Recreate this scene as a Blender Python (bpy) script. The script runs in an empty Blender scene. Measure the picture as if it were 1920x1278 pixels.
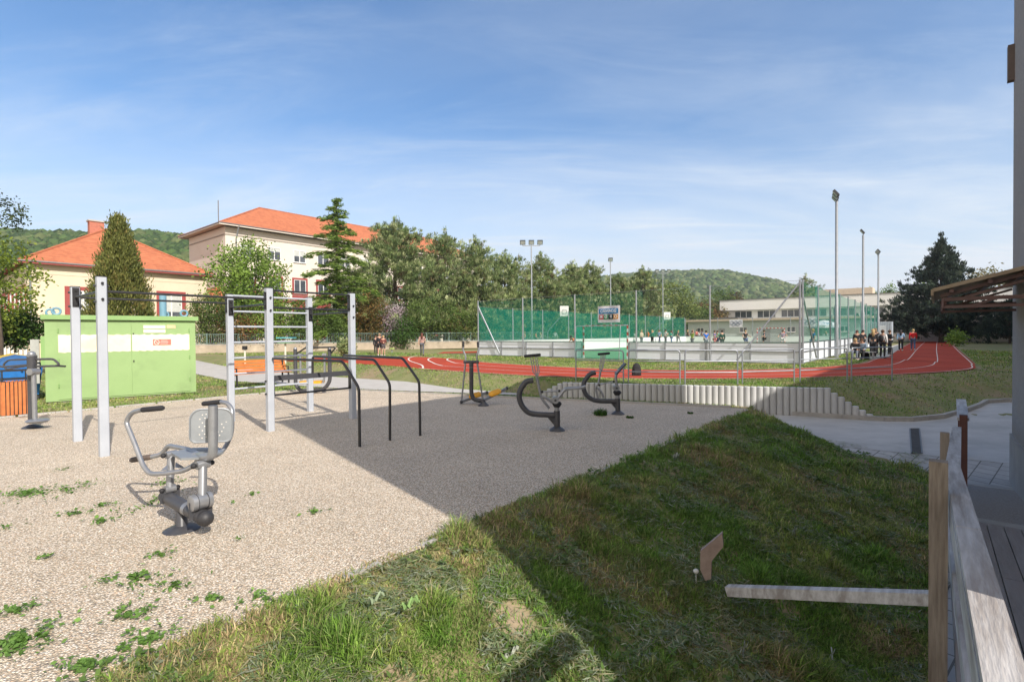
import bpy, bmesh, math, random
import numpy as np
from mathutils import Vector, Matrix, Euler
R = math.radians
random.seed(7); RNG = np.random.default_rng(11)
S = bpy.context.scene
COL = S.collection

# ---------------------------------------------------------------- camera
CAMZ = 1.95; F = 960.0
PITCH = 0.0135; ROLL = -0.008
cam_d = bpy.data.cameras.new("camera"); cam = bpy.data.objects.new("camera", cam_d); COL.objects.link(cam)
cam_d.lens = 18.0; cam_d.sensor_width = 36.0; cam_d.clip_start = 0.05; cam_d.clip_end = 6000
CM = Matrix.Translation((0, 0, CAMZ)) @ Matrix.Rotation(math.pi/2 - PITCH, 4, 'X') @ Matrix.Rotation(ROLL, 4, 'Z')
cam.matrix_world = CM; S.camera = cam
S.render.resolution_x = 1024; S.render.resolution_y = 681
CR = CM.to_3x3()
def ray(x, y): return CR @ Vector(((x-960)/F, -(y-639)/F, -1.0))
def G(x, y, z=0.0):
    """point of the horizontal plane z seen at photo pixel x, y (survey helper)"""
    d = ray(x, y); t = (z-CAMZ)/d.z; return Vector((d.x*t, d.y*t, z))
def D(x, y, Y):
    """point at distance Y seen at photo pixel x, y (survey helper)"""
    d = ray(x, y); t = Y/d.y; return Vector((d.x*t, Y, CAMZ+d.z*t))
def UV(u, v, z=0.0):  # site grid -> world
    return Vector((.64*u+.77*v, .77*u-.64*v, z))
def toUV(x, y): return (.64*x+.77*y, .77*x-.64*y)
U = Vector((.6392, .7690, 0)); V = Vector((.7690, -.6392, 0))

# ---------------------------------------------------------------- light
SUN_EL = R(36.0); SX, SY = .603, -.798     # towards the sun
sun_d = bpy.data.lights.new("sun", 'SUN'); sun = bpy.data.objects.new("sun", sun_d); COL.objects.link(sun)
sun_d.energy = 4.1; sun_d.angle = R(0.55); sun_d.color = (1.0, .93, .84)
sdir = Vector((SX*math.cos(SUN_EL), SY*math.cos(SUN_EL), math.sin(SUN_EL)))
sun.rotation_euler = sdir.to_track_quat('Z', 'Y').to_euler()
W = bpy.data.worlds.new("World"); S.world = W; W.use_nodes = True
nt = W.node_tree; nt.nodes.clear()
def wn(t, **k):
    n = nt.nodes.new(t)
    for a, b in k.items(): setattr(n, a, b)
    return n
sky = wn('ShaderNodeTexSky', sky_type='NISHITA', sun_disc=False, sun_elevation=SUN_EL, sun_rotation=math.atan2(SX, SY))
sky.altitude = 200; sky.air_density = 1.0; sky.dust_density = 1.0; sky.ozone_density = 2.6
tc = wn('ShaderNodeTexCoord'); sep = wn('ShaderNodeSeparateXYZ'); nt.links.new(tc.outputs['Generated'], sep.inputs[0])
# cirrus: project direction onto a high plane, stretched streaks
mz = wn('ShaderNodeMath', operation='MAXIMUM'); nt.links.new(sep.outputs[2], mz.inputs[0]); mz.inputs[1].default_value = 0.0
az = wn('ShaderNodeMath', operation='ADD'); nt.links.new(mz.outputs[0], az.inputs[0]); az.inputs[1].default_value = .13
dx = wn('ShaderNodeMath', operation='DIVIDE'); nt.links.new(sep.outputs[0], dx.inputs[0]); nt.links.new(az.outputs[0], dx.inputs[1])
dy = wn('ShaderNodeMath', operation='DIVIDE'); nt.links.new(sep.outputs[1], dy.inputs[0]); nt.links.new(az.outputs[0], dy.inputs[1])
cmb = wn('ShaderNodeCombineXYZ'); nt.links.new(dx.outputs[0], cmb.inputs[0]); nt.links.new(dy.outputs[0], cmb.inputs[1])
def cloud(scale, rotz, sx, sy, lo, hi, detail=8, dist=.6, loc=(0, 0, 0), rough=.62):
    m = wn('ShaderNodeMapping'); m.inputs['Scale'].default_value = (sx, sy, 1); m.inputs['Rotation'].default_value = (0, 0, rotz); m.inputs['Location'].default_value = loc
    nt.links.new(cmb.outputs[0], m.inputs[0])
    n = wn('ShaderNodeTexNoise'); n.inputs['Scale'].default_value = scale; n.inputs['Detail'].default_value = detail
    n.inputs['Distortion'].default_value = dist; n.inputs['Roughness'].default_value = rough
    nt.links.new(m.outputs[0], n.inputs['Vector'])
    r = wn('ShaderNodeMapRange'); r.inputs[1].default_value = lo; r.inputs[2].default_value = hi; r.interpolation_type = 'SMOOTHSTEP'
    nt.links.new(n.outputs[0], r.inputs[0]); return r.outputs[0]
c1 = cloud(.42, .6, .75, 1.25, .38, .66, loc=(2.1, .9, 0), dist=.5, detail=7, rough=.55)
c2 = cloud(1.5, .55, .45, 1.5, .40, .80, detail=12, dist=.9, loc=(3, 5, 0), rough=.66)
mx = wn('ShaderNodeMath', operation='MULTIPLY'); nt.links.new(c2, mx.inputs[0]); mx.inputs[1].default_value = .68
bx_ = wn('ShaderNodeMapRange', interpolation_type='SMOOTHSTEP'); bx_.inputs[1].default_value = -.30; bx_.inputs[2].default_value = .75; bx_.inputs[3].default_value = .32; bx_.inputs[4].default_value = 1.25
nt.links.new(sep.outputs[0], bx_.inputs[0]); m1_ = wn('ShaderNodeMath', operation='MULTIPLY'); nt.links.new(c1, m1_.inputs[0]); nt.links.new(bx_.outputs[0], m1_.inputs[1])
ad = wn('ShaderNodeMath', operation='ADD'); nt.links.new(m1_.outputs[0], ad.inputs[0]); nt.links.new(mx.outputs[0], ad.inputs[1])
# more veil low in the sky
el = wn('ShaderNodeMapRange'); el.inputs[1].default_value = .0; el.inputs[2].default_value = .50; el.inputs[3].default_value = .80; el.inputs[4].default_value = .30
nt.links.new(sep.outputs[2], el.inputs[0])
el2 = wn('ShaderNodeMapRange'); el2.inputs[1].default_value = .0; el2.inputs[2].default_value = .36; el2.inputs[3].default_value = .85; el2.inputs[4].default_value = .0
nt.links.new(sep.outputs[2], el2.inputs[0])
fm = wn('ShaderNodeMath', operation='MULTIPLY'); nt.links.new(ad.outputs[0], fm.inputs[0]); nt.links.new(el.outputs[0], fm.inputs[1])
fa = wn('ShaderNodeMath', operation='ADD'); fa.use_clamp = True; nt.links.new(fm.outputs[0], fa.inputs[0]); nt.links.new(el2.outputs[0], fa.inputs[1])
# warm bright overcast added to the unseen sky behind the viewer, lifting the shade
bk = wn('ShaderNodeMapRange', interpolation_type='SMOOTHSTEP'); bk.inputs[1].default_value = .05; bk.inputs[2].default_value = -.45; bk.inputs[3].default_value = 0; bk.inputs[4].default_value = .85
nt.links.new(sep.outputs[1], bk.inputs[0])
mc = wn('ShaderNodeMix', data_type='RGBA'); nt.links.new(fa.outputs[0], mc.inputs[0])
hsv = wn('ShaderNodeHueSaturation'); hsv.inputs['Saturation'].default_value = 1.24; hsv.inputs['Value'].default_value = .96; nt.links.new(sky.outputs[0], hsv.inputs['Color']); nt.links.new(hsv.outputs[0], mc.inputs[6]); mc.inputs[7].default_value = (4.5, 4.85, 5.25, 1)
mb_ = wn('ShaderNodeMix', data_type='RGBA'); nt.links.new(bk.outputs[0], mb_.inputs[0]); nt.links.new(mc.outputs[2], mb_.inputs[6]); mb_.inputs[7].default_value = (7.2, 6.3, 5.3, 1)
bg = wn('ShaderNodeBackground'); bg.inputs[1].default_value = .135; nt.links.new(mb_.outputs[2], bg.inputs[0])
wo = wn('ShaderNodeOutputWorld'); nt.links.new(bg.outputs[0], wo.inputs[0])
S.view_settings.view_transform = 'Standard'; S.view_settings.look = 'None'; S.view_settings.gamma = 1
S.view_settings.use_curve_mapping = False; S.view_settings.exposure = 0.57
S.cycles.max_bounces = 6; S.cycles.transparent_max_bounces = 24; S.cycles.use_denoising = True

# ---------------------------------------------------------------- helpers
def vnoise(x, y, s=1.0, seed=0):
    x = np.asarray(x, float)/s; y = np.asarray(y, float)/s
    xi = np.floor(x); yi = np.floor(y); fx = x-xi; fy = y-yi; fx = fx*fx*(3-2*fx); fy = fy*fy*(3-2*fy)
    def h(a, b):
        q = np.sin(a*127.1+b*311.7+seed*74.7)*43758.5453; return q-np.floor(q)
    return (h(xi, yi)*(1-fx)+h(xi+1, yi)*fx)*(1-fy)+(h(xi, yi+1)*(1-fx)+h(xi+1, yi+1)*fx)*fy
def fbm(x, y, s=1.0, o=4, seed=0):
    r = 0; a = .5; t = 0
    for k in range(o): r = r+a*vnoise(x, y, s, seed+k*13); t += a; a *= .5; s *= .5
    return r/t
MATS = {}
def hexc(c): return tuple(c)+(1,) if len(c) == 3 else c
def mat(name, col, rough=.7, metal=0.0, col2=None, nscale=6.0, nmix=.5, bump=0.0, bscale=40.0, stretch=(1, 1, 1), spec=.5, detail=6, col3=None, n3scale=1.0, coords='Object', lo=.35, hi=.65):
    if name in MATS: return MATS[name]
    m = bpy.data.materials.new(name); m.use_nodes = True; t = m.node_tree; b = t.nodes['Principled BSDF']
    b.inputs['Base Color'].default_value = hexc(col); b.inputs['Roughness'].default_value = rough; b.inputs['Metallic'].default_value = metal
    b.inputs['Specular IOR Level'].default_value = spec
    tc = t.nodes.new('ShaderNodeTexCoord'); mp = t.nodes.new('ShaderNodeMapping'); mp.inputs['Scale'].default_value = stretch
    t.links.new(tc.outputs[coords], mp.inputs[0])
    if col2 is None:
        col2 = tuple(min(1, c*.82) for c in col[:3]); 
    n = t.nodes.new('ShaderNodeTexNoise'); n.inputs['Scale'].default_value = nscale; n.inputs['Detail'].default_value = detail; n.inputs['Roughness'].default_value = .6
    t.links.new(mp.outputs[0], n.inputs['Vector'])
    r = t.nodes.new('ShaderNodeMapRange'); r.inputs[1].default_value = lo; r.inputs[2].default_value = hi; r.inputs[3].default_value = 0; r.inputs[4].default_value = 1
    t.links.new(n.outputs[0], r.inputs[0])
    x = t.nodes.new('ShaderNodeMix'); x.data_type = 'RGBA'; t.links.new(r.outputs[0], x.inputs[0]); x.inputs[6].default_value = hexc(col); x.inputs[7].default_value = hexc(col2)
    out = x.outputs[2]
    if col3 is not None:
        n3 = t.nodes.new('ShaderNodeTexNoise'); n3.inputs['Scale'].default_value = n3scale; n3.inputs['Detail'].default_value = 5; n3.inputs['Roughness'].default_value = .65
        t.links.new(mp.outputs[0], n3.inputs['Vector'])
        r3 = t.nodes.new('ShaderNodeMapRange'); r3.inputs[1].default_value = .5; r3.inputs[2].default_value = .62; t.links.new(n3.outputs[0], r3.inputs[0])
        x3 = t.nodes.new('ShaderNodeMix'); x3.data_type = 'RGBA'; t.links.new(r3.outputs[0], x3.inputs[0]); t.links.new(out, x3.inputs[6]); x3.inputs[7].default_value = hexc(col3); out = x3.outputs[2]
    t.links.new(out, b.inputs['Base Color'])
    if bump:
        bn = t.nodes.new('ShaderNodeTexNoise'); bn.inputs['Scale'].default_value = bscale; bn.inputs['Detail'].default_value = 5
        t.links.new(mp.outputs[0], bn.inputs['Vector'])
        bb = t.nodes.new('ShaderNodeBump'); bb.inputs['Strength'].default_value = bump; bb.inputs['Distance'].default_value = .02
        t.links.new(bn.outputs[0], bb.inputs['Height']); t.links.new(bb.outputs[0], b.inputs['Normal'])
    MATS[name] = m; return m
def attr_mat(name, rough=.6, trans=0.0, spec=.3):
    if name in MATS: return MATS[name]
    m = bpy.data.materials.new(name); m.use_nodes = True; t = m.node_tree; b = t.nodes['Principled BSDF']
    a = t.nodes.new('ShaderNodeAttribute'); a.attribute_name = 'Col'
    n = t.nodes.new('ShaderNodeTexNoise'); n.inputs['Scale'].default_value = 1.3
    h = t.nodes.new('ShaderNodeHueSaturation'); mr = t.nodes.new('ShaderNodeMapRange'); mr.inputs[3].default_value = .8; mr.inputs[4].default_value = 1.2
    t.links.new(n.outputs[0], mr.inputs[0]); t.links.new(mr.outputs[0], h.inputs['Value']); t.links.new(a.outputs['Color'], h.inputs['Color'])
    t.links.new(h.outputs[0], b.inputs['Base Color']); b.inputs['Roughness'].default_value = rough; b.inputs['Specular IOR Level'].default_value = spec
    if trans:
        tr = t.nodes.new('ShaderNodeBsdfTranslucent'); t.links.new(h.outputs[0], tr.inputs[0]); ms = t.nodes.new('ShaderNodeMixShader'); ms.inputs[0].default_value = trans
        o = t.nodes['Material Output']; t.links.new(b.outputs[0], ms.inputs[1]); t.links.new(tr.outputs[0], ms.inputs[2]); t.links.new(ms.outputs[0], o.inputs[0])
    MATS[name] = m; return m

class MB:
    def __init__(s): s.v = []; s.f = []
    def add(s, vs, fs):
        o = len(s.v); s.v += [tuple(p) for p in vs]; s.f += [tuple(i+o for i in f) for f in fs]; return s
    def box(s, c, d, X=None, Y=None, Z=None):
        X = Vector(X or (1, 0, 0)).normalized(); Y = Vector(Y or (0, 1, 0)).normalized(); Z = Vector(Z).normalized() if Z else X.cross(Y)
        c = Vector(c); a, b, e = d[0]/2, d[1]/2, d[2]/2
        vs = [c+X*(i*a)+Y*(j*b)+Z*(k*e) for k in (-1, 1) for j in (-1, 1) for i in (-1, 1)]
        return s.add(vs, [(0, 2, 3, 1), (4, 5, 7, 6), (0, 1, 5, 4), (2, 6, 7, 3), (0, 4, 6, 2), (1, 3, 7, 5)])
    def cbox(s, c, d, ch, X=None, Y=None):   # chamfered vertical-edge box
        X = Vector(X or (1, 0, 0)).normalized(); Y = Vector(Y or (0, 1, 0)).normalized(); Z = X.cross(Y); c = Vector(c); a, b, e = d[0]/2, d[1]/2, d[2]/2
        pts = [(-a+ch, -b), (a-ch, -b), (a, -b+ch), (a, b-ch), (a-ch, b), (-a+ch, b), (-a, b-ch), (-a, -b+ch)]
        vs = [c+X*p+Y*q+Z*k for k in (-e, e) for p, q in pts]
        return s.add(vs, [tuple(range(7, -1, -1)), tuple(range(8, 16))]+[(i, (i+1) % 8, 8+(i+1) % 8, 8+i) for i in range(8)])
    def beam(s, p, q, w, h, up=(0, 0, 1)):
        p = Vector(p); q = Vector(q); X = (q-p); L = X.length; X.normalize(); Y = Vector(up).cross(X)
        if Y.length < 1e-4: Y = Vector((0, 1, 0)).cross(X)
        Y.normalize(); return s.box((p+q)/2, (L, w, h), X, Y, X.cross(Y))
    def tube(s, pts, r, n=10, caps=True, bend=0, flat=1.0):
        pts = [Vector(p) for p in pts]
        if bend:
            q = [pts[0]]
            for i in range(1, len(pts)-1):
                a, b, c = pts[i-1], pts[i], pts[i+1]
                k = min(bend, (a-b).length*.45, (c-b).length*.45); p0 = b+(a-b).normalized()*k; p2 = b+(c-b).normalized()*k
                for t in (0, .25, .5, .75, 1): q.append(p0*(1-t)**2+b*2*t*(1-t)+p2*t*t)
            q.append(pts[-1]); pts = q
        rs = r if isinstance(r, (list, tuple)) else [r]*len(pts)
        if len(rs) != len(pts): rs = [rs[0]]*len(pts)
        T = []
        for i in range(len(pts)):
            d = (pts[min(i+1, len(pts)-1)]-pts[max(i-1, 0)]); T.append(d.normalized() if d.length > 1e-9 else Vector((0, 0, 1)))
        N = T[0].orthogonal().normalized(); o = len(s.v)
        for i, p in enumerate(pts):
            N = (N-T[i]*N.dot(T[i])); N = N.normalized() if N.length > 1e-6 else T[i].orthogonal().normalized(); B = T[i].cross(N)
            for k in range(n):
                a = 2*math.pi*k/n; s.v.append(tuple(p+(N*math.cos(a)+B*math.sin(a)*flat)*rs[i]))
        for i in range(len(pts)-1):
            for k in range(n): s.f.append((o+i*n+k, o+i*n+(k+1) % n, o+(i+1)*n+(k+1) % n, o+(i+1)*n+k))
        if caps: s.f.append(tuple(o+k for k in range(n-1, -1, -1))); s.f.append(tuple(o+(len(pts)-1)*n+k for k in range(n)))
        return s
    def cyl(s, p, q, r, n=14, r2=None):
        return s.tube([p, q], [r, r if r2 is None else r2], n)
    def ball(s, c, r, n=10, sc=(1, 1, 1)):
        c = Vector(c); o = len(s.v); m = n//2+1
        for i in range(m+1):
            a = math.pi*i/m
            for k in range(n):
                b = 2*math.pi*k/n; s.v.append((c.x+r*sc[0]*math.sin(a)*math.cos(b), c.y+r*sc[1]*math.sin(a)*math.sin(b), c.z+r*sc[2]*math.cos(a)))
        for i in range(m):
            for k in range(n): s.f.append((o+i*n+k, o+(i+1)*n+k, o+(i+1)*n+(k+1) % n, o+i*n+(k+1) % n))
        return s
    def prism(s, poly, d):   # poly: list of points, extruded by vector d
        n = len(poly); d = Vector(d); vs = [Vector(p) for p in poly]+[Vector(p)+d for p in poly]
        return s.add(vs, [tuple(range(n-1, -1, -1)), tuple(range(n, 2*n))]+[(i, (i+1) % n, n+(i+1) % n, n+i) for i in range(n)])
    def quad(s, *p): return s.add(p, [tuple(range(len(p)))])
    def build(s, name, m, parent=None, smooth=False, base=None):
        me = bpy.data.meshes.new(name); b = Vector(base) if base is not None else (parent['_b'] if False else (Vector(ORIG.get(parent.name, (0, 0, 0))) if parent else Vector((0, 0, 0))))
        me.from_pydata([(x-b.x, y-b.y, z-b.z) for x, y, z in s.v], [], s.f)
        bm = bmesh.new(); bm.from_mesh(me); bmesh.ops.remove_doubles(bm, verts=bm.verts, dist=1e-5); bmesh.ops.recalc_face_normals(bm, faces=bm.faces); bm.to_mesh(me); bm.free()
        me.materials.append(m)
        if smooth:
            me.polygons.foreach_set('use_smooth', [True]*len(me.polygons))
            me.set_sharp_from_angle(angle=R(40))
        o = bpy.data.objects.new(name, me); COL.objects.link(o)
        if parent: o.parent = parent; ORIG[o.name] = tuple(b)
        elif base is not None: o.location = b
        return o
ORIG = {}
def tag(o, label=None, cat=None, group=None, kind=None):
    if label: o['label'] = label
    if cat: o['category'] = cat
    if group: o['group'] = group
    if kind: o['kind'] = kind
    return o
def thing(name, base, label, cat, group=None):
    o = bpy.data.objects.new(name, None); COL.objects.link(o); o.location = base; o.empty_display_size = .2
    ORIG[o.name] = tuple(base); return tag(o, label, cat, group)
def np_mesh(name, Vv, faces_idx, totals, m, cols=None, parent=None, base=(0, 0, 0), smooth=False):
    me = bpy.data.meshes.new(name); Vv = np.asarray(Vv, np.float32)-np.asarray(base, np.float32)
    me.vertices.add(len(Vv)); me.vertices.foreach_set('co', Vv.ravel())
    totals = np.asarray(totals, np.int32); me.loops.add(int(totals.sum())); me.loops.foreach_set('vertex_index', np.asarray(faces_idx, np.int32).ravel())
    me.polygons.add(len(totals)); st = np.concatenate(([0], np.cumsum(totals)[:-1])).astype(np.int32)
    me.polygons.foreach_set('loop_start', st); me.polygons.foreach_set('loop_total', totals)
    if smooth: me.polygons.foreach_set('use_smooth', np.ones(len(totals), bool))
    me.update(calc_edges=True)
    if cols is not None:
        a = me.color_attributes.new('Col', 'FLOAT_COLOR', 'POINT'); c = np.ones((len(Vv), 4), np.float32); c[:, :3] = cols; a.data.foreach_set('color', c.ravel())
    me.materials.append(m); o = bpy.data.objects.new(name, me); COL.objects.link(o)
    if parent: o.parent = parent
    return o
def diamonds(C, T1, T2): 
    """leaf-shaped quads: centres C, half axes T1 (long), T2 (short)"""
    n = len(C); Vv = np.stack([C-T1, C+T2*1.0-T1*.1, C+T1, C-T2-T1*.1], 1).reshape(-1, 3)
    return Vv, np.arange(n*4), np.full(n, 4)
def rdir(n):
    a = RNG.normal(size=(n, 3)); return a/np.linalg.norm(a, axis=1)[:, None]
def pick(cols, w, n):
    return np.asarray(cols)[RNG.choice(len(cols), n, p=np.asarray(w)/sum(w))]
def copy_tree(o, parent=None):
    c = o.copy(); COL.objects.link(c); c.parent = parent
    for ch in list(o.children): copy_tree(ch, c)
    return c

# ---------------------------------------------------------------- materials
M_grav = None
white = mat('white_paint', (.78, .78, .76), .55, bump=.05)
postm = mat('pale_grey_post_paint', (.42, .45, .50), .45, col2=(.38, .41, .46), nscale=3)
black = mat('black_powder_coat', (.018, .018, .020), .38, col2=(.028, .028, .03))
dark = mat('anthracite_metal', (.045, .047, .055), .42, col2=(.06, .06, .066), nscale=12)
silver = mat('silver_metal_paint', (.32, .33, .35), .36, metal=.55, col2=(.27, .28, .30), nscale=10)
silverd = mat('silver_perforated_plate', (.30, .32, .34), .42, metal=.4, col2=(.26, .28, .30), nscale=9)
rubber = mat('black_rubber_grip', (.022, .022, .026), .7)
yellow = mat('yellow_plastic', (.78, .38, .02), .45)
galv = mat('galvanised_steel', (.36, .38, .41), .42, metal=.5, col2=(.29, .31, .34), nscale=8)
conc = mat('concrete', (.46, .43, .39), .9, col2=(.36, .34, .31), nscale=3, bump=.3, bscale=60, col3=(.42, .38, .33), n3scale=.8)
concp = mat('concrete_palisade', (.55, .555, .555), .9, col2=(.46, .465, .465), nscale=2.2, bump=.25, bscale=50, stretch=(1, 1, .35))
kerbm = mat('concrete_kerb', (.43, .41, .385), .9, col2=(.33, .315, .29), nscale=5, bump=.3, bscale=70)
drivem = mat('driveway_concrete', (.50, .50, .485), .85, col2=(.42, .42, .41), nscale=1.3, bump=.12, bscale=60, col3=(.38, .385, .375), n3scale=.5, stretch=(1, 2.2, 1))
pathm = mat('pale_path_concrete', (.47, .45, .42), .9, col2=(.41, .39, .36), nscale=2.5, bump=.15, bscale=60)
redm = mat('red_tartan', (.40, .062, .032), .9, col2=(.34, .050, .026), nscale=.8, bump=.25, bscale=180, col3=(.43, .065, .034), n3scale=.25, spec=.15)
linem = mat('white_line_paint', (.75, .70, .66), .8, col2=(.62, .52, .46), nscale=9)
turfm = mat('green_artificial_turf', (.10, .24, .11), .9, col2=(.12, .28, .13), nscale=.7, bump=.2, bscale=120)
woodg = mat('weathered_grey_timber', (.44, .42, .405), .8, col2=(.32, .30, .285), nscale=5, stretch=(14, 14, 1.2), bump=.3, bscale=30, coords='Generated')
def wood_mat(name, c1, c2, sc=(1, 1, 1), axis_scale=1.0):
    return mat(name, c1, .8, col2=c2, nscale=9, stretch=sc, bump=.35, bscale=30, lo=.3, hi=.7)

def ngrid(x0, x1, step): return list(np.arange(x0, x1, step))
# ---------------------------------------------------------------- ground heights
AX = [-900, -60, -17, -8.5, -4.4, -1.9, 0.4, 1.1, 8.9, 9.5, 10, 11.2, 12.4, 13.6, 14.8, 16, 60, 900]
AY = [300, 60, 30.7, 24, 21.3, 18.2, 16.6, 15.95, 13.35, 13.15, 13.05, 13.35, 14.1, 15.0, 15.9, 16, 16.5, 16]
BX = [-900, -60, -14, -7, -3.5, -1.3, .4, 1.1, 1.3, 8.1, 8.6, 9.3, 10.2, 11.9, 16.5, 20.5, 25, 60, 900]
BY = [303, 63, 31.3, 26.0, 22.2, 20.1, 18.2, 16.9, 16.0, 13.85, 14.3, 15.1, 16.2, 17.5, 19.3, 22, 22.5, 24, 24]
LV = [-9, -4.0, -3.3, -2.5, -1.3, -.1, 2]; LU = [12.6, 13.95, 13.55, 12.75, 12.0, 12.35, 12.6]   # far end of the grass bank
def sstep(t): t = np.clip(t, 0, 1); return t*t*(3-2*t)
def ub(v): return 13.75+.30*(v+4)      # back edge of the gravel pad
VE = -3.62                             # front right edge of the gravel pad
VL = -17.45
def gh(x, y, rough=True):
    x = np.asarray(x, float); y = np.asarray(y, float); u, v = toUV(x, y)
    zd = np.clip(-.35-.105*(13.2-y), -.86, -.30)
    t = np.clip((v-VE)/3.45, 0, 1.0)
    zf = -.98+.24*np.clip((u-4)/7, 0, 1)
    zb = zf*(.55*t+.45*sstep(t))
    n = 0.0
    if rough:
        n = ((fbm(x, y, .9, 3, 5)-.5)*.15+(fbm(x, y, .3, 2, 15)-.5)*.05)*np.clip(t*6, 0, 1)*np.clip((1.02-t)*8, 0, 1)
    zb = zb+n
    # end of the bank
    e = u-np.interp(v, LV, LU)
    wid = np.where(v < -3.9, 2.4, 1.0)
    k = sstep(e/wid)
    zlow = zb*(1-k)+zd*k
    zlow = np.where((v > .0) & (y < 9.5), np.minimum(zlow, -.86), zlow)
    yA = np.interp(x, AX, AY); yB = np.interp(x, BX, BY)
    tt = np.clip((y-yA)/np.maximum(yB-yA, .05), 0, 1)
    hi = .40
    if rough: hi = hi-(tt > 0)*(tt < 1)*0+0
    z = zlow*(1-(.35*tt+.65*sstep(tt)))+hi*(.35*tt+.65*sstep(tt))
    if rough:
        z = z+(fbm(x, y, 1.1, 3, 9)-.5)*.12*np.clip(tt*5, 0, 1)*np.clip((1-tt)*5, 0, 1)
    # gentle rise to the left fence, fall in the far field
    z = z+.15*sstep((-x-4)/10)*sstep((y-33)/10)
    return z
def ghf(x, y): return float(gh(np.array([x]), np.array([y]))[0])

# ---------------------------------------------------------------- terrain sheet
def axis(segs):
    out = []
    for a, b, s in segs: out += list(np.arange(a, b, s))
    out.append(segs[-1][1]); return np.array(out)
gx = axis([(-1190, -100, 60), (-100, -30, 5), (-30, -3, .6), (-3, 14, .11), (14, 30, .5), (30, 120, 5), (120, 1380, 80)])
gy = axis([(-30, 1, 2), (1, 22, .12), (22, 50, .7), (50, 130, 5), (130, 1740, 80)])
XX, YY = np.meshgrid(gx, gy); ZZ = gh(XX, YY)
uu, vv = toUV(XX, YY)
inpad = (vv < VE-.02) & (vv > VL) & (uu < ub(vv)) 
ZZ = np.where(inpad, np.minimum(ZZ, 0)-.02, ZZ)
Vt = np.stack([XX, YY, ZZ], -1).reshape(-1, 3); ny, nx = XX.shape
ii = (np.arange(ny-1)[:, None]*nx+np.arange(nx-1)[None, :]).ravel()
Ft = np.stack([ii, ii+1, ii+nx+1, ii+nx], 1)
grassg = mat('grass_ground', (.15, .175, .055), .95, col2=(.22, .215, .09), nscale=1.6, bump=.8, bscale=22, col3=(.26, .20, .115), n3scale=.55, lo=.35, hi=.65, detail=10)
BARE = [((-.02, 3.95), .24), ((-.75, 3.25), .15), ((2.6, 4.9), .18), ((1.75, 4.3), .15), ((2.45, 7.6), .2)]
gv_ = Vt.copy(); soil = np.zeros(len(Vt))
for (cx, cy), r in BARE: soil = np.maximum(soil, np.clip(1.25-np.hypot(gv_[:, 0]-cx, gv_[:, 1]-cy)/r+(fbm(gv_[:, 0], gv_[:, 1], .25, 3, 8)-.5)*1.2, 0, 1))
_t = grassg.node_tree; _b = _t.nodes['Principled BSDF']; _src = _b.inputs['Base Color'].links[0].from_socket; _a = _t.nodes.new('ShaderNodeAttribute'); _a.attribute_name = 'Col'; _m = _t.nodes.new('ShaderNodeMix'); _m.data_type = 'RGBA'
_t.links.new(_a.outputs['Fac'], _m.inputs[0]); _t.links.new(_src, _m.inputs[6]); _m.inputs[7].default_value = (.34, .26, .17, 1); _t.links.new(_m.outputs[2], _b.inputs['Base Color'])
tag(np_mesh('ground', Vt, Ft, np.full(len(Ft), 4), grassg, cols=np.repeat(soil[:, None], 3, 1), smooth=True), kind='structure')

def sheet(name, pts, z, m, step=None, kind='structure'):
    """flat or draped sheet bounded by polygon pts (world xy)"""
    bm = bmesh.new(); vs = [bm.verts.new((p[0], p[1], z if not callable(z) else z(p[0], p[1]))) for p in pts]; bm.faces.new(vs)
    bmesh.ops.triangulate(bm, faces=bm.faces)
    me = bpy.data.meshes.new(name); bm.normal_update()
    bm.to_mesh(me); bm.free()
    if me.polygons[0].normal.z < 0: me.flip_normals()
    me.materials.append(m); o = bpy.data.objects.new(name, me); COL.objects.link(o); 
    if kind: o['kind'] = kind
    return o
def ribbon(name, L, Rr, zf, m, kind='structure', parent=None):
    mb = MB(); n = len(L)
    for i in range(n-1):
        a, b, c, d = L[i], L[i+1], Rr[i+1], Rr[i]
        mb.quad(*[(p[0], p[1], zf(p[0], p[1]) if callable(zf) else zf) for p in (a, b, c, d)])
    o = mb.build(name, m, parent); 
    if kind: o['kind'] = kind
    return o

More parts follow.
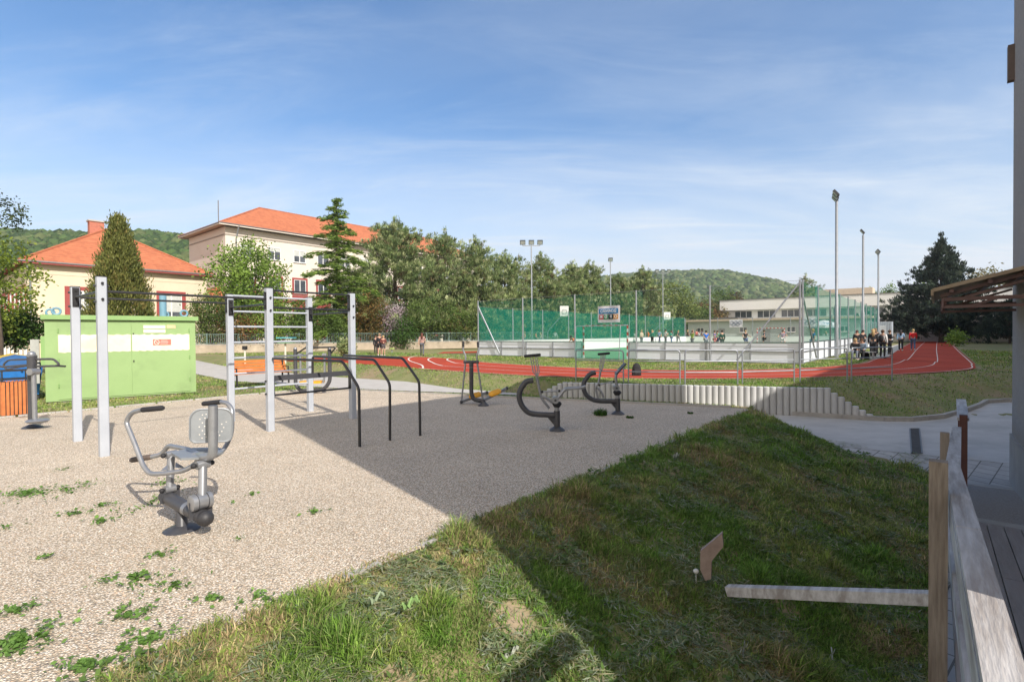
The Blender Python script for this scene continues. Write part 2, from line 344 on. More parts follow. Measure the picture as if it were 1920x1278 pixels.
# gravel pad: grid in uv, edge wobble on the grass side
def gravel_material():
    m = bpy.data.materials.new('pale_gravel'); m.use_nodes = True; t = m.node_tree; b = t.nodes['Principled BSDF']
    tc = t.nodes.new('ShaderNodeTexCoord')
    def vor(s):
        v = t.nodes.new('ShaderNodeTexVoronoi'); v.inputs['Scale'].default_value = s; v.inputs['Randomness'].default_value = 1
        n = t.nodes.new('ShaderNodeTexNoise'); n.inputs['Scale'].default_value = s*.8
        ad = t.nodes.new('ShaderNodeVectorMath'); ad.operation = 'MULTIPLY_ADD'; ad.inputs[1].default_value = (.012,)*3
        t.links.new(n.outputs['Color'], ad.inputs[0]); t.links.new(tc.outputs['Object'], ad.inputs[2]); t.links.new(ad.outputs[0], v.inputs['Vector']); return v
    v1 = vor(70.0)
    cr = t.nodes.new('ShaderNodeValToRGB'); e = cr.color_ramp; e.interpolation = 'CONSTANT'
    cs = [(0, (.66, .55, .42)), (.22, (.84, .74, .61)), (.42, (.50, .38, .27)), (.55, (.90, .83, .73)), (.68, (.68, .50, .35)), (.8, (.80, .69, .55)), (.93, (.26, .22, .19))]
    e.elements[0].position = 0; e.elements[0].color = cs[0][1]+(1,); e.elements[1].position = .22; e.elements[1].color = cs[1][1]+(1,)
    for p, c in cs[2:]: q = e.elements.new(p); q.color = c+(1,)
    sp = t.nodes.new('ShaderNodeSeparateColor'); t.links.new(v1.outputs['Color'], sp.inputs[0]); t.links.new(sp.outputs[0], cr.inputs[0])
    # gaps between pebbles mix to a darker brown
    mr = t.nodes.new('ShaderNodeMapRange'); mr.inputs[1].default_value = .36; mr.inputs[2].default_value = .68; t.links.new(v1.outputs['Distance'], mr.inputs[0])
    mx = t.nodes.new('ShaderNodeMix'); mx.data_type = 'RGBA'; t.links.new(mr.outputs[0], mx.inputs[0]); t.links.new(cr.outputs[0], mx.inputs[6]); mx.inputs[7].default_value = (.36, .30, .22, 1)
    n = t.nodes.new('ShaderNodeTexNoise'); n.inputs['Scale'].default_value = .9; n.inputs['Detail'].default_value = 4; t.links.new(tc.outputs['Object'], n.inputs['Vector'])
    m2 = t.nodes.new('ShaderNodeMapRange'); m2.inputs[1].default_value = .3; m2.inputs[2].default_value = .7; m2.inputs[3].default_value = .93; m2.inputs[4].default_value = 1.06; t.links.new(n.outputs[0], m2.inputs[0])
    hs = t.nodes.new('ShaderNodeHueSaturation'); t.links.new(m2.outputs[0], hs.inputs['Value']); t.links.new(mx.outputs[2], hs.inputs['Color']); t.links.new(hs.outputs[0], b.inputs['Base Color'])
    bu = t.nodes.new('ShaderNodeBump'); bu.inputs['Strength'].default_value = 1; bu.inputs['Distance'].default_value = .012; bu.invert = True
    t.links.new(v1.outputs['Distance'], bu.inputs['Height']); t.links.new(bu.outputs[0], b.inputs['Normal']); b.inputs['Roughness'].default_value = .85
    return m
gravm = gravel_material()
mb = MB(); us = np.arange(-4, 15, .5); vs_ = list(np.arange(VL, VE-.2, .5))+[VE]
def ue(v): return ub(v)
rows = []
for v in vs_:
    rows.append(v)
mbv = []; idx = {}
nu = 36
for j, v in enumerate(vs_):
    for i in range(nu+1):
        u = -4+(ub(v)+4)*i/nu
        w = 0
        if j == len(vs_)-1: w = (fbm(u, 0, .8, 3, 3)-.5)*.0
        p = UV(u, v+w, .006); mbv.append(tuple(p))
Fg = [(j*(nu+1)+i, j*(nu+1)+i+1, (j+1)*(nu+1)+i+1, (j+1)*(nu+1)+i) for j in range(len(vs_)-1) for i in range(nu)]
m_ = MB(); m_.v = mbv; m_.f = Fg; gro = m_.build('gravel_bed', gravm); gro['kind'] = 'structure'

# loose pebbles lying on the bed: real stones near the camera
def pebbles():
    n = 26000
    u = RNG.uniform(1, 9.5, n); v = -3.7-RNG.uniform(0, 1, n)**.8*9
    x = .64*u+.77*v; y = .77*u-.64*v; d = np.hypot(x, y)
    k = (y > 2.5) & (np.abs(x) < y*1.05+.3) & (RNG.uniform(0, 1, n) < np.clip(16/(d*d), .05, 1)); x, y = x[k], y[k]; n = len(x)
    base = np.array([(1, 0, 0), (-.5, .87, 0), (-.5, -.87, 0), (0, 0, .75), (.0, .0, -.5)])
    Fp = np.array([(0, 1, 3), (1, 2, 3), (2, 0, 3)])
    s = RNG.uniform(.005, .010, n)
    a = RNG.uniform(0, 6.28, n); ca, sa = np.cos(a), np.sin(a)
    b6 = np.array([(np.cos(q)*(1+.15*(i % 2)), np.sin(q)*.72, 0) for i, q in enumerate(np.arange(6)*math.pi/3)]+[(.45*np.cos(q), .35*np.sin(q), .55) for q in np.arange(3)*2.09+.5])
    Fq = [(0, 1, 6), (1, 2, 6), (2, 7, 6), (2, 3, 7), (3, 4, 7), (4, 8, 7), (4, 5, 8), (5, 0, 8), (0, 6, 8), (6, 7, 8)]
    Fq = np.array(Fq); P = b6[None]*s[:, None, None]*(1+RNG.uniform(-.2, .2, (n, 9, 1)))
    X = P[..., 0]*ca[:, None]-P[..., 1]*sa[:, None]+x[:, None]; Y = P[..., 0]*sa[:, None]+P[..., 1]*ca[:, None]+y[:, None]; Z = P[..., 2]+.008
    Vv = np.stack([X, Y, Z], -1).reshape(-1, 3); Ff = (Fq[None]+np.arange(n)[:, None, None]*9).reshape(-1, 3)
    c = pick([(.72, .62, .50), (.82, .75, .66), (.55, .42, .31), (.38, .33, .28), (.66, .5, .37)], [3, 3, 2, 1, 2], n)
    o = np_mesh('loose_gravel', Vv, Ff, np.full(len(Ff), 3), attr_mat('pebble_stone', .8), np.repeat(c, 9, 0))
    tag(o, 'loose pale pebbles scattered over the gravel exercise area', 'gravel', kind='stuff')
pebbles()

# kerbs of the gravel pad
def kerb(name, pts, z0, w, h, m, label, top=None, seg=None):
    mb = MB()
    for a, b in zip(pts[:-1], pts[1:]):
        a = Vector(a); b = Vector(b); L = (b-a).length; n = max(1, int(round(L/(seg or 1.0)))); 
        for i in range(n):
            p = a.lerp(b, i/n+.002); q = a.lerp(b, (i+1)/n-.004/max(L/n, .1)*.5); zz = [(z0(t.x, t.y) if callable(z0) else z0) for t in (p, q)]
            mb.beam((p.x, p.y, zz[0]+h/2-.05), (q.x, q.y, zz[1]+h/2-.05), w, h+.1)
    o = mb.build(name, m); tag(o, label, 'kerb'); return o
kl = [UV(-4, VL-.04), UV(ub(VL), VL-.04)]
kerb('kerb', [p.to_2d().to_3d() for p in kl], 0, .08, .045, kerbm, 'straight narrow concrete edging between gravel and the grass in front of the green cabin')
kb = [UV(ub(v)+.04, v) for v in np.linspace(VL, -4.1, 8)]
kerb('kerb', kb, 0, .08, .05, kerbm, 'pale concrete edging along the far side of the gravel, below the palisade wall')
mb = MB()
for a, b in ((2.25, 2.6), (3.05, 3.42), (4.5, 4.85), (5.3, 5.6), (6.4, 6.75), (7.5, 8.3), (8.7, 9.1), (12.9, 13.6)):
    mb.beam(UV(a, VE-.03, -.006), UV(b, VE-.03, -.002), .055, .05)
tag(mb.build('kerb', kerbm), 'buried concrete edging showing in patches where gravel meets the mown bank', 'kerb')

# ---------------------------------------------------------------- path, driveway, pavers
pl = [(-40, 52), (-17, 31.2), (-8.5, 24), (-4.4, 21.2), (-1.9, 18.2), (.3, 16.6)]
pr = [(-33, 44), (-12.4, 22.3), (-6.6, 18.85), (-4.2, 17.85), (-2.0, 17.05), (.3, 16.15)]
def dens(P, k=6):
    o = []
    for a, b in zip(P[:-1], P[1:]):
        for i in range(k): o.append((a[0]+(b[0]-a[0])*i/k, a[1]+(b[1]-a[1])*i/k))
    o.append(P[-1]); return o
ribbon('path', dens(pl), dens(pr), lambda x, y: max(ghf(x, y), .0)+.02, pathm)
# driveway
drk = [(6.2, 14.25), (7.5, 13.72), (8.6, 13.35), (9.5, 13.1), (10.2, 13.05), (11.2, 13.3), (12.4, 14.0), (13.6, 14.9), (14.6, 15.75), (15.4, 15.95), (17.5, 15.95)]
def zdrv(x, y): return float(np.clip(-.35-.105*(13.2-y), -.86, -.30))
paver_near = lambda x: 9.55-.18*(x-7)
mb = MB()
xs = np.linspace(5.4, 17.5, 40)
for i in range(len(xs)-1):
    for j in range(10):
        q = []
        for (x, jj) in ((xs[i], j), (xs[i+1], j), (xs[i+1], j+1), (xs[i], j+1)):
            yt = np.interp(x, [p[0] for p in drk], [p[1] for p in drk])-.05; y0 = 11.2-.42*(x-7); y = y0+(yt-y0)*jj/10
            q.append((x, y, max(zdrv(x, y), ghf(x, y) if x > 8.6 else -9)+.012))
        mb.quad(*q)
drv = mb.build('driveway', drivem); drv['kind'] = 'structure'
def brick_mat(name, c1, c2, mort, sx, rot=0, w=.2, h=.2, ms=.012):
    m = bpy.data.materials.new(name); m.use_nodes = True; t = m.node_tree; b = t.nodes['Principled BSDF']; tc = t.nodes.new('ShaderNodeTexCoord')
    mp = t.nodes.new('ShaderNodeMapping'); mp.inputs['Rotation'].default_value = (0, 0, rot); t.links.new(tc.outputs['Object'], mp.inputs[0])
    br = t.nodes.new('ShaderNodeTexBrick'); br.inputs['Color1'].default_value = hexc(c1); br.inputs['Color2'].default_value = hexc(c2); br.inputs['Mortar'].default_value = hexc(mort)
    br.inputs['Scale'].default_value = sx; br.inputs['Mortar Size'].default_value = ms; br.inputs['Brick Width'].default_value = w; br.inputs['Row Height'].default_value = h; br.offset = .5
    t.links.new(mp.outputs[0], br.inputs['Vector']); n = t.nodes.new('ShaderNodeTexNoise'); n.inputs['Scale'].default_value = 7; t.links.new(tc.outputs['Object'], n.inputs['Vector'])
    mr = t.nodes.new('ShaderNodeMapRange'); mr.inputs[3].default_value = .8; mr.inputs[4].default_value = 1.15; t.links.new(n.outputs[0], mr.inputs[0])
    hs = t.nodes.new('ShaderNodeHueSaturation'); t.links.new(mr.outputs[0], hs.inputs['Value']); t.links.new(br.outputs[0], hs.inputs['Color']); t.links.new(hs.outputs[0], b.inputs['Base Color'])
    bu = t.nodes.new('ShaderNodeBump'); bu.inputs['Strength'].default_value = .6; bu.inputs['Distance'].default_value = .01; bu.invert = True; t.links.new(br.outputs['Fac'], bu.inputs['Height']); t.links.new(bu.outputs[0], b.inputs['Normal'])
    b.inputs['Roughness'].default_value = .85; return m
paverm = brick_mat('square_pavers', (.47, .46, .44), (.40, .39, .375), (.16, .155, .14), 1, rot=-R(40), w=.3, h=.3, ms=.009)
mb = MB()
for i in range(24):
    for j in range(12):
        q = []
        for (a, b_) in ((i, j), (i+1, j), (i+1, j+1), (i, j+1)):
            x = 2.5+10*a/24
            if True:
                y0 = 11.2-.42*(x-7); yb = y0-3.2; y = yb+(y0-yb)*b_/12
            q.append((x, y, zdrv(x, y)+.008))
        mb.quad(*q)
pv = mb.build('paved_footway', paverm); pv['kind'] = 'structure'
# low paved strip beside the ramp
mb = MB(); 
for i in range(18):
    u0 = 2+i*.62; u1 = u0+.62
    mb.quad(*[UV(a, b_, -.845) for a, b_ in ((u0, -.02), (u1, -.02), (u1, 1.3), (u0, 1.3))])
o = mb.build('paved_strip', paverm); o['kind'] = 'structure'
kerb('kerb', [Vector((p[0], p[1], 0)) for p in drk[1:]], lambda x, y: zdrv(x, y), .10, .12, kerbm, 'curved concrete kerb between the driveway and the foot of the grass slope', seg=1.0)
# drain grate
g0 = G(1717, 833, -.60); dr = thing('drain_grate', g0, 'long narrow steel drain grate set into the concrete driveway', 'drain')
mb = MB(); gl = [G(1706, 812, -.53), G(1724, 812, -.53), G(1729, 855, -.66), G(1709, 855, -.66)]
gl = [Vector((p.x, p.y, zdrv(p.x, p.y)+.02)) for p in gl]
mb.quad(*gl); mb.build('trough', mat('drain_dark', (.05, .05, .055), .8), dr)
mb = MB()
for i in range(40):
    t = i/39; a = gl[0].lerp(gl[3], t); b = gl[1].lerp(gl[2], t); mb.beam(a+Vector((0, 0, .006)), b+Vector((0, 0, .006)), .016, .014)
for t in (0, 1): mb.beam(gl[0].lerp(gl[1], t)+Vector((0, 0, .008)), gl[3].lerp(gl[2], t)+Vector((0, 0, .008)), .025, .012)
mb.build('bars', mat('drain_steel', (.17, .175, .18), .5, metal=.5), dr)

# ---------------------------------------------------------------- palisade retaining wall
w0 = Vector((1.0, 15.93, 0)); w1 = Vector((9.42, 13.22, 0))
rw = thing('retaining_wall', (5.2, 14.6, 0), 'retaining wall of upright half round concrete palisades stepped down at both ends', 'retaining wall')
npal = 55
for i in range(npal):
    t = i/(npal-1); p = w0.lerp(w1, t)+Vector((0, -.10*math.sin(math.pi*t), 0)); top = .46
    if i < 4: top = .16+.085*i
    pr_ = [None]
    k = npal-1-i
    if k < 7: top = -.30+.10*k+.03*(k > 4)
    mb = MB(); r = .082; bot = min(ghf(p.x, p.y-.25), 0)-.15
    n = 12; ring = [(p.x+r*math.cos(a), p.y+r*math.sin(a)) for a in [2*math.pi*q/n for q in range(n)]]
    mb.tube([(p.x, p.y, bot), (p.x, p.y, top-.012), (p.x, p.y, top)], [r, r, r-.012], 12)
    mb.build('palisade', concp, rw, smooth=True)

# ---------------------------------------------------------------- running track
TO = [(-14, 31.4), (-9.5, 28.6), (-6.2, 25.6), (-3.8, 22.8), (-1.3, 20.4), (1.2, 18.5), (3.8, 17.5), (6.2, 17.05), (9, 17.05), (11.9, 17.6), (14.4, 18.4), (16.6, 19.3), (18.6, 20.6), (20.6, 22.8), (22.5, 25.0), (38.5, 44.3), (70, 82)]
TI = [(-13.2, 35.5), (-8.2, 36.5), (-4.2, 33.0), (-1.8, 28.6), (.8, 25.2), (3.5, 22.6), (6, 21.3), (8.5, 20.9), (11, 21.2), (13.4, 22.2), (15.5, 23.6), (17.2, 25.0), (19, 27.1), (21, 29.4), (22.2, 30.6), (35.8, 47.2), (67, 84.9)]
def crspline(P, k=8):
    o = []
    for i in range(len(P)-1):
        p0 = np.array(P[max(i-1, 0)]); p1 = np.array(P[i]); p2 = np.array(P[i+1]); p3 = np.array(P[min(i+2, len(P)-1)])
        for j in range(k):
            t = j/k; o.append(tuple(.5*((2*p1)+(-p0+p2)*t+(2*p0-5*p1+4*p2-p3)*t*t+(-p0+3*p1-3*p2+p3)*t**3)))
    o.append(tuple(P[-1])); return o
def lerp2(A, B, t): return [(a[0]+(b[0]-a[0])*t, a[1]+(b[1]-a[1])*t) for a, b in zip(A, B)]
# left bend closes round behind the pitch
def bend(cx, cy, r): return [(cx+r*math.cos(a), cy+r*math.sin(a)) for a in np.linspace(R(232), R(95), 14)]
TOc = crspline(TO); TIc = crspline(TI)
ZT = .415
ribbon('running_track', TOc, TIc, ZT, redm)
# far leg of the track at the left end: a bend swept round behind the pitch
o1 = [(-14, 31.4), (-15, 34), (-13.5, 39), (-9, 43.5), (-2, 47), (4, 49)]
i1 = [(-8.2, 36.5-.0), (-8.6, 37.5), (-8.0, 39.5), (-5.4, 41.6), (-1, 43.2), (4, 44.6)]
ribbon('running_track', crspline(o1, 5), crspline(i1, 5), ZT-.001+.003, redm)
for k, t in enumerate((.02, .34, .66, .97)):
    a = lerp2(TOc, TIc, t)[22:]; b = lerp2(TOc, TIc, t+.011)[22:]
    ribbon('lane_line', a, b, ZT+.004, linem)
def arcline(cpts, w):
    c = crspline(cpts, 8); L = []; Rr = []
    for i, p in enumerate(c):
        q = c[min(i+1, len(c)-1)]; r = c[max(i-1, 0)]; d = np.array(q)-np.array(r); d = d/np.hypot(*d); n = np.array([-d[1], d[0]])*w/2; L.append(tuple(np.array(p)+n)); Rr.append(tuple(np.array(p)-n))
    return L, Rr
mid0 = lerp2(TOc, TIc, .02)[23]; mid1 = lerp2(TOc, TIc, .34)[23]; mid2 = lerp2(TOc, TIc, .66)[23]
for pts in ([(G(870, 661, ZT))[:2], (G(800, 664, ZT))[:2], (G(770, 670, ZT))[:2], (G(768, 676, ZT))[:2], (G(790, 684, ZT))[:2], mid0],
            [(G(880, 664, ZT))[:2], (G(824, 668, ZT))[:2], (G(803, 673, ZT))[:2], (G(814, 681, ZT))[:2], mid1],
            [(G(885, 667, ZT))[:2], (G(850, 670, ZT))[:2], (G(838, 674, ZT))[:2], (G(852, 680, ZT))[:2], mid2]):
    L, Rr = arcline(pts, .09); ribbon('lane_line', L, Rr, ZT+.009, linem)
# grey paved apron beside the pitch where the students sit
ap = [G(1600, 667, .41), G(1690, 644, .41), G(1690, 652, .41), G(1662, 671, .41), G(1640, 673, .41), G(1608, 674, .41)]
sheet('paved_apron', [(p.x, p.y) for p in ap], .424, pathm)

# ---------------------------------------------------------------- railings by the track
rail_px = [((1080, 715), (1169, 719)), ((1178.5, 719), (1275, 720.5)), ((1284.5, 721), (1383, 721)), ((1392, 720), (1489, 716.5)), ((1500, 716), (1588.5, 712.5)), ((1596.5, 712), (1672.5, 708))]
rl = ['first grey tubular barrier frame from the left, in front of the pitch goal', 'second grey tubular barrier frame from the left, with the black backpack behind it', 'third grey tubular barrier frame from the left above the sunlit palisades', 'fourth grey tubular barrier frame from the left above the palisades', 'fifth barrier frame from the left where the track passes into shade', 'last barrier frame at the right end of the row, in front of the seated students']
for (a, b), lb in zip(rail_px, rl):
    A_ = G(a[0], a[1], .40); B_ = G(b[0], b[1], .40); t = thing('tubular_barrier', (A_+B_)/2, lb, 'barrier', 'tubular barriers along the track')
    H = Vector((0, 0, 1.02)); 
    MB().tube([A_-Vector((0, 0, .1)), A_+H, B_+H, B_-Vector((0, 0, .1))], .021, 10, bend=.10).build('hoop', galv, t, smooth=True)
    for k in (.36, .68): MB().cyl(A_+H*k, B_+H*k, .017, 8).build('crossbar', galv, t, smooth=True)

# ---------------------------------------------------------------- calisthenics frame
pA = Vector((-4.96, 10.46, 0)); sU = U*1.92; sV = V*1.92
P = {'A': pA, 'B': pA+sU, 'C': pA-sV, 'D': pA-sV+sU, 'P2': pA-U*2.72, 'P1': pA-U*2.72-sV}
cf = thing('workout_frame', (-5, 11, 0), 'outdoor workout frame of six pale grey posts with black pull-up bars and grey wall bars', 'workout frame')
HP = {'A': 2.92, 'B': 2.92, 'C': 2.90, 'D': 2.92, 'P1': 2.89, 'P2': 2.93}
for k, p in P.items():
    w = .13
    MB().cbox(p+Vector((0, 0, HP[k]/2-.1)), (w, w, HP[k]+.2), .012, U, V).build('post', postm, cf)
    MB().cbox(p+Vector((0, 0, HP[k]+.008)), (w+.004, w+.004, .016), .012, U, V).build('post_cap', black, cf)
def zp(k, z): return P[k]+Vector((0, 0, z))
def bar(a, b, z, r=.021, m=black, z2=None, nm='bar'):
    p = zp(a, z); q = zp(b, z2 or z); d = (q-p).normalized(); MB().cyl(p+d*.06, q-d*.06, r, 10).build(nm, m, cf, smooth=True)
for z in (2.88, 2.52, 2.17, 1.81, 1.45, 1.09, .74): bar('C', 'D', z, .023, postm, nm='rung')
bar('P2', 'A', 2.70); bar('P1', 'C', 2.70); bar('P1', 'P2', 2.70); bar('C', 'A', 2.60); bar('A', 'B', 2.88); bar('A', 'B', 2.53); bar('B', 'D', 2.49)
bar('A', 'B', .73)
p = zp('A', 1.08); q = zp('B', 1.08); MB().beam(p+U*.07, q-U*.07, .045, .11).build('backing_board', dark, cf)
def bracket(k, z, d, h=.36):
    mb = MB(); c = zp(k, z)+d*.072; mb.box(c, (.012, .10, h), d, Vector((0, 0, 1)).cross(d), Vector((0, 0, 1)))
    for s in (-1, 1):
        mb.cyl(c+Vector((0, 0, s*h*.36)), c+Vector((0, 0, s*h*.36))+d*.03, .02, 8)
        mb.cyl(c+Vector((0, 0, s*h*.36))-d*.145, c+Vector((0, 0, s*h*.36))-d*.17, .02, 8)
    mb.build('bracket', black, cf)
for k, z, d in (('P1', 2.70, V), ('P2', 2.70, -V), ('P2', 2.66, U), ('P1', 2.66, U), ('A', 2.66, -U), ('C', 2.66, -U), ('C', 2.60, V), ('A', 2.60, -V), ('A', 2.70, U), ('B', 2.70, -U), ('D', 2.5, V), ('B', 2.5, -V), ('A', .9, U), ('B', .9, -U)):
    bracket(k, z, d)
Z8 = lambda x, y: (380+x*.2661, 520+y*.2661)
db = thing('dip_bars', (-2.3, 9.5, 0), 'three bent black tubes of the dip bars beside the workout frame', 'dip bars')
for pts in ([D(512, 672, 10.42), D(642, 677, 9.17), D(673, 727, 8.95), G(674.5, 838)-Vector((0, 0, .2))],
            [D(586, 703, 11.2), D(586, 668, 11.2), D(702, 674, 9.75), D(731, 719, 9.46), G(731, 826)-Vector((0, 0, .2))],
            [D(645, 666, 11.9), D(755, 671, 10.24), D(786, 715, 9.9), G(788, 817)-Vector((0, 0, .2))]):
    MB().tube(pts, .0255, 12, bend=.09).build('bent_tube', black, db, smooth=True)

# ---------------------------------------------------------------- chest press machine (foreground)
z7 = lambda x, y: (200+x/4.261, 720+y/4.261)
def E(x, y, d): return D(*z7(x, y), d)
b0 = G(341, 993); cp = thing('chest_press_machine', b0, 'silver seated press machine with perforated backrest and curved handles in the foreground gravel', 'fitness machine')
fl = b0
mb = MB(); mb.tube([fl+Vector((0, 0, -.01)), fl+Vector((0, 0, .012)), fl+Vector((0, 0, .035)), fl+Vector((0, 0, .05))], [.17, .165, .12, .07], 20)
mb.build('base_flange', dark, cp, smooth=True)
pl_, pr_ = E(470, 895, 5.42), E(788, 1070, 4.93)
dd = (pr_-pl_).normalized(); mid = pl_.lerp(pr_, .42)
MB().cyl((b0.x, b0.y, .02), (mid.x, mid.y, mid.z-.02), .055, 14, .05).build('pedestal', dark, cp, smooth=True)
mb = MB(); mb.cyl(pl_, pr_, .067, 18); mb.ball(pl_, .067, 14)
mb.build('main_tube', dark, cp, smooth=True)
MB().ball(pr_, .076, 18).build('end_buffer', mat('soft_black_rubber', (.03, .03, .034), .55), cp, smooth=True)
q = pl_.lerp(pr_, .60); MB().cyl(q-dd*.03, q+dd*.03, .0695, 18).build('collar', silver, cp, smooth=True)
side = dd.cross(Vector((0, 0, 1))).normalized()   # horizontal, across the main tube
if side.x < 0: side = -side
# left link
a, b = E(505, 835, 5.38), E(515, 560, 5.45)
mb = MB(); mb.cyl(a, b, .037, 14); mb.cyl(a-side*.05, a+side*.05, .04, 14); mb.cyl(b-side*.05, b+side*.05, .04, 14); mb.build('link_arm', silver, cp, smooth=True)
for c in (a, b):
    MB().ball(c-side*.075, .026, 10).build('pivot_cap', rubber, cp, smooth=True); MB().ball(c+side*.075, .026, 10).build('pivot_cap', rubber, cp, smooth=True)
mb = MB()
for s in (-1, 1): mb.beam(a+side*.058*s, a+side*.058*s+Vector((0, 0, -.14)), .008, .07, up=side)
mb.build('lug', dark, cp)
# right link and hub
a, b = E(765, 900, 5.0), E(768, 640, 5.08)
mb = MB(); mb.cyl(a, b, .039, 14); mb.cyl(b-side*.06, b+side*.06, .042, 14); mb.build('link_arm', silver, cp, smooth=True)
MB().ball(b-side*.085, .027, 10).build('pivot_cap', rubber, cp, smooth=True); MB().ball(b+side*.085, .027, 10).build('pivot_cap', rubber, cp, smooth=True)
h = E(750, 935, 4.99)
mb = MB(); mb.tube([h-side*.098, h-side*.088, h-side*.045], [.05, .078, .08], 20); mb.cyl(h-side*.038, h+side*.045, .074, 20); mb.tube([h+side*.05, h+side*.09, h+side*.098], [.08, .078, .05], 20); mb.build('bearing_hub', silver, cp, smooth=True)
mb = MB()
for s in (-.044, .048): mb.cyl(h+side*(s-.003), h+side*(s+.003), .083, 20); mb.beam(h+side*s, h+side*s+Vector((0, 0, -.16)), .010, .12, up=side)
mb.build('hub_bracket', dark, cp, smooth=True)
MB().cyl(h-side*.101, h-side*.09, .014, 8).build('bolt', dark, cp)
# seat support and back tube
tb = [E(735, 575, 5.28), E(770, 582, 5.12), E(845, 575, 5.06), E(850, 500, 5.06), E(850, 172, 5.08)]
MB().tube(tb, .043, 16, bend=.12).build('back_tube', silver, cp, smooth=True)
MB().tube([E(850, 172, 5.08), E(850, 166, 5.08)], [.043, .03], 16).build('tube_cap', dark, cp, smooth=True)
# backrest plate: rounded, perforated look with real holes as dark/bright dots
c00, c10, c11, c01 = E(655, 480, 5.17), E(1003, 468, 5.36), E(1020, 190, 5.38), E(657, 200, 5.19)
def bil(s, t): return (c00.lerp(c10, s)).lerp(c01.lerp(c11, s), t)
def rr(n=8, r=.16, r2=.28):
    out = []
    for cx, cy, a0, q in ((r, r*1.3, 180, r), (1-r, r*1.3, 270, r), (1-r2, 1-r2*1.1, 0, r2), (r2, 1-r2*1.1, 90, r2)):
        for i in range(n+1):
            a = R(a0+90*i/n); out.append((cx+q*math.cos(a), cy+q*1.15*math.sin(a)))
    return out
pn = (c10-c00).cross(c01-c00).normalized(); 
if pn.y > 0: pn = -pn
rim = rr(); mb = MB(); N = len(rim)
def lay(sc, off): return [bil(.5+(s-.5)*sc, .5+(t-.5)*sc)+pn*off for s, t in rim]
Ls = [lay(.97, -.012), lay(1.0, -.006), lay(1.0, .004), lay(.96, .008), lay(.90, .0)]
vs = [p for L in Ls for p in L]; fs = []
for k in range(len(Ls)-1): fs += [(k*N+i, k*N+(i+1) % N, (k+1)*N+(i+1) % N, (k+1)*N+i) for i in range(N)]
fs += [tuple(range(N)), tuple((len(Ls)-1)*N+i for i in range(N))]
mb.add(vs, fs); br_ = mb.build('backrest', silverd, cp)
mb = MB()
for i, (x, y) in enumerate([(765, 245), (795, 240), (745, 280), (785, 270), (765, 308), (740, 340), (783, 335), (765, 370), (742, 402), (783, 398), (762, 430), (795, 420), (908, 228), (925, 255), (890, 262), (905, 290), (920, 318), (888, 380), (920, 376), (902, 408), (935, 345), (955, 300)]):
    bq = z7(x, y); dr_ = ray(*bq); o_ = Vector((0, 0, CAMZ)); tt = (bil(.5, .5)+pn*.0022-o_).dot(pn)/dr_.dot(pn); pt = o_+dr_*tt
    mb.cyl(pt-pn*.0002, pt+pn*.0008, .0062, 8)
mb.build('perforations', mat('perforation_bright', (.74, .70, .64), .8), br_)
# seat plate
sp = [G(*z7(515, 545), .745), G(*z7(590, 590), .745), G(*z7(760, 582), .745), G(*z7(850, 562), .745), G(*z7(932, 538), .745), G(*z7(938, 514), .745), G(*z7(880, 503), .745), G(*z7(690, 506), .745), G(*z7(560, 530), .745)]
MB().prism(sp, (0, 0, -.022)).build('seat', silverd, cp)
mb = MB()
for i in range(7):
    a = sp[1].lerp(sp[7], .25+.09*i); b = sp[3].lerp(sp[6], .2+.09*i); mb.beam(a.lerp(b, .25)+Vector((0, 0, .002)), a.lerp(b, .8)+Vector((0, 0, .002)), .006, .003)
mb.build('seat_ribs', silver, cp)
# handle loop
hl = [E(280, 205, 5.50), E(200, 225, 5.56), E(152, 300, 5.58), E(215, 450, 5.50), E(290, 650, 5.40), E(345, 718, 5.34), E(470, 712, 5.27), E(620, 690, 5.22), E(705, 640, 5.20), E(740, 588, 5.18)]
MB().tube(hl, .024, 12, bend=.08).build('handle_loop', silver, cp, smooth=True)
MB().tube([E(283, 205, 5.5), E(290, 204, 5.5), E(440, 190, 5.42), E(452, 190, 5.41)], [.026, .0285, .0285, .02], 12).build('grip', rubber, cp, smooth=True)
hr = [E(915, 141, 5.72), E(965, 150, 5.66), E(1003, 200, 5.62), E(1000, 400, 5.56), E(930, 540, 5.42), E(810, 600, 5.26), E(705, 640, 5.20)]
MB().tube(hr, .023, 12, bend=.08).build('handle_loop', silver, cp, smooth=True)
MB().tube([E(765, 157, 5.78), E(778, 155, 5.78), E(905, 141, 5.73), E(915, 141, 5.72)], [.02, .0275, .0275, .025], 12).build('grip', rubber, cp, smooth=True)
mb = MB(); mb.prism([E(550, 625, 5.36), E(545, 665, 5.28), E(620, 672, 5.26), E(600, 655, 5.3)], (.0, .01, 0)); mb.prism([E(485, 640, 5.4), E(432, 690, 5.3), E(485, 685, 5.3)], (0, .01, 0)); mb.build('gusset', silver, cp)
# foot bar
MB().tube([E(355, 580, 5.78), E(440, 560, 5.78), E(492, 488, 5.72), E(650, 520, 5.5), E(740, 560, 5.28)], .025, 12, bend=.07).build('foot_bar', silver, cp, smooth=True)
MB().tube([E(190, 606, 5.8), E(205, 604, 5.8), E(350, 580, 5.78), E(358, 579, 5.78)], [.022, .031, .031, .026], 12).build('foot_grip', mat('worn_brown_rubber', (.055, .045, .042), .7, col2=(.12, .09, .075), nscale=5), cp, smooth=True)

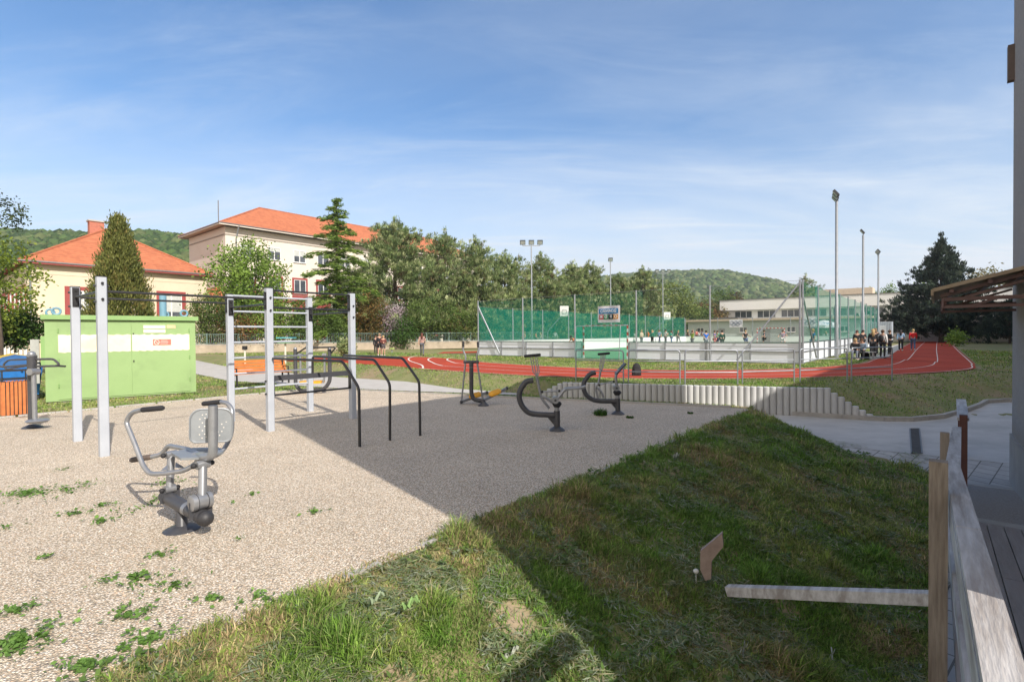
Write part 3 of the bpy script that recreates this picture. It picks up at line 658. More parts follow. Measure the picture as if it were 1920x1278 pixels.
# ---------------------------------------------------------------- waist twister, left
z6 = lambda x, y: (x/3.994, 500+y/3.994)
def T6(x, y, d=11.1): return D(*z6(x, y), d)
tb0 = G(61, 802); tw = thing('waist_twister', tb0, 'anthracite and silver waist twister with looped handlebars at the left edge', 'fitness machine')
mb = MB(); mb.tube([tb0, tb0+Vector((0, 0, .03)), tb0+Vector((0, 0, .08))], [.2, .17, .06], 18); mb.build('base_flange', dark, tw, smooth=True)
MB().cyl(T6(240, 665), T6(232, 1150), .088, 16, .05).build('column', dark, tw, smooth=True)
mb = MB(); mb.ball(T6(236, 655), .075, 14, (1, 1, .9)); mb.cyl(T6(236, 672), T6(236, 660), .09, 16); mb.build('column_cap', silver, tw, smooth=True)
MB().cyl(T6(252, 790, 10.98), T6(262, 1150, 10.98), .045, 14).build('swing_post', silver, tw, smooth=True)
c = T6(252, 785, 10.98); MB().cyl(c+Vector((0, -.10, 0)), c+Vector((0, .1, 0)), .07, 16).build('pivot', silver, tw, smooth=True)
c = T6(282, 1150, 10.9); MB().tube([c+Vector((0, 0, .03)), c+Vector((0, 0, 0)), c-Vector((0, 0, .04))], [.17, .21, .16], 20).build('foot_disc', silver, tw, smooth=True)
MB().tube([T6(0, 745), T6(15, 750), T6(205, 735)], .022, 8).build('handlebar', dark, tw, smooth=True)
MB().tube([T6(210, 692), T6(60, 698), T6(22, 735), T6(45, 768), T6(205, 742)], .019, 8, bend=.06).build('handlebar', dark, tw, smooth=True)
MB().tube([T6(270, 692), T6(400, 690), T6(440, 725), T6(432, 742), T6(272, 745)], .024, 8, bend=.06).build('handlebar', dark, tw, smooth=True)
MB().tube([T6(420, 740), T6(490, 745)], [.024, .02], 8).build('grip', rubber, tw, smooth=True)

# ---------------------------------------------------------------- air walker behind the frame
def A8(x, y, d=17.3): return D(*Z8(x, y), d)
aw = thing('air_walker', A8(770, 800), 'black and silver air walker with yellow foot plates behind the wall bars', 'fitness machine')
MB().tube([A8(652, 505, 17.5), A8(655, 760, 17.5), A8(690, 800, 17.4), A8(860, 785, 17.2), A8(898, 730, 17.2), A8(893, 505, 17.2)], .062, 12, bend=.28).build('frame', dark, aw, smooth=True)
for q_ in (A8(652, 503, 17.5), A8(893, 503, 17.2)): MB().ball(q_, .062, 10).build('post_cap', silver, aw, smooth=True)
MB().tube([A8(665, 535, 17.5), A8(725, 495, 17.2), A8(940, 491, 17.0), A8(905, 532, 17.2)], .028, 8, bend=.08).build('handlebar', black, aw, smooth=True)
for x0, x1, dd_ in ((688, 700, 17.45), (858, 848, 17.2)):
    MB().tube([A8(x0, 540, dd_), A8(x0+2, 690, dd_), A8(x1, 742, dd_)], .036, 8, bend=.08).build('swing_arm', silver, aw, smooth=True)
    c = A8(x0, 545, dd_); MB().cyl(c+Vector((-.07, 0, 0)), c+Vector((.07, 0, 0)), .055, 12).build('pivot', silver, aw, smooth=True)
for x0, x1 in ((700, 765), (775, 848)):
    c = A8((x0+x1)/2, 735, 17.3); MB().cbox(c, (.33, .5, .07), .05).build('foot_plate', yellow, aw)
c = A8(775, 805, 17.3); MB().cyl(Vector((c.x, c.y, -.02)), Vector((c.x, c.y, .05)), .14, 12).build('base_flange', dark, aw, smooth=True)

# ---------------------------------------------------------------- elliptical trainer
z1 = lambda x, y: (840+x/4.8, 620+y/4.8)
def L1(x, y, d=14.1): return D(*z1(x, y), d)
e0 = G(*z1(318, 676)); et = thing('elliptical_trainer', e0, 'elliptical walker with two upright handles and yellow pedals near the far gravel edge', 'fitness machine')
MB().tube([e0, e0+Vector((0, 0, .03)), e0+Vector((0, 0, .09)), L1(308, 632, e0.y)], [.16, .15, .07, .06], 16).build('base_flange', dark, et, smooth=True)
MB().tube([L1(210, 330), L1(210, 560), L1(228, 618), L1(312, 632)], .058, 14, bend=.25).build('column', dark, et, smooth=True)
MB().cyl(L1(210, 320), L1(210, 362), .045, 12).build('collar', silver, et, smooth=True)
mb = MB(); mb.cyl(L1(140, 280), L1(278, 280), .042, 12); mb.cyl(L1(210, 280), L1(210, 325), .06, 10); mb.build('crossbar', dark, et, smooth=True)
for pts, g in (([(138, 145), (135, 175), (160, 225), (157, 285), (122, 625)], (138, 95)), ([(272, 150), (278, 165), (260, 215), (262, 285), (312, 615)], (268, 98))):
    MB().tube([L1(*p) for p in pts], .024, 10, bend=.06).build('lever', silver, et, smooth=True)
    MB().cyl(L1(*g), L1(*pts[0]), .031, 10).build('grip', rubber, et, smooth=True)
for a, b, d0, d1 in (((120, 640), (350, 555), 14.3, 14.6), ((318, 628), (530, 516), 13.9, 14.3)):
    MB().beam(L1(*a, d0), L1(*b, d1), .05, .07).build('pedal_rail', silver, et); MB().ball(L1(*a, d0), .05, 8).build('rail_joint', dark, et, smooth=True)
    MB().ball(L1(*b, d1), .05, 8).build('rail_joint', dark, et, smooth=True)
for a, b, d in (((190, 598), (300, 563), 14.25), ((368, 578), (476, 535), 14.0)):
    p, q = L1(*a, d), L1(*b, d+.15); MB().tube([p, p.lerp(q, .12), p.lerp(q, .5), p.lerp(q, .88), q], [.03, .085, .095, .085, .03], 12, flat=.55).build('pedal', yellow, et, smooth=True)

# ---------------------------------------------------------------- two rider machines
def rider(label, zf, d, base, c, post, hub, boot, seat, lever, fork, topbar, links, plate):
    f = lambda x, y, dd=0: D(*zf(x, y), d+dd)
    r = thing('rider_machine', base, label, 'fitness machine', 'horse rider machines')
    MB().tube([base, base+Vector((0, 0, .03)), base+Vector((0, 0, .09))], [.165, .15, .07], 18).build('base_flange', dark, r, smooth=True)
    MB().tube([f(*p) for p in c], .056, 14, bend=.2).build('curved_frame', dark, r, smooth=True)
    MB().cyl(Vector((base.x, base.y, .03)), f(*post), .062, 14).build('column', dark, r, smooth=True)
    p = f(*post); MB().cyl(p, p+Vector((0, 0, .10)), .05, 12).build('collar', silver, r, smooth=True)
    pp = f(*c[-1]); MB().prism([pp+Vector((-.15, 0, -.04)), pp+Vector((0, 0, -.04)), pp+Vector((.0, 0, -.22))], (0, .012, 0)).build('gusset', dark, r)
    p = f(*boot); MB().tube([p+Vector((0, 0, -.07)), p, p+Vector((0, 0, .04))], [.06, .10, .075], 12).build('rubber_boot', rubber, r, smooth=True)
    p = f(*hub); mb = MB(); mb.cyl(p+Vector((0, -.09, 0)), p+Vector((0, .09, 0)), .07, 18); mb.build('hub', silver, r, smooth=True); MB().cyl(p+Vector((0, -.1, 0)), p+Vector((0, -.088, 0)), .025, 10).build('bolt', dark, r)
    MB().tube([f(*q) for q in seat], .034, 10, bend=.08).build('seat_arm', silver, r, smooth=True)
    a, b = f(*plate[0]), f(*plate[1]); MB().beam(a, b, .22 if len(plate) < 3 else .26, .03).build('saddle_plate', silver if len(plate) < 3 else dark, r)
    for q in lever: MB().tube([f(*t) for t in q], .026, 10, bend=.05).build('lever', silver, r, smooth=True)
    mb = MB()
    for q in fork: mb.tube([f(*t) for t in q], .011, 6, bend=.03)
    mb.build('handle_fork', silver, r, smooth=True)
    a, b = f(*topbar[0]), f(*topbar[1]); MB().tube([a, a.lerp(b, .05), a.lerp(b, .95), b], [.02, .03, .03, .02], 10).build('grip', rubber, r, smooth=True)
    for q in links: MB().cyl(f(*q[0]), f(*q[1]), .017, 8).build('link_rod', silver, r, smooth=True); mbq = MB(); mbq.ball(f(*q[0]), .028, 8); mbq.ball(f(*q[1]), .028, 8); mbq.build('joint', rubber, r, smooth=True)
b = G(*z1(982, 900))
rider('black and silver rider machine with a big C shaped frame, the nearer of the two', z1, b.y, b,
      [(768, 445), (700, 455), (650, 530), (637, 590), (660, 670), (720, 738), (800, 752), (960, 757)], (980, 718), (963, 620, -.06), (980, 655), [(985, 612), (1052, 522), (1200, 512), (1238, 500)],
      [[(797, 410), (838, 600), (880, 655), (912, 698)], [(842, 590), (880, 600), (945, 650)]],
      [[(740, 225), (765, 370), (797, 405)], [(758, 225), (782, 350), (800, 405)], [(782, 225), (803, 340), (803, 405)], [(798, 222), (822, 370), (806, 405)]], ((685, 229), (835, 215)), [((848, 549), (1000, 540))], ((1050, 520), (1190, 514)))
b = G(*z1(1530, 752))
rider('black and silver rider machine with a dark tilted saddle, the farther of the two', z1, b.y, b,
      [(1328, 376), (1275, 388), (1228, 450), (1215, 505), (1238, 575), (1300, 622), (1370, 632), (1520, 633)], (1526, 608), (1512, 512, -.06), (1522, 553), [(1518, 505), (1508, 400), (1540, 350)],
      [[(1375, 350), (1352, 480), (1325, 500), (1355, 628)], [(1340, 510), (1375, 540), (1402, 602)]],
      [[(1378, 210), (1362, 340), (1375, 360)], [(1392, 208), (1372, 340), (1377, 360)], [(1405, 206), (1385, 340), (1380, 360)], [(1418, 205), (1398, 320), (1383, 360)]], ((1348, 211), (1457, 201)), [((1360, 487), (1490, 455))], ((1508, 390), (1595, 292), 1))

# ---------------------------------------------------------------- bench, litter bin, containers, bollard lamps
orange = mat('orange_stained_timber', (.62, .19, .04), .6, col2=(.50, .14, .03), nscale=5, stretch=(1, 1, 1), bump=.15)
orangeb = mat('brown_orange_slats', (.52, .17, .045), .6, col2=(.40, .12, .03), nscale=6)
bb = Vector((-9.9, 19.95, .1)); bn = thing('park_bench', bb, 'park bench of orange timber slats on black legs facing the gravel', 'bench')
bx = U.copy(); by = V.copy()   # bench long axis roughly across the view
bx = U.copy(); by = V.copy()
Lb = 2.2
c0 = Vector((bb.x, bb.y, .1))
for i in range(4): MB().box(c0-by*(.05+.02*(3-i)*-1)+Vector((0, 0, .50+.125*i))-by*.04*i*.5, (Lb, .03, .10), bx, by).build('back_slat', orange, bn)
for i in range(4): MB().box(c0+by*(.08+.12*i)+Vector((0, 0, .44)), (Lb, .10, .035), bx, by).build('seat_slat', orange, bn)
for s in (-1, 1):
    e = c0+bx*s*(Lb/2-.12); mb = MB(); mb.beam(e+by*.46+Vector((0, 0, -.02)), e+by*.44+Vector((0, 0, .42)), .05, .05, up=bx); mb.beam(e-by*.06+Vector((0, 0, -.02)), e-by*.06+Vector((0, 0, .95)), .05, .05, up=bx); mb.beam(e-by*.06+Vector((0, 0, .40)), e+by*.46+Vector((0, 0, .40)), .05, .04)
    mb.beam(e-by*.04+Vector((0, 0, .64)), e+by*.44+Vector((0, 0, .64)), .05, .03); mb.beam(e+by*.42+Vector((0, 0, .64)), e+by*.44+Vector((0, 0, .42)), .04, .04, up=bx); mb.build('leg_frame', black, bn)
# litter bin
lb0 = G(28, 779); lbn = thing('litter_bin', lb0, 'square litter bin clad in orange vertical timber slats with a black frame top', 'litter bin')
sx = .52; H = .82
for s, ax, ay in ((-1, U, V), (1, U, V), (-1, V, U), (1, V, U)):
    for k in range(7):
        t = -sx/2+.04+k*(sx-.08)/6; MB().box(lb0+ay*s*sx/2*.98+ax*t+Vector((0, 0, .05+H/2)), (.055, .022, H), ax, ay).build('slat', orangeb, lbn)
MB().box(lb0+Vector((0, 0, .45)), (sx-.06, sx-.06, .8), U, V).build('liner', black, lbn)
mb = MB()
for su in (-1, 1):
    for sv in (-1, 1): mb.cyl(lb0+U*su*.24+V*sv*.24+Vector((0, 0, .8)), lb0+U*su*.24+V*sv*.24+Vector((0, 0, 1.14)), .016, 6)
for z in (.93, 1.14):
    for s in (-1, 1): mb.beam(lb0+U*s*.25-V*.26+Vector((0, 0, z)), lb0+U*s*.25+V*.26+Vector((0, 0, z)), .03, .03); mb.beam(lb0+V*s*.25-U*.26+Vector((0, 0, z)), lb0+V*s*.25+U*.26+Vector((0, 0, z)), .03, .03)
mb.build('top_frame', black, lbn)
# wheeled containers
def container(label, c, colr, lidc, ax, ay, w=1.25, d=1.0):
    c = Vector(c); t = thing('waste_container', c, label, 'waste container'); m1 = mat('plastic_'+label.split()[0], colr, .45); m2 = mat('lid_'+label.split()[0], lidc, .45)
    def ring(z, k): return [c+ax*(sx*w/2*k)+ay*(sy*d/2*k)+Vector((0, 0, z)) for sx, sy in ((-1, -1), (1, -1), (1, 1), (-1, 1))]
    mb = MB(); a = ring(.18, .82); b = ring(1.08, 1.0); mb.add(a+b, [(3, 2, 1, 0), (4, 5, 6, 7)]+[(i, (i+1) % 4, 4+(i+1) % 4, 4+i) for i in range(4)])
    for k in (-.3, 0, .3):
        mb.beam(c+ax*k*w-ay*d*.44+Vector((0, 0, .25)), c+ax*k*w-ay*d*.5+Vector((0, 0, 1.0)), .05, .03, up=ax)
    mb.build('body', m1, t)
    mb = MB()
    prof = [(-.5, 1.08), (-.47, 1.2), (-.3, 1.34), (0, 1.42), (.3, 1.36), (.5, 1.10)]
    n = len(prof); vs = [c-ax*w*.51+ay*d*p+Vector((0, 0, z)) for p, z in prof]+[c+ax*w*.51+ay*d*p+Vector((0, 0, z)) for p, z in prof]
    mb.add(vs, [tuple(range(n)), tuple(range(2*n-1, n-1, -1))]+[(i, i+n, i+n+1, i+1) for i in range(n-1)]); mb.build('lid', m2, t)
    mb = MB(); mb.cyl(c-ax*w*.56+Vector((0, 0, .98)), c+ax*w*.56+Vector((0, 0, .98)), .03, 8); mb.build('lifting_bar', m1, t)
    for sx in (-1, 1):
        for sy in (-1, 1): p = c+ax*sx*w*.34+ay*sy*d*.34; MB().cyl(p+ax*-.03+Vector((0, 0, .09)), p+ax*.03+Vector((0, 0, .09)), .09, 12).build('wheel', rubber, t)
container('blue wheeled recycling container with domed lid behind the litter bin', (-15.55, 16.1, 0), (.02, .17, .52), (.03, .13, .36), V, U)
container('yellow wheeled recycling container mostly hidden behind the blue one', (-16.85, 17.3, 0), (.65, .42, .03), (.68, .46, .04), V, U)
def bollard(px, py, z, hgt, label):
    p = G(px, py, z); t = thing('bollard_lamp', p, label, 'bollard lamp'); MB().cyl(p, p+Vector((0, 0, hgt)), .06, 10).build('post', mat('cream_post_paint', (.66, .62, .52), .6), t, smooth=True)
    MB().box(p+Vector((0, 0, hgt+.12)), (.24, .2, .24)).build('lamp_head', black, t)
bollard(459.5, 685, .1, 1.0, 'low bollard lamp with cream post and square black head behind the bench')
bp = G(535, 688, .1); tp = thing('table_tennis_table', bp, 'cyan edged outdoor table on a cream post beyond the bench', 'table')
MB().box(D(537, 633, bp.y), (.95, .6, .06)).build('tabletop', mat('cyan_board', (.10, .42, .50), .5), tp); MB().box(D(537, 641, bp.y), (.85, .5, .12)).build('apron', mat('green_board', (.12, .34, .16), .6), tp)
MB().cyl(bp, D(535, 640, bp.y), .06, 8).build('leg', MATS['cream_post_paint'], tp)

# ---------------------------------------------------------------- green transformer cabin
def cabin():
    a = G(86, 757); b = G(368, 737); ax = (b-a).normalized(); L = (b-a).length; ay = Vector((-ax.y, ax.x, 0)); dep = 2.3
    t = thing('transformer_cabin', (a+b)/2, 'pale green metal transformer cabin with a hand painted cream band and double doors', 'utility cabin')
    gm = mat('pale_green_paint', (.265, .395, .165), .55, col2=(.245, .37, .15), nscale=1.5, bump=.06, bscale=12, col3=(.225, .335, .14), n3scale=.8); gd = mat('pale_green_roof_paint', (.23, .38, .14), .5, col2=(.20, .34, .12), nscale=2)
    cm = mat('cream_band_paint', (.70, .66, .49), .6, col2=(.78, .74, .60), nscale=.9, col3=(.74, .68, .42), n3scale=1.1)
    Z = Vector((0, 0, 1)); H = 2.42
    MB().box(a+ax*L/2+ay*dep/2+Z*(H/2+.05), (L, dep, H), ax, ay).build('body', gm, t)
    MB().box(a+ax*L/2+ay*dep/2+Z*(H+.14), (L+.16, dep+.2, .14), ax, ay).build('roof', gd, t)
    MB().box(a+ax*L/2+ay*dep/2+Z*.02, (L-.1, dep-.1, .1), ax, ay).build('plinth', conc, t)
    def panel(u0, u1, z0, z1, m, nm, off=.012, th=.02, par=t): 
        return MB().box(a+ax*(u0+u1)/2*L+Z*(z0+z1)/2-ay*off, ((u1-u0)*L, th, z1-z0), ax, ay).build(nm, m, par)
    d1 = panel(.075, .535, .10, H-.02, gm, 'door'); d2 = panel(.539, .955, .10, H-.02, gm, 'door')
    for d, u0, u1 in ((d1, .078, .533), (d2, .541, .952)):
        # band with slightly uneven hand painted edge
        mb = MB(); n = 24; top = []; bot = []
        for i in range(n+1):
            u = u0+(u1-u0)*i/n; top.append(a+ax*u*L-ay*.026+Z*(2.03+.012*math.sin(i*1.7)+.006*math.sin(i*4.1))); bot.append(a+ax*u*L-ay*.026+Z*(1.50+.012*math.sin(i*2.1+1)))
        for i in range(n): mb.quad(bot[i], bot[i+1], top[i+1], top[i])
        mb.build('painted_band', cm, d)
        mb = MB(); 
        for zz in (.45, 1.2, 2.1): mb.cyl(a+ax*(u0 if u0 < .3 else u1)*L-ay*.03+Z*zz, a+ax*(u0 if u0 < .3 else u1)*L-ay*.03+Z*(zz+.12), .018, 6)
        mb.build('hinge', gd, d)
    mb = MB(); mb.box(a+ax*.551*L+Z*1.18-ay*.035, (.03, .03, .06), ax, ay); mb.box(a+ax*.551*L+Z*2.06-ay*.035, (.03, .03, .04), ax, ay); mb.build('lock', black, d2)
    pm = mat('pale_plate', (.82, .80, .66), .5)
    panel(.62, .775, 2.22, 2.33, pm, 'plate', .03, .01); panel(.62, .775, 2.085, 2.19, pm, 'plate', .03, .01); panel(.785, .85, 2.23, 2.34, mat('peach_plate', (.68, .52, .30), .5), 'plate', .03, .01)
    sg = panel(.685, .815, 1.68, 1.875, mat('faded_red_sign', (.62, .17, .13), .5), 'warning_sign', .032, .01)
    c = a+ax*.712*L+Z*1.777-ay*.040; mb = MB(); n = 20
    for i in range(n):
        q = [(math.cos(2*math.pi*k/n), math.sin(2*math.pi*k/n)) for k in (i, i+1)]
        mb.quad(c+ax*q[0][0]*.055+Z*q[0][1]*.07, c+ax*q[1][0]*.055+Z*q[1][1]*.07, c+ax*q[1][0]*.075+Z*q[1][1]*.09, c+ax*q[0][0]*.075+Z*q[0][1]*.09)
    mb.beam(c+ax*-.045+Z*.05, c+ax*.045-Z*.05, .002, .016)
    for k, (zo, w) in enumerate(((.05, .18), (.0, .22), (-.05, .20))): mb.box(a+ax*.765*L+Z*(1.777+zo)-ay*.04, (w, .002, .014), ax, ay)
    mb.build('sign_marks', mat('sign_white', (.80, .62, .55), .5), sg)
    # ventilation louvre and meter boxes on the left end
    mb = MB(); mb.box(a+ay*.75+Z*1.55-ax*.05, (.10, .7, .9), ax, ay); mb.build('side_vent', gd, t)
    mb = MB(); mb.box(a+ay*1.2+Z*1.55-ax*.25, (.2, .35, .7), ax, ay); mb.box(a+ay*1.2+Z*.85-ax*.25, (.2, .35, .6), ax, ay); mb.build('meter_box', mat('grey_meter_box', (.40, .41, .40), .6), t)
    # lifting rings and blue vent stack on the roof
    rm = mat('blue_ring_paint', (.16, .31, .42), .5)
    for uu_, off in ((.07, .35), (.03, 1.5), (.93, .35), (.84, 1.9)):
        c = a+ax*uu_*L+ay*off+Z*(H+.33); pts = [c+(ax*math.cos(k)+Z*math.sin(k))*.10 for k in np.linspace(0, 2*math.pi, 17)]
        MB().tube(pts, .032, 8, caps=False).build('lifting_ring', rm, t, smooth=True)
    c = a+ax*.80*L+ay*1.2+Z*(H+.2); MB().cyl(c, c+Z*.85, .11, 16).build('vent_stack', rm, t, smooth=True)
cabin()

# ---------------------------------------------------------------- people
def skin_mesh(name, pts, edges, rad, root=0, sub=1):
    me = bpy.data.meshes.new(name); me.from_pydata(pts, edges, []); ob = bpy.data.objects.new(name, me); COL.objects.link(ob)
    m = ob.modifiers.new('s', 'SKIN'); 
    for i, r in enumerate(rad): me.skin_vertices[0].data[i].radius = (r if isinstance(r, tuple) else (r, r))
    me.skin_vertices[0].data[root].use_root = True
    s = ob.modifiers.new('ss', 'SUBSURF'); s.levels = sub; s.render_levels = sub
    dg = bpy.context.evaluated_depsgraph_get(); dg.update(); nm = bpy.data.meshes.new_from_object(ob.evaluated_get(dg)); nm.name = name
    bpy.data.objects.remove(ob); bpy.data.meshes.remove(me)
    nm.polygons.foreach_set('use_smooth', [True]*len(nm.polygons)); nm.materials.clear(); return nm
SK = {}
def pose_pts(pose):
    # local frame: x right, y forward, z up; 1.68 m tall
    J = dict(pel=(0, 0, .94), spi=(0, 0, 1.14), che=(0, 0, 1.32), nec=(0, .0, 1.45), hd0=(0, .01, 1.51), hd1=(0, .02, 1.58), hd2=(0, .01, 1.66))
    for s, k in ((-1, 'l'), (1, 'r')):
        J['sh'+k] = (.17*s, 0, 1.385); J['el'+k] = (.22*s, -.02, 1.12); J['wr'+k] = (.21*s, .06, .89); J['ha'+k] = (.21*s, .08, .80)
        J['hi'+k] = (.09*s, 0, .90); J['kn'+k] = (.10*s, .01, .50); J['an'+k] = (.10*s, -.02, .08); J['to'+k] = (.11*s, .14, .03)
    def st(**k):
        for a, b in k.items(): J[a] = b
    if pose == 'walk':
        st(knl=(-.09, .16, .52), anl=(-.09, .24, .10), tol=(-.09, .40, .06), knr=(.09, -.02, .50), anr=(.09, -.30, .13), tor=(.09, -.18, .03), ell=(-.23, -.10, 1.12), wrl=(-.22, -.08, .88), hal=(-.22, -.05, .80), elr=(.23, .05, 1.12), wrr=(.2, .24, .95), har=(.19, .31, .90))
    elif pose == 'fold':
        st(ell=(-.23, .02, 1.12), wrl=(-.02, .22, 1.13), hal=(.06, .23, 1.15), elr=(.23, .02, 1.12), wrr=(.02, .24, 1.08), har=(-.06, .24, 1.07))
    elif pose == 'sit':
        for k, s in (('l', -1), ('r', 1)):
            J['kn'+k] = (.11*s, .42, .90); J['an'+k] = (.11*s, .48, .48); J['to'+k] = (.12*s, .64, .44); J['el'+k] = (.23*s, .08, 1.13); J['wr'+k] = (.12*s, .30, 1.02); J['ha'+k] = (.10*s, .37, 1.0)
        st(che=(0, .05, 1.31), nec=(0, .08, 1.43), hd0=(0, .10, 1.49), hd1=(0, .12, 1.56), hd2=(0, .11, 1.64)); J['shl'] = (-.17, .05, 1.375); J['shr'] = (.17, .05, 1.375)
    elif pose == 'up':
        st(ell=(-.24, .05, 1.55), wrl=(-.18, .10, 1.78), hal=(-.17, .11, 1.86), elr=(.24, .10, 1.25), wrr=(.16, .28, 1.40), har=(.15, .31, 1.47))
    elif pose == 'phone':
        st(elr=(.23, .03, 1.12), wrr=(.12, .24, 1.25), har=(.10, .27, 1.32))
    elif pose == 'play':
        st(knl=(-.14, .16, .52), anl=(-.18, .02, .14), tol=(-.18, .16, .08), knr=(.14, .08, .49), anr=(.20, -.02, .08), tor=(.22, .13, .03), ell=(-.32, .05, 1.18), wrl=(-.34, .26, 1.08), hal=(-.34, .34, 1.08), elr=(.32, -.08, 1.2), wrr=(.40, .08, 1.05), har=(.42, .14, 1.0))
    elif pose == 'lean':
        for k in ('che', 'nec', 'hd0', 'hd1', 'hd2', 'spi', 'shl', 'shr'): 
            x, y, z = J[k]; a = .75; J[k] = (x, y+(z-.94)*math.sin(a), .94+(z-.94)*math.cos(a))
        for k, s in (('l', -1), ('r', 1)): J['el'+k] = (.2*s, .42, 1.08); J['wr'+k] = (.14*s, .55, 1.0); J['ha'+k] = (.12*s, .62, 1.0)
    return J
RADS = dict(pel=(.135, .10), spi=(.12, .085), che=(.15, .10), nec=.052, hd0=.066, hd1=.088, hd2=.06, sh=.058, el=.042, wr=.03, ha=.04, hi=.085, kn=.058, an=.04, to=.036)
EDG = [('pel', 'spi'), ('spi', 'che'), ('che', 'nec'), ('nec', 'hd0'), ('hd0', 'hd1'), ('hd1', 'hd2')]
for k in 'lr': EDG += [('che', 'sh'+k), ('sh'+k, 'el'+k), ('el'+k, 'wr'+k), ('wr'+k, 'ha'+k), ('pel', 'hi'+k), ('hi'+k, 'kn'+k), ('kn'+k, 'an'+k), ('an'+k, 'to'+k)]
def sub_skin(name, J, names, grow, root, cut=None):
    names = list(names); pts = []; rad = []
    for n in names:
        p = Vector(J[n])
        if cut and n in cut: o_, f_ = cut[n]; p = Vector(J[o_]).lerp(p, f_)
        pts.append(tuple(p)); r = RADS.get(n, RADS.get(n[:2])); r = r if isinstance(r, tuple) else (r, r); rad.append((r[0]+grow, r[1]+grow))
    ed = [(names.index(a), names.index(b)) for a, b in EDG if a in names and b in names]
    return skin_mesh(name, pts, ed, rad, names.index(root))
def templates(pose, sleeve, leg):
    key = (pose, sleeve, leg)
    if key in SK: return SK[key]
    J = pose_pts(pose); out = {}
    bk = ('body', pose)
    if bk not in SK: SK[bk] = sub_skin('person_body', J, J.keys(), 0, 'pel')
    out['body'] = SK[bk]
    tn = ['pel', 'spi', 'che', 'shl', 'shr', 'ell', 'elr']; cut = {}
    if sleeve == 'long': tn += ['wrl', 'wrr']
    else: cut = {'ell': ('shl', .6), 'elr': ('shr', .6)}
    out['top'] = sub_skin('top', J, tn, .016, 'spi', cut)
    ln = ['pel', 'hil', 'hir', 'knl', 'knr']; cut = {}
    if leg == 'long': ln += ['anl', 'anr']
    else: cut = {'knl': ('hil', .85), 'knr': ('hir', .85)}
    out['trousers'] = sub_skin('trousers', J, ln, .012 if leg == 'long' else .022, 'pel', cut)
    SK[key] = out; return out
CLOTH = {}
def cmat(c):
    k = tuple(round(x, 3) for x in c)
    if k not in CLOTH: CLOTH[k] = mat('cloth_%d' % len(CLOTH), c, .85, col2=tuple(x*.75 for x in c), nscale=14, bump=.1)
    return CLOTH[k]
def person(loc, rz, label, top=(.02, .02, .025), legs=(.02, .02, .025), hair=(.05, .03, .02), longhair=False, pose='stand', sleeve='long', leg='long', h=1.68, group=None, bag=None, shoes=(.7, .7, .7), skin=(.55, .33, .24)):
    t = thing('person', loc, label, 'person', group); t.rotation_euler = (0, 0, rz); s = h/1.70; t.scale = (s, s, s); T = templates(pose, sleeve, leg); J = pose_pts(pose)
    def put(me, nm, m):
        if not me.materials: me.materials.append(None)
        o = bpy.data.objects.new(nm, me); COL.objects.link(o); o.parent = t; o.material_slots[0].link = 'OBJECT'; o.material_slots[0].material = m; return o
    put(T['body'], 'body', cmat(skin)); put(T['top'], 'jacket' if sleeve == 'long' else 'shirt', cmat(top)); put(T['trousers'], 'trousers' if leg == 'long' else 'shorts', cmat(legs))
    ORIG['_z'] = (0, 0, 0)
    def loc_build(mb, nm, m):
        me = bpy.data.meshes.new(nm); me.from_pydata(mb.v, [], mb.f); me.polygons.foreach_set('use_smooth', [True]*len(me.polygons)); me.materials.append(m); o = bpy.data.objects.new(nm, me); COL.objects.link(o); o.parent = t; return o
    hd = Vector(J['hd1']); mb = MB(); mb.ball(hd+Vector((0, -.022, .028)), .108, 10, (.92, 1.0, 1.0))
    if longhair: mb.tube([hd+Vector((0, -.06, .05)), hd+Vector((0, -.10, -.10)), hd+Vector((0, -.10, -.34))], [.09, .095, .05], 8, flat=.8)
    loc_build(mb, 'hair', cmat(hair))
    # face features: nose and eyes (read only from close by)
    mb = MB(); mb.ball(hd+Vector((0, .095, -.015)), .017, 6, (.8, 1, 1.3)); loc_build(mb, 'nose', cmat(skin))
    for k in 'lr':
        a = Vector(J['an'+k]); b_ = Vector(J['to'+k]); mb = MB(); mb.tube([a+Vector((0, -.05, -.03)), a+Vector((0, 0, -.03)), b_, b_+(b_-a).normalized()*.03], [.035, .052, .042, .02], 8); loc_build(mb, 'shoe', cmat(shoes))
    if bag:
        c = Vector(J['che'])+Vector((0, -.2, -.14)); mb = MB(); mb.ball(c, .19, 10, (.8, .5, 1.15)); loc_build(mb, 'backpack', cmat(bag))
    return t
BLK = (.018, .018, .022); NAVY = (.03, .045, .10); JEAN = (.12, .19, .32); GRY = (.2, .21, .23); WHT = (.72, .72, .72); BLOND = (.42, .29, .14); BRN = (.09, .045, .025)
def at(px, py, z=.42): p = G(px, py, z); return (p.x, p.y, z)
def dpt(px, Y, z=.42): d = ray(px, 640); return (d.x*Y/d.y, Y, z)
# left group and walker
person(at(712, 667), R(10), 'person in a black jacket and black shorts standing left of the seated one', BLK, BLK, (.3, .2, .12), sleeve='long', leg='short', h=1.66, shoes=WHT)
person(at(719, 667), R(200), 'person in a dark red top and shorts half hidden behind the black jacket', (.16, .05, .04), (.10, .09, .10), BLOND, True, 'fold', leg='short', h=1.5)
person(at(705, 665), R(170), 'person in dark clothes with a grey blue bag at the left of the trio', BLK, BLK, BRN, True, 'stand', h=1.5, bag=(.16, .22, .30))
st_ = at(735, 663); tS = thing('round_seat', st_, 'small lime green seat under the person in white by the track', 'seat'); MB().tube([Vector(st_)+Vector((0, 0, .40)), Vector(st_)+Vector((0, 0, .46))], .22, 12).build('seat', mat('lime_plastic', (.35, .55, .08), .5), tS); MB().cyl(st_, Vector(st_)+Vector((0, 0, .40)), .04, 8).build('leg', galv, tS)
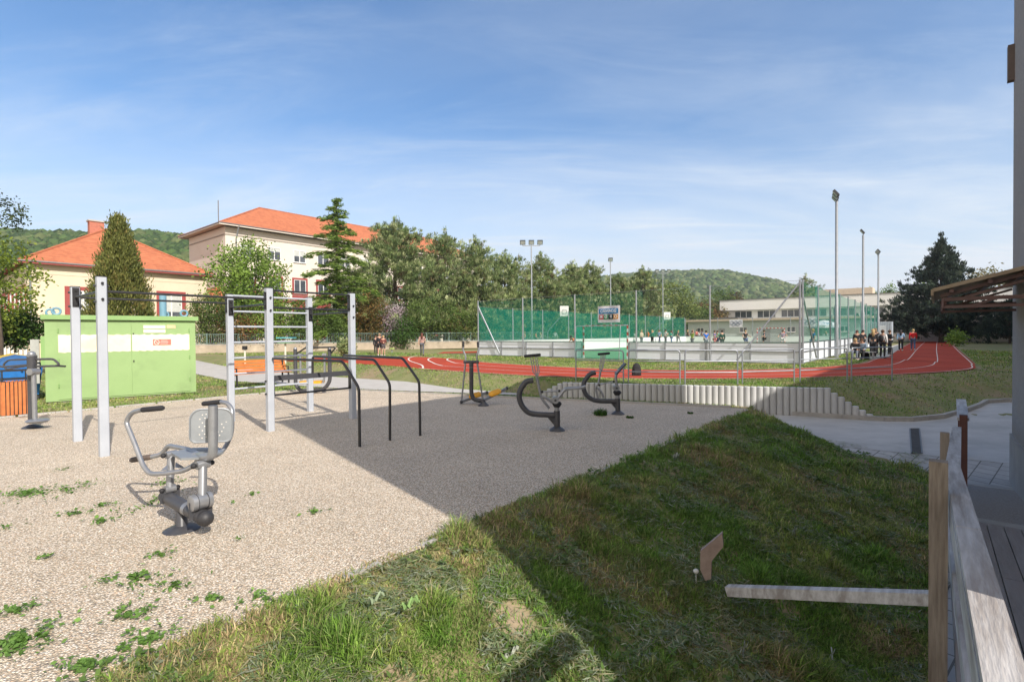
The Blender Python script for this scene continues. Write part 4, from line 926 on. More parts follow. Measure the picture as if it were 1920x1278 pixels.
person(at(733, 663, .0), R(-95), 'person in a white top and jeans sitting on the lime green seat', WHT, JEAN, BRN, True, 'sit', h=1.6)
person(at(791.5, 667), R(8), 'person with long brown hair in grey leggings walking away on the left bend', (.35, .22, .2), (.10, .11, .13), (.12, .04, .025), True, 'walk', sleeve='short', h=1.66, shoes=BLK)
# right walkers
person(at(1689, 658), R(-35), 'person in a pale blue denim jacket and black trousers walking away on the track', (.22, .34, .50), BLK, (.02, .015, .015), True, 'walk', h=1.62, bag=None)
person(at(1712, 657), R(-35), 'person in a bright red jacket and jeans walking away on the track', (.62, .015, .02), (.08, .13, .25), BLOND, False, 'walk', h=1.66)
# students by the board
grp = 'students gathered beside the pitch boards'
person(at(1655, 671), R(-60), 'student with a white jersey and small black backpack standing at the right of the group', WHT, BLK, BRN, False, 'stand', h=1.6, bag=BLK, group=grp, shoes=BLK)
person(at(1637, 671), R(-30), 'student with long blond hair and black clothes seen from behind', BLK, BLK, BLOND, True, 'stand', h=1.66, group=grp)
person(at(1641, 666), R(-20), 'tall student in black behind the long blond hair', BLK, BLK, (.2, .12, .07), True, 'fold', h=1.72, group=grp)
person(at(1668, 664), R(-100), 'student in black leaning to the right of the white jersey', BLK, BLK, BRN, False, 'phone', h=1.6, group=grp, shoes=BLK)
person(at(1618, 660), R(180), 'dark haired student in black standing far behind the seated ones', BLK, BLK, (.02, .015, .015), True, 'fold', h=1.62, group=grp)
person(at(1607, 663), R(150), 'student with reddish dark hair standing at the left of the group', BLK, (.1, .1, .12), (.08, .025, .02), True, 'stand', h=1.6, group=grp)
sb = at(1612, 673); bt = thing('low_bench', sb, 'low plain bench under the seated students by the pitch corner', 'bench'); MB().box(Vector(sb)+Vector((0, 0, .40)), (1.5, .35, .05), V, U).build('seat', galv, bt)
for s in (-1, 1): MB().box(Vector(sb)+V*s*.6+Vector((0, 0, .19)), (.05, .3, .38), V, U).build('leg', galv, bt)
for (px, lb, tp_, lg, hr_) in ((1604, 'seated student with wavy blond hair in a black jacket', BLK, (.15, .17, .22), BLOND), (1616, 'seated student in a light denim jacket with brown hair', (.22, .30, .40), BLK, BRN)):
    p = at(px, 673); person((p[0], p[1], -.01), R(140), lb, tp_, lg, hr_, True, 'sit', h=1.6, group=grp)
tb_ = at(1622, 673); t = tag(MB().box(Vector(tb_)+Vector((0, 0, .17)), (.34, .22, .34)).ball(Vector(tb_)+Vector((0, 0, .34)), .17, 8, (1, .65, .4)).build('shoulder_bag', cmat(BLK), None, base=tb_), 'black shoulder bag on the ground beside the seated students', 'bag')
# players inside the rink
gp = 'players on the fenced pitch'
def inpitch(px, py): p = G(px, py, .42); return (p.x, p.y, .42)
for px, Y, lb, tp_, lg, ps, sl, le in ((1298, 50, 'player in a yellow green bib with one arm raised', (.25, .35, .05), GRY, 'up', 'short', 'long'), (1324, 46, 'player in a bright blue shirt seen from behind', (.02, .14, .55), (.25, .28, .34), 'stand', 'short', 'short'),
        (1340, 48, 'player in a purple top and pink shorts beside the blue shirt', (.12, .10, .28), (.6, .22, .22), 'phone', 'short', 'short'), (1345, 52, 'player in a pale green vest just right of the pink shorts', (.2, .5, .35), NAVY, 'fold', 'short', 'short'),
        (1354, 44, 'tall person in a long dark green coat on the pitch', (.012, .06, .045), (.012, .05, .04), 'stand', 'long', 'long'), (1398, 48, 'player in a black shirt and navy white shorts at mid pitch', BLK, (.10, .14, .25), 'play', 'short', 'short'),
        (1433, 50, 'dark dressed player in front of the far goal, left side', (.03, .05, .09), BLK, 'play', 'short', 'short'), (1468, 49, 'goalkeeper in a grey purple shirt by the right post of the far goal', (.30, .25, .32), (.6, .6, .6), 'play', 'short', 'short'),
        (1524, 33.5, 'person in a blue shirt behind the right side netting', (.03, .13, .40), (.04, .12, .3), 'stand', 'short', 'long'), (1548, 60, 'light dressed person leaning on the right boards', (.5, .52, .52), GRY, 'lean', 'long', 'long')):
    person(dpt(px, Y), random.uniform(0, 6.2) if px not in (1324, 1354) else 0, lb, tp_, lg, random.choice([BRN, (.03, .02, .015), BLOND]), False, ps, sl, le, h=1.72, group=gp)
person(dpt(1079, 36.5, .42), R(120), 'person in black and orange bending over the front boards beside the goal', (.75, .16, .03), BLK, (.03, .02, .02), False, 'lean', 'short', 'long', h=1.55)
# spectators beyond the pitch
gs = 'spectators beyond the pitch'
spx = [(976, 62, (.08, .25, .5), 'blue top'), (984, 60, (.6, .35, .3), 'pink top'), (995, 64, (.65, .65, .6), 'white shirt'), (1005, 58, (.6, .22, .12), 'orange shirt'), (1014, 62, (.6, .6, .58), 'grey white top'),
       (1028, 66, (.6, .08, .06), 'red shirt'), (1041, 64, (.68, .70, .74), 'white shirt'), (1191, 58, WHT, 'white t-shirt'), (1203, 56, (.55, .48, .36), 'beige jumper'), (1214, 60, (.65, .18, .05), 'orange red vest'),
       (1223, 57, (.03, .22, .15), 'green shirt'), (1236, 62, (.25, .35, .5), 'pale blue shirt'), (1248, 60, (.6, .62, .6), 'light grey shirt'), (1259, 61, (.05, .3, .22), 'teal top'), (1272, 66, (.03, .05, .05), 'black top'),
       (1284, 74, (.04, .2, .12), 'dark green shirt'), (1290, 76, (.03, .06, .05), 'black jumper'), (1306, 78, (.5, .1, .1), 'dull red jumper'), (1311, 79, (.6, .6, .6), 'white jumper'), (1316, 77, (.05, .1, .25), 'navy shirt'), (1333, 80, (.6, .5, .05), 'yellow shirt'),
       (1367, 82, (.05, .12, .25), 'navy jacket'), (1380, 82, (.05, .10, .3), 'dark blue jacket'), (1387, 84, (.25, .35, .5), 'sky blue jacket'), (1486, 80, (.06, .2, .35), 'steel blue jacket'), (1495, 81, (.04, .18, .3), 'petrol jacket'),
       (1540, 72, (.02, .08, .08), 'black green hoodie'), (1547, 73, (.03, .1, .12), 'dark teal hoodie'), (1556, 72, (.02, .05, .06), 'black coat')]
for i, (px, Y, c, nm) in enumerate(spx):
    side_ = 'behind the left side net' if px < 1280 else ('behind the far boards, left of the far goal' if px < 1420 else 'behind the far boards, right of the far goal')
    near = {1041: ' nearest the basketball hoop', 995: ' among the first four'}.get(px, '')
    person(dpt(px, Y, .5 if Y < 70 else .6), random.uniform(0, 6.2), 'spectator in a %s%s %s' % (nm, near, side_), c, random.choice([BLK, JEAN, GRY, NAVY]), random.choice([BRN, BLOND, (.03, .02, .015)]), random.random() < .4, random.choice(['stand', 'fold', 'phone', 'walk']), random.choice(['long', 'short']), 'long', h=random.uniform(1.62, 1.85), group=gs)
for i, (px, Y) in enumerate(((805, 60), (815, 61))):
    pass
# backpack by the railing
bp_ = G(1193.5, 703.5, .42); t = thing('backpack', bp_, 'black backpack standing on the edge of the track behind the barriers', 'backpack')
mb = MB(); mb.ball(bp_+Vector((0, 0, .22)), .16, 14, (1, .62, 1.45)); mb.box(bp_+Vector((0, 0, .10)), (.29, .20, .20)); mb.build('bag', cmat(BLK), t, smooth=True)
MB().box(bp_+Vector((0, -.11, .15)), (.2, .04, .18)).build('front_pocket', cmat((.03, .03, .035)), t)

# ---------------------------------------------------------------- fenced pitch
U0, U1, V0, V1 = 27.4, 67.4, -25.9, -5.0; ZG = .41
sheet('pitch_turf', [tuple(UV(a, b)[:2]) for a, b in ((U0, V0), (U1, V0), (U1, V1), (U0, V1))], ZG+.012, turfm)
boardg = mat('grey_rink_board', (.72, .76, .82), .55, col2=(.68, .72, .78), nscale=.6); boardw = mat('white_rink_board', (.78, .79, .79), .5, col2=(.74, .75, .76), nscale=.5)
trim = mat('green_top_trim', (.03, .17, .12), .5)
def boards(label, p, q, out, gaps=(), h=1.0, step=2.07):
    """p,q ends; out = outward unit vector"""
    L = (q-p).length; d = (q-p).normalized(); t = thing('rink_boards', (p+q)/2, label, 'rink boards', 'boards round the pitch'); Z = Vector((0, 0, 1))
    segs = []; x = 0
    for g0, g1 in gaps: segs.append((x, g0)); x = g1
    segs.append((x, L))
    for a, b in segs:
        MB().box(p+d*(a+b)/2+out*.012+Z*h/2, (b-a, .02, h), d, out).build('outer_panel', boardg, t)
        MB().box(p+d*(a+b)/2-out*.012+Z*h/2, (b-a, .02, h), d, out).build('inner_panel', boardw, t)
        MB().box(p+d*(a+b)/2+Z*(h+.015), (b-a, .07, .03), d, out).build('top_trim', trim if 'front' in label or 'right' in label else boardw, t)
        mb = MB(); mb.box(p+d*(a+b)/2+out*.045+Z*h*.58, (b-a, .05, .05), d, out); mb.box(p+d*(a+b)/2+out*.045+Z*.04, (b-a, .05, .05), d, out)
        n = max(1, int(round((b-a)/step)))
        for i in range(n+1): mb.box(p+d*(a+(b-a)*i/n)+out*.055+Z*h/2, (.07, .07, h), d, out)
        mb.build('stanchions', galv, t)
c00_, c01_, c10_, c11_ = UV(U0, V0, ZG), UV(U0, V1, ZG), UV(U1, V0, ZG), UV(U1, V1, ZG)
gm0 = (V1-V0)/2
boards('front boards of the pitch with a gap for the goal, grey outside', c00_, c01_, -U, ((gm0-1.6, gm0+1.6),))
boards('left boards of the pitch, white inner side towards the viewer', c00_, c10_, -V)
boards('right boards of the pitch running away from the viewer', c01_, c11_, V)
boards('far boards of the pitch with a gap for the far goal', c10_, c11_, U, ((gm0-1.6, gm0+1.6),))
def net_mat(name, c, a):
    m = bpy.data.materials.new(name); m.use_nodes = True; t = m.node_tree; b = t.nodes['Principled BSDF']; b.inputs['Base Color'].default_value = hexc(c); b.inputs['Roughness'].default_value = .9
    tr = t.nodes.new('ShaderNodeBsdfTransparent'); ms = t.nodes.new('ShaderNodeMixShader'); o = t.nodes['Material Output']
    tl = t.nodes.new('ShaderNodeBsdfTranslucent'); tl.inputs[0].default_value = hexc(c); m2 = t.nodes.new('ShaderNodeMixShader'); m2.inputs[0].default_value = .4; t.links.new(b.outputs[0], m2.inputs[1]); t.links.new(tl.outputs[0], m2.inputs[2])
    tc = t.nodes.new('ShaderNodeTexCoord'); n = t.nodes.new('ShaderNodeTexNoise'); n.inputs['Scale'].default_value = .35; n.inputs['Detail'].default_value = 3; t.links.new(tc.outputs['Object'], n.inputs['Vector'])
    mr = t.nodes.new('ShaderNodeMapRange'); mr.inputs[1].default_value = .3; mr.inputs[2].default_value = .7; mr.inputs[3].default_value = a*.85; mr.inputs[4].default_value = a*1.15; t.links.new(n.outputs[0], mr.inputs[0])
    t.links.new(mr.outputs[0], ms.inputs[0]); t.links.new(tr.outputs[0], ms.inputs[1]); t.links.new(m2.outputs[0], ms.inputs[2]); t.links.new(ms.outputs[0], o.inputs[0]); return m
netg = net_mat('green_shade_net', (.0, .27, .19), .42); netl = net_mat('light_green_net', (.0, .26, .18), .22); netf = net_mat('fine_ball_net', (.20, .24, .24), .07)
def netfence(label, p, q, n, h, nets, extra=None, posts=True, hang=0):
    t = thing('ball_net_fence', (p+q)/2, label, 'net fence', 'ball nets round the pitch'); Z = Vector((0, 0, 1)); d = (q-p).normalized()
    for i in range(n+1):
        a = p.lerp(q, i/n); MB().tube([a, a+Z*h], [.05, .045], 8).build('post', galv, t, smooth=True)
    for f0, f1, z0, z1, m in nets:
        a = p.lerp(q, f0); b = p.lerp(q, f1); k = 14
        mb = MB(); 
        for i in range(k):
            A_, B_ = a.lerp(b, i/k), a.lerp(b, (i+1)/k); sg = lambda s: z1-.10*math.sin(math.pi*((s*n*(f1-f0)) % 1))
            mb.quad(A_+Z*z0, B_+Z*z0, B_+Z*sg((i+1)/k), A_+Z*sg(i/k))
        mb.build('net', m, t)
    mb = MB(); mb.cyl(p+Z*(h-.04), q+Z*(h-.04), .008, 5); mb.cyl(p+Z*1.06, q+Z*1.06, .012, 5); mb.build('cable', galv, t)
    for a, b in (extra or []): MB().cyl(a, b, .04, 8).build('brace', galv, t, smooth=True)
    return t
Z = Vector((0, 0, 1)); HN = 4.0; off = .10
fa_, fb_ = UV(U0-off, V0, ZG), UV(U0-off, V1, ZG)
netfence('front ball net between the nearest row of tall posts, pale green on its left half', fa_, fb_, 5, HN, [(0, .4, 1.03, HN-.05, netl), (.4, .62, 1.03, HN-.05, netl), (.62, 1, 1.03, HN-.05, netf)],
         [(fa_+Z*(HN*.9), fa_+V*2.1+Z*.2-U*.05), (fa_+Z*(HN*.86), fa_+V*2.0+Z*.2+U*.1), (fb_+Z*(HN*.97), fb_-V*2.6+Z*.1-U*1.0), (fb_+Z*(HN*.97), fb_+U*3.0+V*.2+Z*.2)])
netfence('long dense green net along the left side of the pitch', UV(U0, V0-off, ZG), UV(U1, V0-off, ZG), 10, 3.6, [(0, 1, .98, 3.55, netg)])
netfence('long green net along the right side of the pitch with closely lined posts', UV(U0, V1+off, ZG), UV(U1, V1+off, ZG), 10, HN, [(0, .08, 1.03, HN-.05, netl), (.08, 1, 1.03, HN-.05, netg)])
netfence('see-through ball net across the far end of the pitch', UV(U1+off, V0, ZG), UV(U1+off, V1, ZG), 5, 3.4, [(0, 1, 1.0, 3.35, netf)])
# goals
gred = mat('goal_red', (.62, .03, .03), .5); gwh = mat('goal_white', (.75, .75, .75), .5)
def goal(label, c, out, netm):
    t = thing('handball_goal', c, label, 'goal', 'goals on the pitch'); w = 1.5; h = 2.0; d = V
    for s in (-1, 1):
        for i in range(10):
            MB().box(c+d*s*w+Z*(i*.2+.1), (.08, .08, .2), U, V).build('post_band', gred if i % 2 else gwh, t)
    for i in range(15): MB().box(c+d*(-1.4+.2*i)+Z*(h+.0), (.2, .08, .08), V, U).build('crossbar_band', gred if i % 2 else gwh, t)
    mb = MB()
    for s in (-1, 1): mb.tube([c+d*s*w+Z*h, c+d*s*w+out*.85+Z*h*.99, c+d*s*w+out*1.05+Z*.03, c+d*s*w], .022, 6, bend=.1)
    mb.cyl(c-d*w+out*.85+Z*h*.99, c+d*w+out*.85+Z*h*.99, .02, 6); mb.cyl(c-d*w+out*1.05+Z*.03, c+d*w+out*1.05+Z*.03, .02, 6); mb.build('net_frame', galv, t, smooth=True)
    mb = MB(); 
    for s in (-1, 1): mb.quad(c+d*s*w+Z*.03, c+d*s*w+out*1.05+Z*.03, c+d*s*w+out*.85+Z*h*.98, c+d*s*w+Z*h*.98)
    mb.quad(c-d*w+Z*h, c+d*w+Z*h, c+d*w+out*.85+Z*h*.985, c-d*w+out*.85+Z*h*.985); mb.quad(c-d*w+out*1.06+Z*.03, c+d*w+out*1.06+Z*.03, c+d*w+out*.86+Z*h*.985, c-d*w+out*.86+Z*h*.985)
    mb.build('goal_net', netm, t)
gnet = net_mat('goal_net', (.02, .45, .30), .26)
goal('near red and white handball goal seen from behind in the front boards', UV(U0-.05, (V0+V1)/2, ZG), -U, gnet)
goal('far red and white handball goal with its net at the other end', UV(U1-.1, (V0+V1)/2, ZG), U, net_mat('grey_goal_net', (.4, .42, .42), .35))
# banner (seen from behind, so mirrored) and ring banners
def text_mesh(s, size, ext=.004, font_shear=0):
    cu = bpy.data.curves.new('t', 'FONT'); cu.body = s; cu.size = size; cu.extrude = ext; cu.align_x = 'CENTER'; cu.align_y = 'CENTER'; cu.offset = .006*size
    ob = bpy.data.objects.new('t', cu); COL.objects.link(ob); dg = bpy.context.evaluated_depsgraph_get(); dg.update(); me = bpy.data.meshes.new_from_object(ob.evaluated_get(dg)); bpy.data.objects.remove(ob); return me
def frame_obj(nm, me, m, parent, o_, X, Y, sx=1, sy=1):
    X = X.normalized(); Y = Y.normalized(); N_ = X.cross(Y); b = Vector(ORIG[parent.name])
    for v in me.vertices: v.co = o_+X*(v.co.x*sx)+Y*(v.co.y*sy)+N_*v.co.z-b
    me.materials.clear(); me.materials.append(m); ob = bpy.data.objects.new(nm, me); COL.objects.link(ob); ob.parent = parent; return ob
bc = D(1141.5, 588.5, 30.2); bl, brr = D(1121.5, 588, 30.9), D(1162, 588, 29.7)
X = Vector((brr.x-bl.x, brr.y-bl.y, 0)); wB = X.length*1.03; X.normalize(); hB = 1.0
bnr = thing('hanging_banner', bc, 'white banner with mirrored SLOVENSKO and OFDM blocks hanging on the front net', 'banner')
Nn = Vector((X.y, -X.x, 0))
if Nn.y > 0: Nn = -Nn
mb = MB(); k = 16
for i in range(k):
    f = lambda s: bc+X*(s-.5)*wB+Nn*.03*math.sin(s*9)
    a, b = f(i/k), f((i+1)/k); mb.quad(a-Z*hB/2, b-Z*hB/2, b+Z*(hB/2-.02), a+Z*(hB/2-.02)); mb.quad(a-Z*hB/2-Nn*.004, b-Z*hB/2-Nn*.004, b+Z*(hB/2-.02)-Nn*.004, a+Z*(hB/2-.02)-Nn*.004)
mb.build('cloth', mat('white_banner_cloth', (.72, .73, .78), .8), bnr)
MB().box(bc+Z*.17+Nn*.045, (wB*.86, .006, .30), X, Nn).build('blue_field', mat('banner_blue', (.02, .22, .50), .7), bnr)
def mtext(s, size, c, m, sc=1.0): return frame_obj('lettering', text_mesh(s, size), m, bnr, c, -X, Z, sc, 1)
mtext('SLOVENSKO', .27, bc+Z*.17+Nn*.055, mat('banner_white_ink', (.8, .82, .85), .7), .78)
for i, (ch, c) in enumerate((('M', (.42, .04, .06)), ('D', (.04, .26, .12)), ('F', (.02, .04, .05)), ('O', (.62, .28, .03)))):
    cc = bc+X*(-.325+i*.217)*wB-Z*.17
    MB().box(cc+Nn*.045, (wB*.2, .006, .27), X, Nn).build('colour_block', mat('banner_'+ch, c, .7), bnr); mtext(ch, .27, cc+Nn*.055, MATS['banner_white_ink'])
def rings(label, c, w, h, Xd):
    t = thing('ring_banner', c, label, 'banner', 'banners with five rings'); Nn_ = Vector((Xd.y, -Xd.x, 0)); 
    if Nn_.y > 0: Nn_ = -Nn_
    MB().box(c, (w, .02, h), Xd, Nn_).build('cloth', MATS['white_banner_cloth'], t)
    r = w*.13
    for i in range(5):
        cc = c+Xd*(i-2)*r*1.15+Z*(r*.35 if i % 2 == 0 else -r*.45)+Nn_*.03
        MB().tube([cc+(Xd*math.cos(a)+Z*math.sin(a))*r for a in np.linspace(0, 2*math.pi, 20)], r*.10, 5, caps=False).build('ring', mat('ring_grey_blue', (.14, .17, .26), .6), t)
rings('white banner with five linked rings left of the far goal', D(1380, 606, 69), 1.7, 1.05, V.normalized())
rings('white banner with five linked rings right of the far goal', D(1518.5, 603, 62), 1.75, 1.1, V.normalized())

# ---------------------------------------------------------------- floodlight masts
lampm = mat('floodlight_housing', (.05, .055, .06), .4); glassm = mat('floodlight_glass', (.55, .56, .56), .15)
def mast(label, base, top, dirv, heads, r=.085):
    t = thing('floodlight_mast', base, label, 'floodlight mast', 'floodlight masts round the pitch'); base = Vector(base)
    mb = MB(); mb.tube([base, base+Z*top*.33, base+Z*(top*.34), base+Z*top], [r, r, r*.72, r*.66], 12); mb.build('mast', galv, t, smooth=True)
    perp = Vector((-dirv.y, dirv.x, 0)); tp_ = base+Z*top
    w = .75 if heads > 1 else .1
    MB().beam(tp_-perp*w, tp_+perp*w, .06, .06).build('crossarm', galv, t)
    for i in range(heads):
        o_ = 0 if heads == 1 else -w+2*w*i/(heads-1); c = tp_+perp*o_+Z*.28+dirv*.05; n = (dirv*.8-Z*.6).normalized(); upv = perp.cross(n).normalized()
        hd_ = MB().box(c, (.46, .40, .12), perp, upv, n).build('floodlight', lampm, t)
        MB().box(c+n*.065, (.38, .32, .012), perp, upv, n).build('glass', glassm, hd_); MB().beam(tp_+perp*o_, c-n*.05, .04, .03).build('bracket', lampm, t)
for u_, nh, lb in ((35.2, 3, 'nearest floodlight mast on the left side of the pitch with three lamps'), (49.1, 1, 'middle floodlight mast on the left side, behind the banner'), (62.7, 3, 'farthest floodlight mast on the left side by the tree line end')):
    mast(lb, UV(u_, -27.0, ZG), 9.15, (V*.6+U*.0-U*.7).normalized(), nh, .08)
for px, u_, nh, lb in ((1570, 35.2, 3, 'tallest looking floodlight mast at the right side of the pitch, nearest the students'), (1612, 49.1, 1, 'middle floodlight mast on the right side of the pitch'), (1641, 62.7, 3, 'farthest floodlight mast on the right side of the pitch beside the big fir')):
    mast(lb, UV(u_, -4.55, ZG), 9.15, (-V*.9-U*.15).normalized(), nh, .11)
# basketball hoops
def hoop(label, px, py, Y, g=.5):
    c = D(px, py, Y); t = thing('basketball_hoop', (c.x, c.y, g), label, 'basketball hoop', 'basketball hoops'); X_ = Vector((1, 0, 0)); 
    MB().box(c, (.85, .04, 1.0)).build('backboard', white, t); 
    mb = MB()
    for a, b in (((-.2, -.25), (.2, -.25)), ((-.2, .1), (.2, .1)), ((-.2, -.25), (-.2, .1)), ((.2, -.25), (.2, .1))): mb.beam(c+Vector((a[0], -.025, a[1])), c+Vector((b[0], -.025, b[1])), .02, .05, up=(0, 1, 0))
    mb.build('target_frame', black, t)
    cc = c+Vector((.35, -.35, -.45)); MB().tube([cc+Vector((.23*math.cos(a), .23*math.sin(a), 0)) for a in np.linspace(0, 6.283, 16)], .012, 5, caps=False).build('rim', galv, t)
    mb = MB(); b_ = Vector((c.x-1.6, c.y+.6, g)); mb.tube([b_, b_+Z*1.7, c+Vector((0, .05, -.2))], .05, 8, bend=.2); mb.build('pole', galv, t, smooth=True)
hoop('basketball hoop with white backboard behind the left net, nearer one', 1058, 583, 50); hoop('small distant basketball hoop with white backboard behind the left net', 1251, 592, 67)

# ---------------------------------------------------------------- left fence on low wall
f0 = G(300, 662.5, .62); f1 = G(905, 654.5, .55)
f0 = Vector((-30.0, 41.0, .55)); f1 = Vector((4, 58.5, .55)); fd = (f1-f0).normalized(); fL = (f1-f0).length
wl = thing('garden_wall', (f0+f1)/2, 'low rough rendered wall along the far edge of the lawn', 'wall'); 
MB().box((f0+f1)/2+Z*.32, (fL, .3, .72), fd, Vector((-fd.y, fd.x, 0))).build('masonry', mat('rough_render', (.42, .35, .27), .95, col2=(.32, .27, .21), nscale=1.5, bump=.6, bscale=14, col3=(.5, .43, .34), n3scale=.4), wl)
MB().box((f0+f1)/2+Z*.70, (fL, .36, .06), fd, Vector((-fd.y, fd.x, 0))).build('coping', conc, wl)
fn = thing('metal_fence', (f0+f1)/2+Z*.73, 'grey green metal picket fence standing on the low wall', 'fence'); fm = mat('grey_green_fence_paint', (.13, .20, .18), .6)
nb = int(fL/.16); mb = MB()
for i in range(nb):
    p = f0+fd*(i*fL/nb)+Z*.73; mb.box(p+Z*.46, (.022, .022, .9), fd)
mb.build('pickets', fm, fn)
mb = MB(); 
for z in (.80, 1.58): mb.beam(f0+Z*z, f1+Z*z, .04, .05)
mb.build('rails', fm, fn)
for i in range(int(fL/2.4)+1):
    p = f0+fd*2.4*i+Z*.7; MB().box(p+Z*.5, (.07, .07, 1.02), fd).build('post', fm, fn)

# ---------------------------------------------------------------- buildings
def tile_mat(name, c1, c2, sc, axisrot=0):
    m = bpy.data.materials.new(name); m.use_nodes = True; t = m.node_tree; b = t.nodes['Principled BSDF']; tc = t.nodes.new('ShaderNodeTexCoord'); sp = t.nodes.new('ShaderNodeSeparateXYZ'); t.links.new(tc.outputs['Object'], sp.inputs[0])
    w = t.nodes.new('ShaderNodeMath'); w.operation = 'MULTIPLY'; w.inputs[1].default_value = sc; t.links.new(sp.outputs[2], w.inputs[0])
    fr = t.nodes.new('ShaderNodeMath'); fr.operation = 'FRACT'; t.links.new(w.outputs[0], fr.inputs[0])
    n = t.nodes.new('ShaderNodeTexNoise'); n.inputs['Scale'].default_value = .8; n.inputs['Detail'].default_value = 8; n.inputs['Roughness'].default_value = .7; t.links.new(tc.outputs['Object'], n.inputs['Vector'])
    v = t.nodes.new('ShaderNodeTexVoronoi'); v.inputs['Scale'].default_value = 3.2; t.links.new(tc.outputs['Object'], v.inputs['Vector']); sc_ = t.nodes.new('ShaderNodeSeparateColor'); t.links.new(v.outputs['Color'], sc_.inputs[0])
    ad = t.nodes.new('ShaderNodeMath'); ad.operation = 'MULTIPLY_ADD'; ad.inputs[1].default_value = .45; t.links.new(sc_.outputs[0], ad.inputs[0]); t.links.new(n.outputs[0], ad.inputs[2])
    mr = t.nodes.new('ShaderNodeMapRange'); mr.inputs[1].default_value = .45; mr.inputs[2].default_value = 1.0; t.links.new(ad.outputs[0], mr.inputs[0])
    mx = t.nodes.new('ShaderNodeMix'); mx.data_type = 'RGBA'; t.links.new(mr.outputs[0], mx.inputs[0]); mx.inputs[6].default_value = hexc(c1); mx.inputs[7].default_value = hexc(c2)
    jr = t.nodes.new('ShaderNodeMapRange'); jr.inputs[1].default_value = .0; jr.inputs[2].default_value = .22; jr.inputs[3].default_value = .62; jr.inputs[4].default_value = 1.04; t.links.new(fr.outputs[0], jr.inputs[0]); hj = t.nodes.new('ShaderNodeHueSaturation'); t.links.new(jr.outputs[0], hj.inputs['Value']); t.links.new(mx.outputs[2], hj.inputs['Color']); t.links.new(hj.outputs[0], b.inputs['Base Color'])
    bu = t.nodes.new('ShaderNodeBump'); bu.inputs['Strength'].default_value = .9; bu.inputs['Distance'].default_value = .06; t.links.new(fr.outputs[0], bu.inputs['Height']); t.links.new(bu.outputs[0], b.inputs['Normal']); b.inputs['Roughness'].default_value = .75; return m
tiles = tile_mat('orange_roof_tiles', (.46, .155, .070), (.35, .11, .05), 4.6)
cream = mat('cream_render', (.66, .57, .43), .9, col2=(.61, .52, .39), nscale=.5, bump=.15, bscale=30); pale = mat('pale_pink_render', (.70, .63, .55), .9, col2=(.65, .58, .50), nscale=.4, bump=.15, bscale=30)
maroon = mat('maroon_trim', (.27, .045, .04), .7, col2=(.31, .06, .055), nscale=2); glass = mat('window_glass', (.05, .06, .075), .08, col2=(.10, .11, .13), nscale=.8, spec=.9); wfr = mat('white_window_frame', (.78, .78, .77), .5); gut = mat('grey_gutter', (.17, .16, .16), .5, metal=.3)
curt = mat('window_blind', (.52, .54, .52), .6)
def window(par, c, X, N, w, h, panes=2, trimm=None, tw=.22, blind=0.0):
    """casement set in the wall: trim > frame > pane"""
    X = X.normalized(); N = N.normalized()
    if trimm:
        mb = MB()
        for s in (-1, 1): mb.box(c+X*s*(w/2+tw/2)+N*.03, (tw, .09, h+2*tw), X, N)
        mb.box(c+Z*(h/2+tw/2)+N*.03, (w, .09, tw), X, N); mb.box(c-Z*(h/2+tw/2)+N*.03, (w, .09, tw), X, N); mb.build('window_surround', trimm, par)
    mb = MB(); f = .075
    for s in (-1, 1): mb.box(c+X*s*(w/2-f/2)+N*.02, (f, .07, h), X, N)
    for s in (-1, 1): mb.box(c+Z*s*(h/2-f/2)+N*.02, (w-2*f, .07, f), X, N)
    for k in range(1, panes): mb.box(c+X*(-w/2+w*k/panes)+N*.02, (f*1.25, .068, h-2*f), X, N)
    mb.box(c-Z*(h/2+.03)+N*.07, (w+.08, .16, .045), X, N)
    fo = mb.build('window', wfr, par); 
    MB().box(c+N*.004, (w-f, .012, h-f), X, N).build('pane', glass, fo)
    if blind: MB().box(c+N*.012+Z*(h*(1-blind)/2-.04), (w-2*f-.02, .006, h*blind), X, N).build('blind', curt, fo)
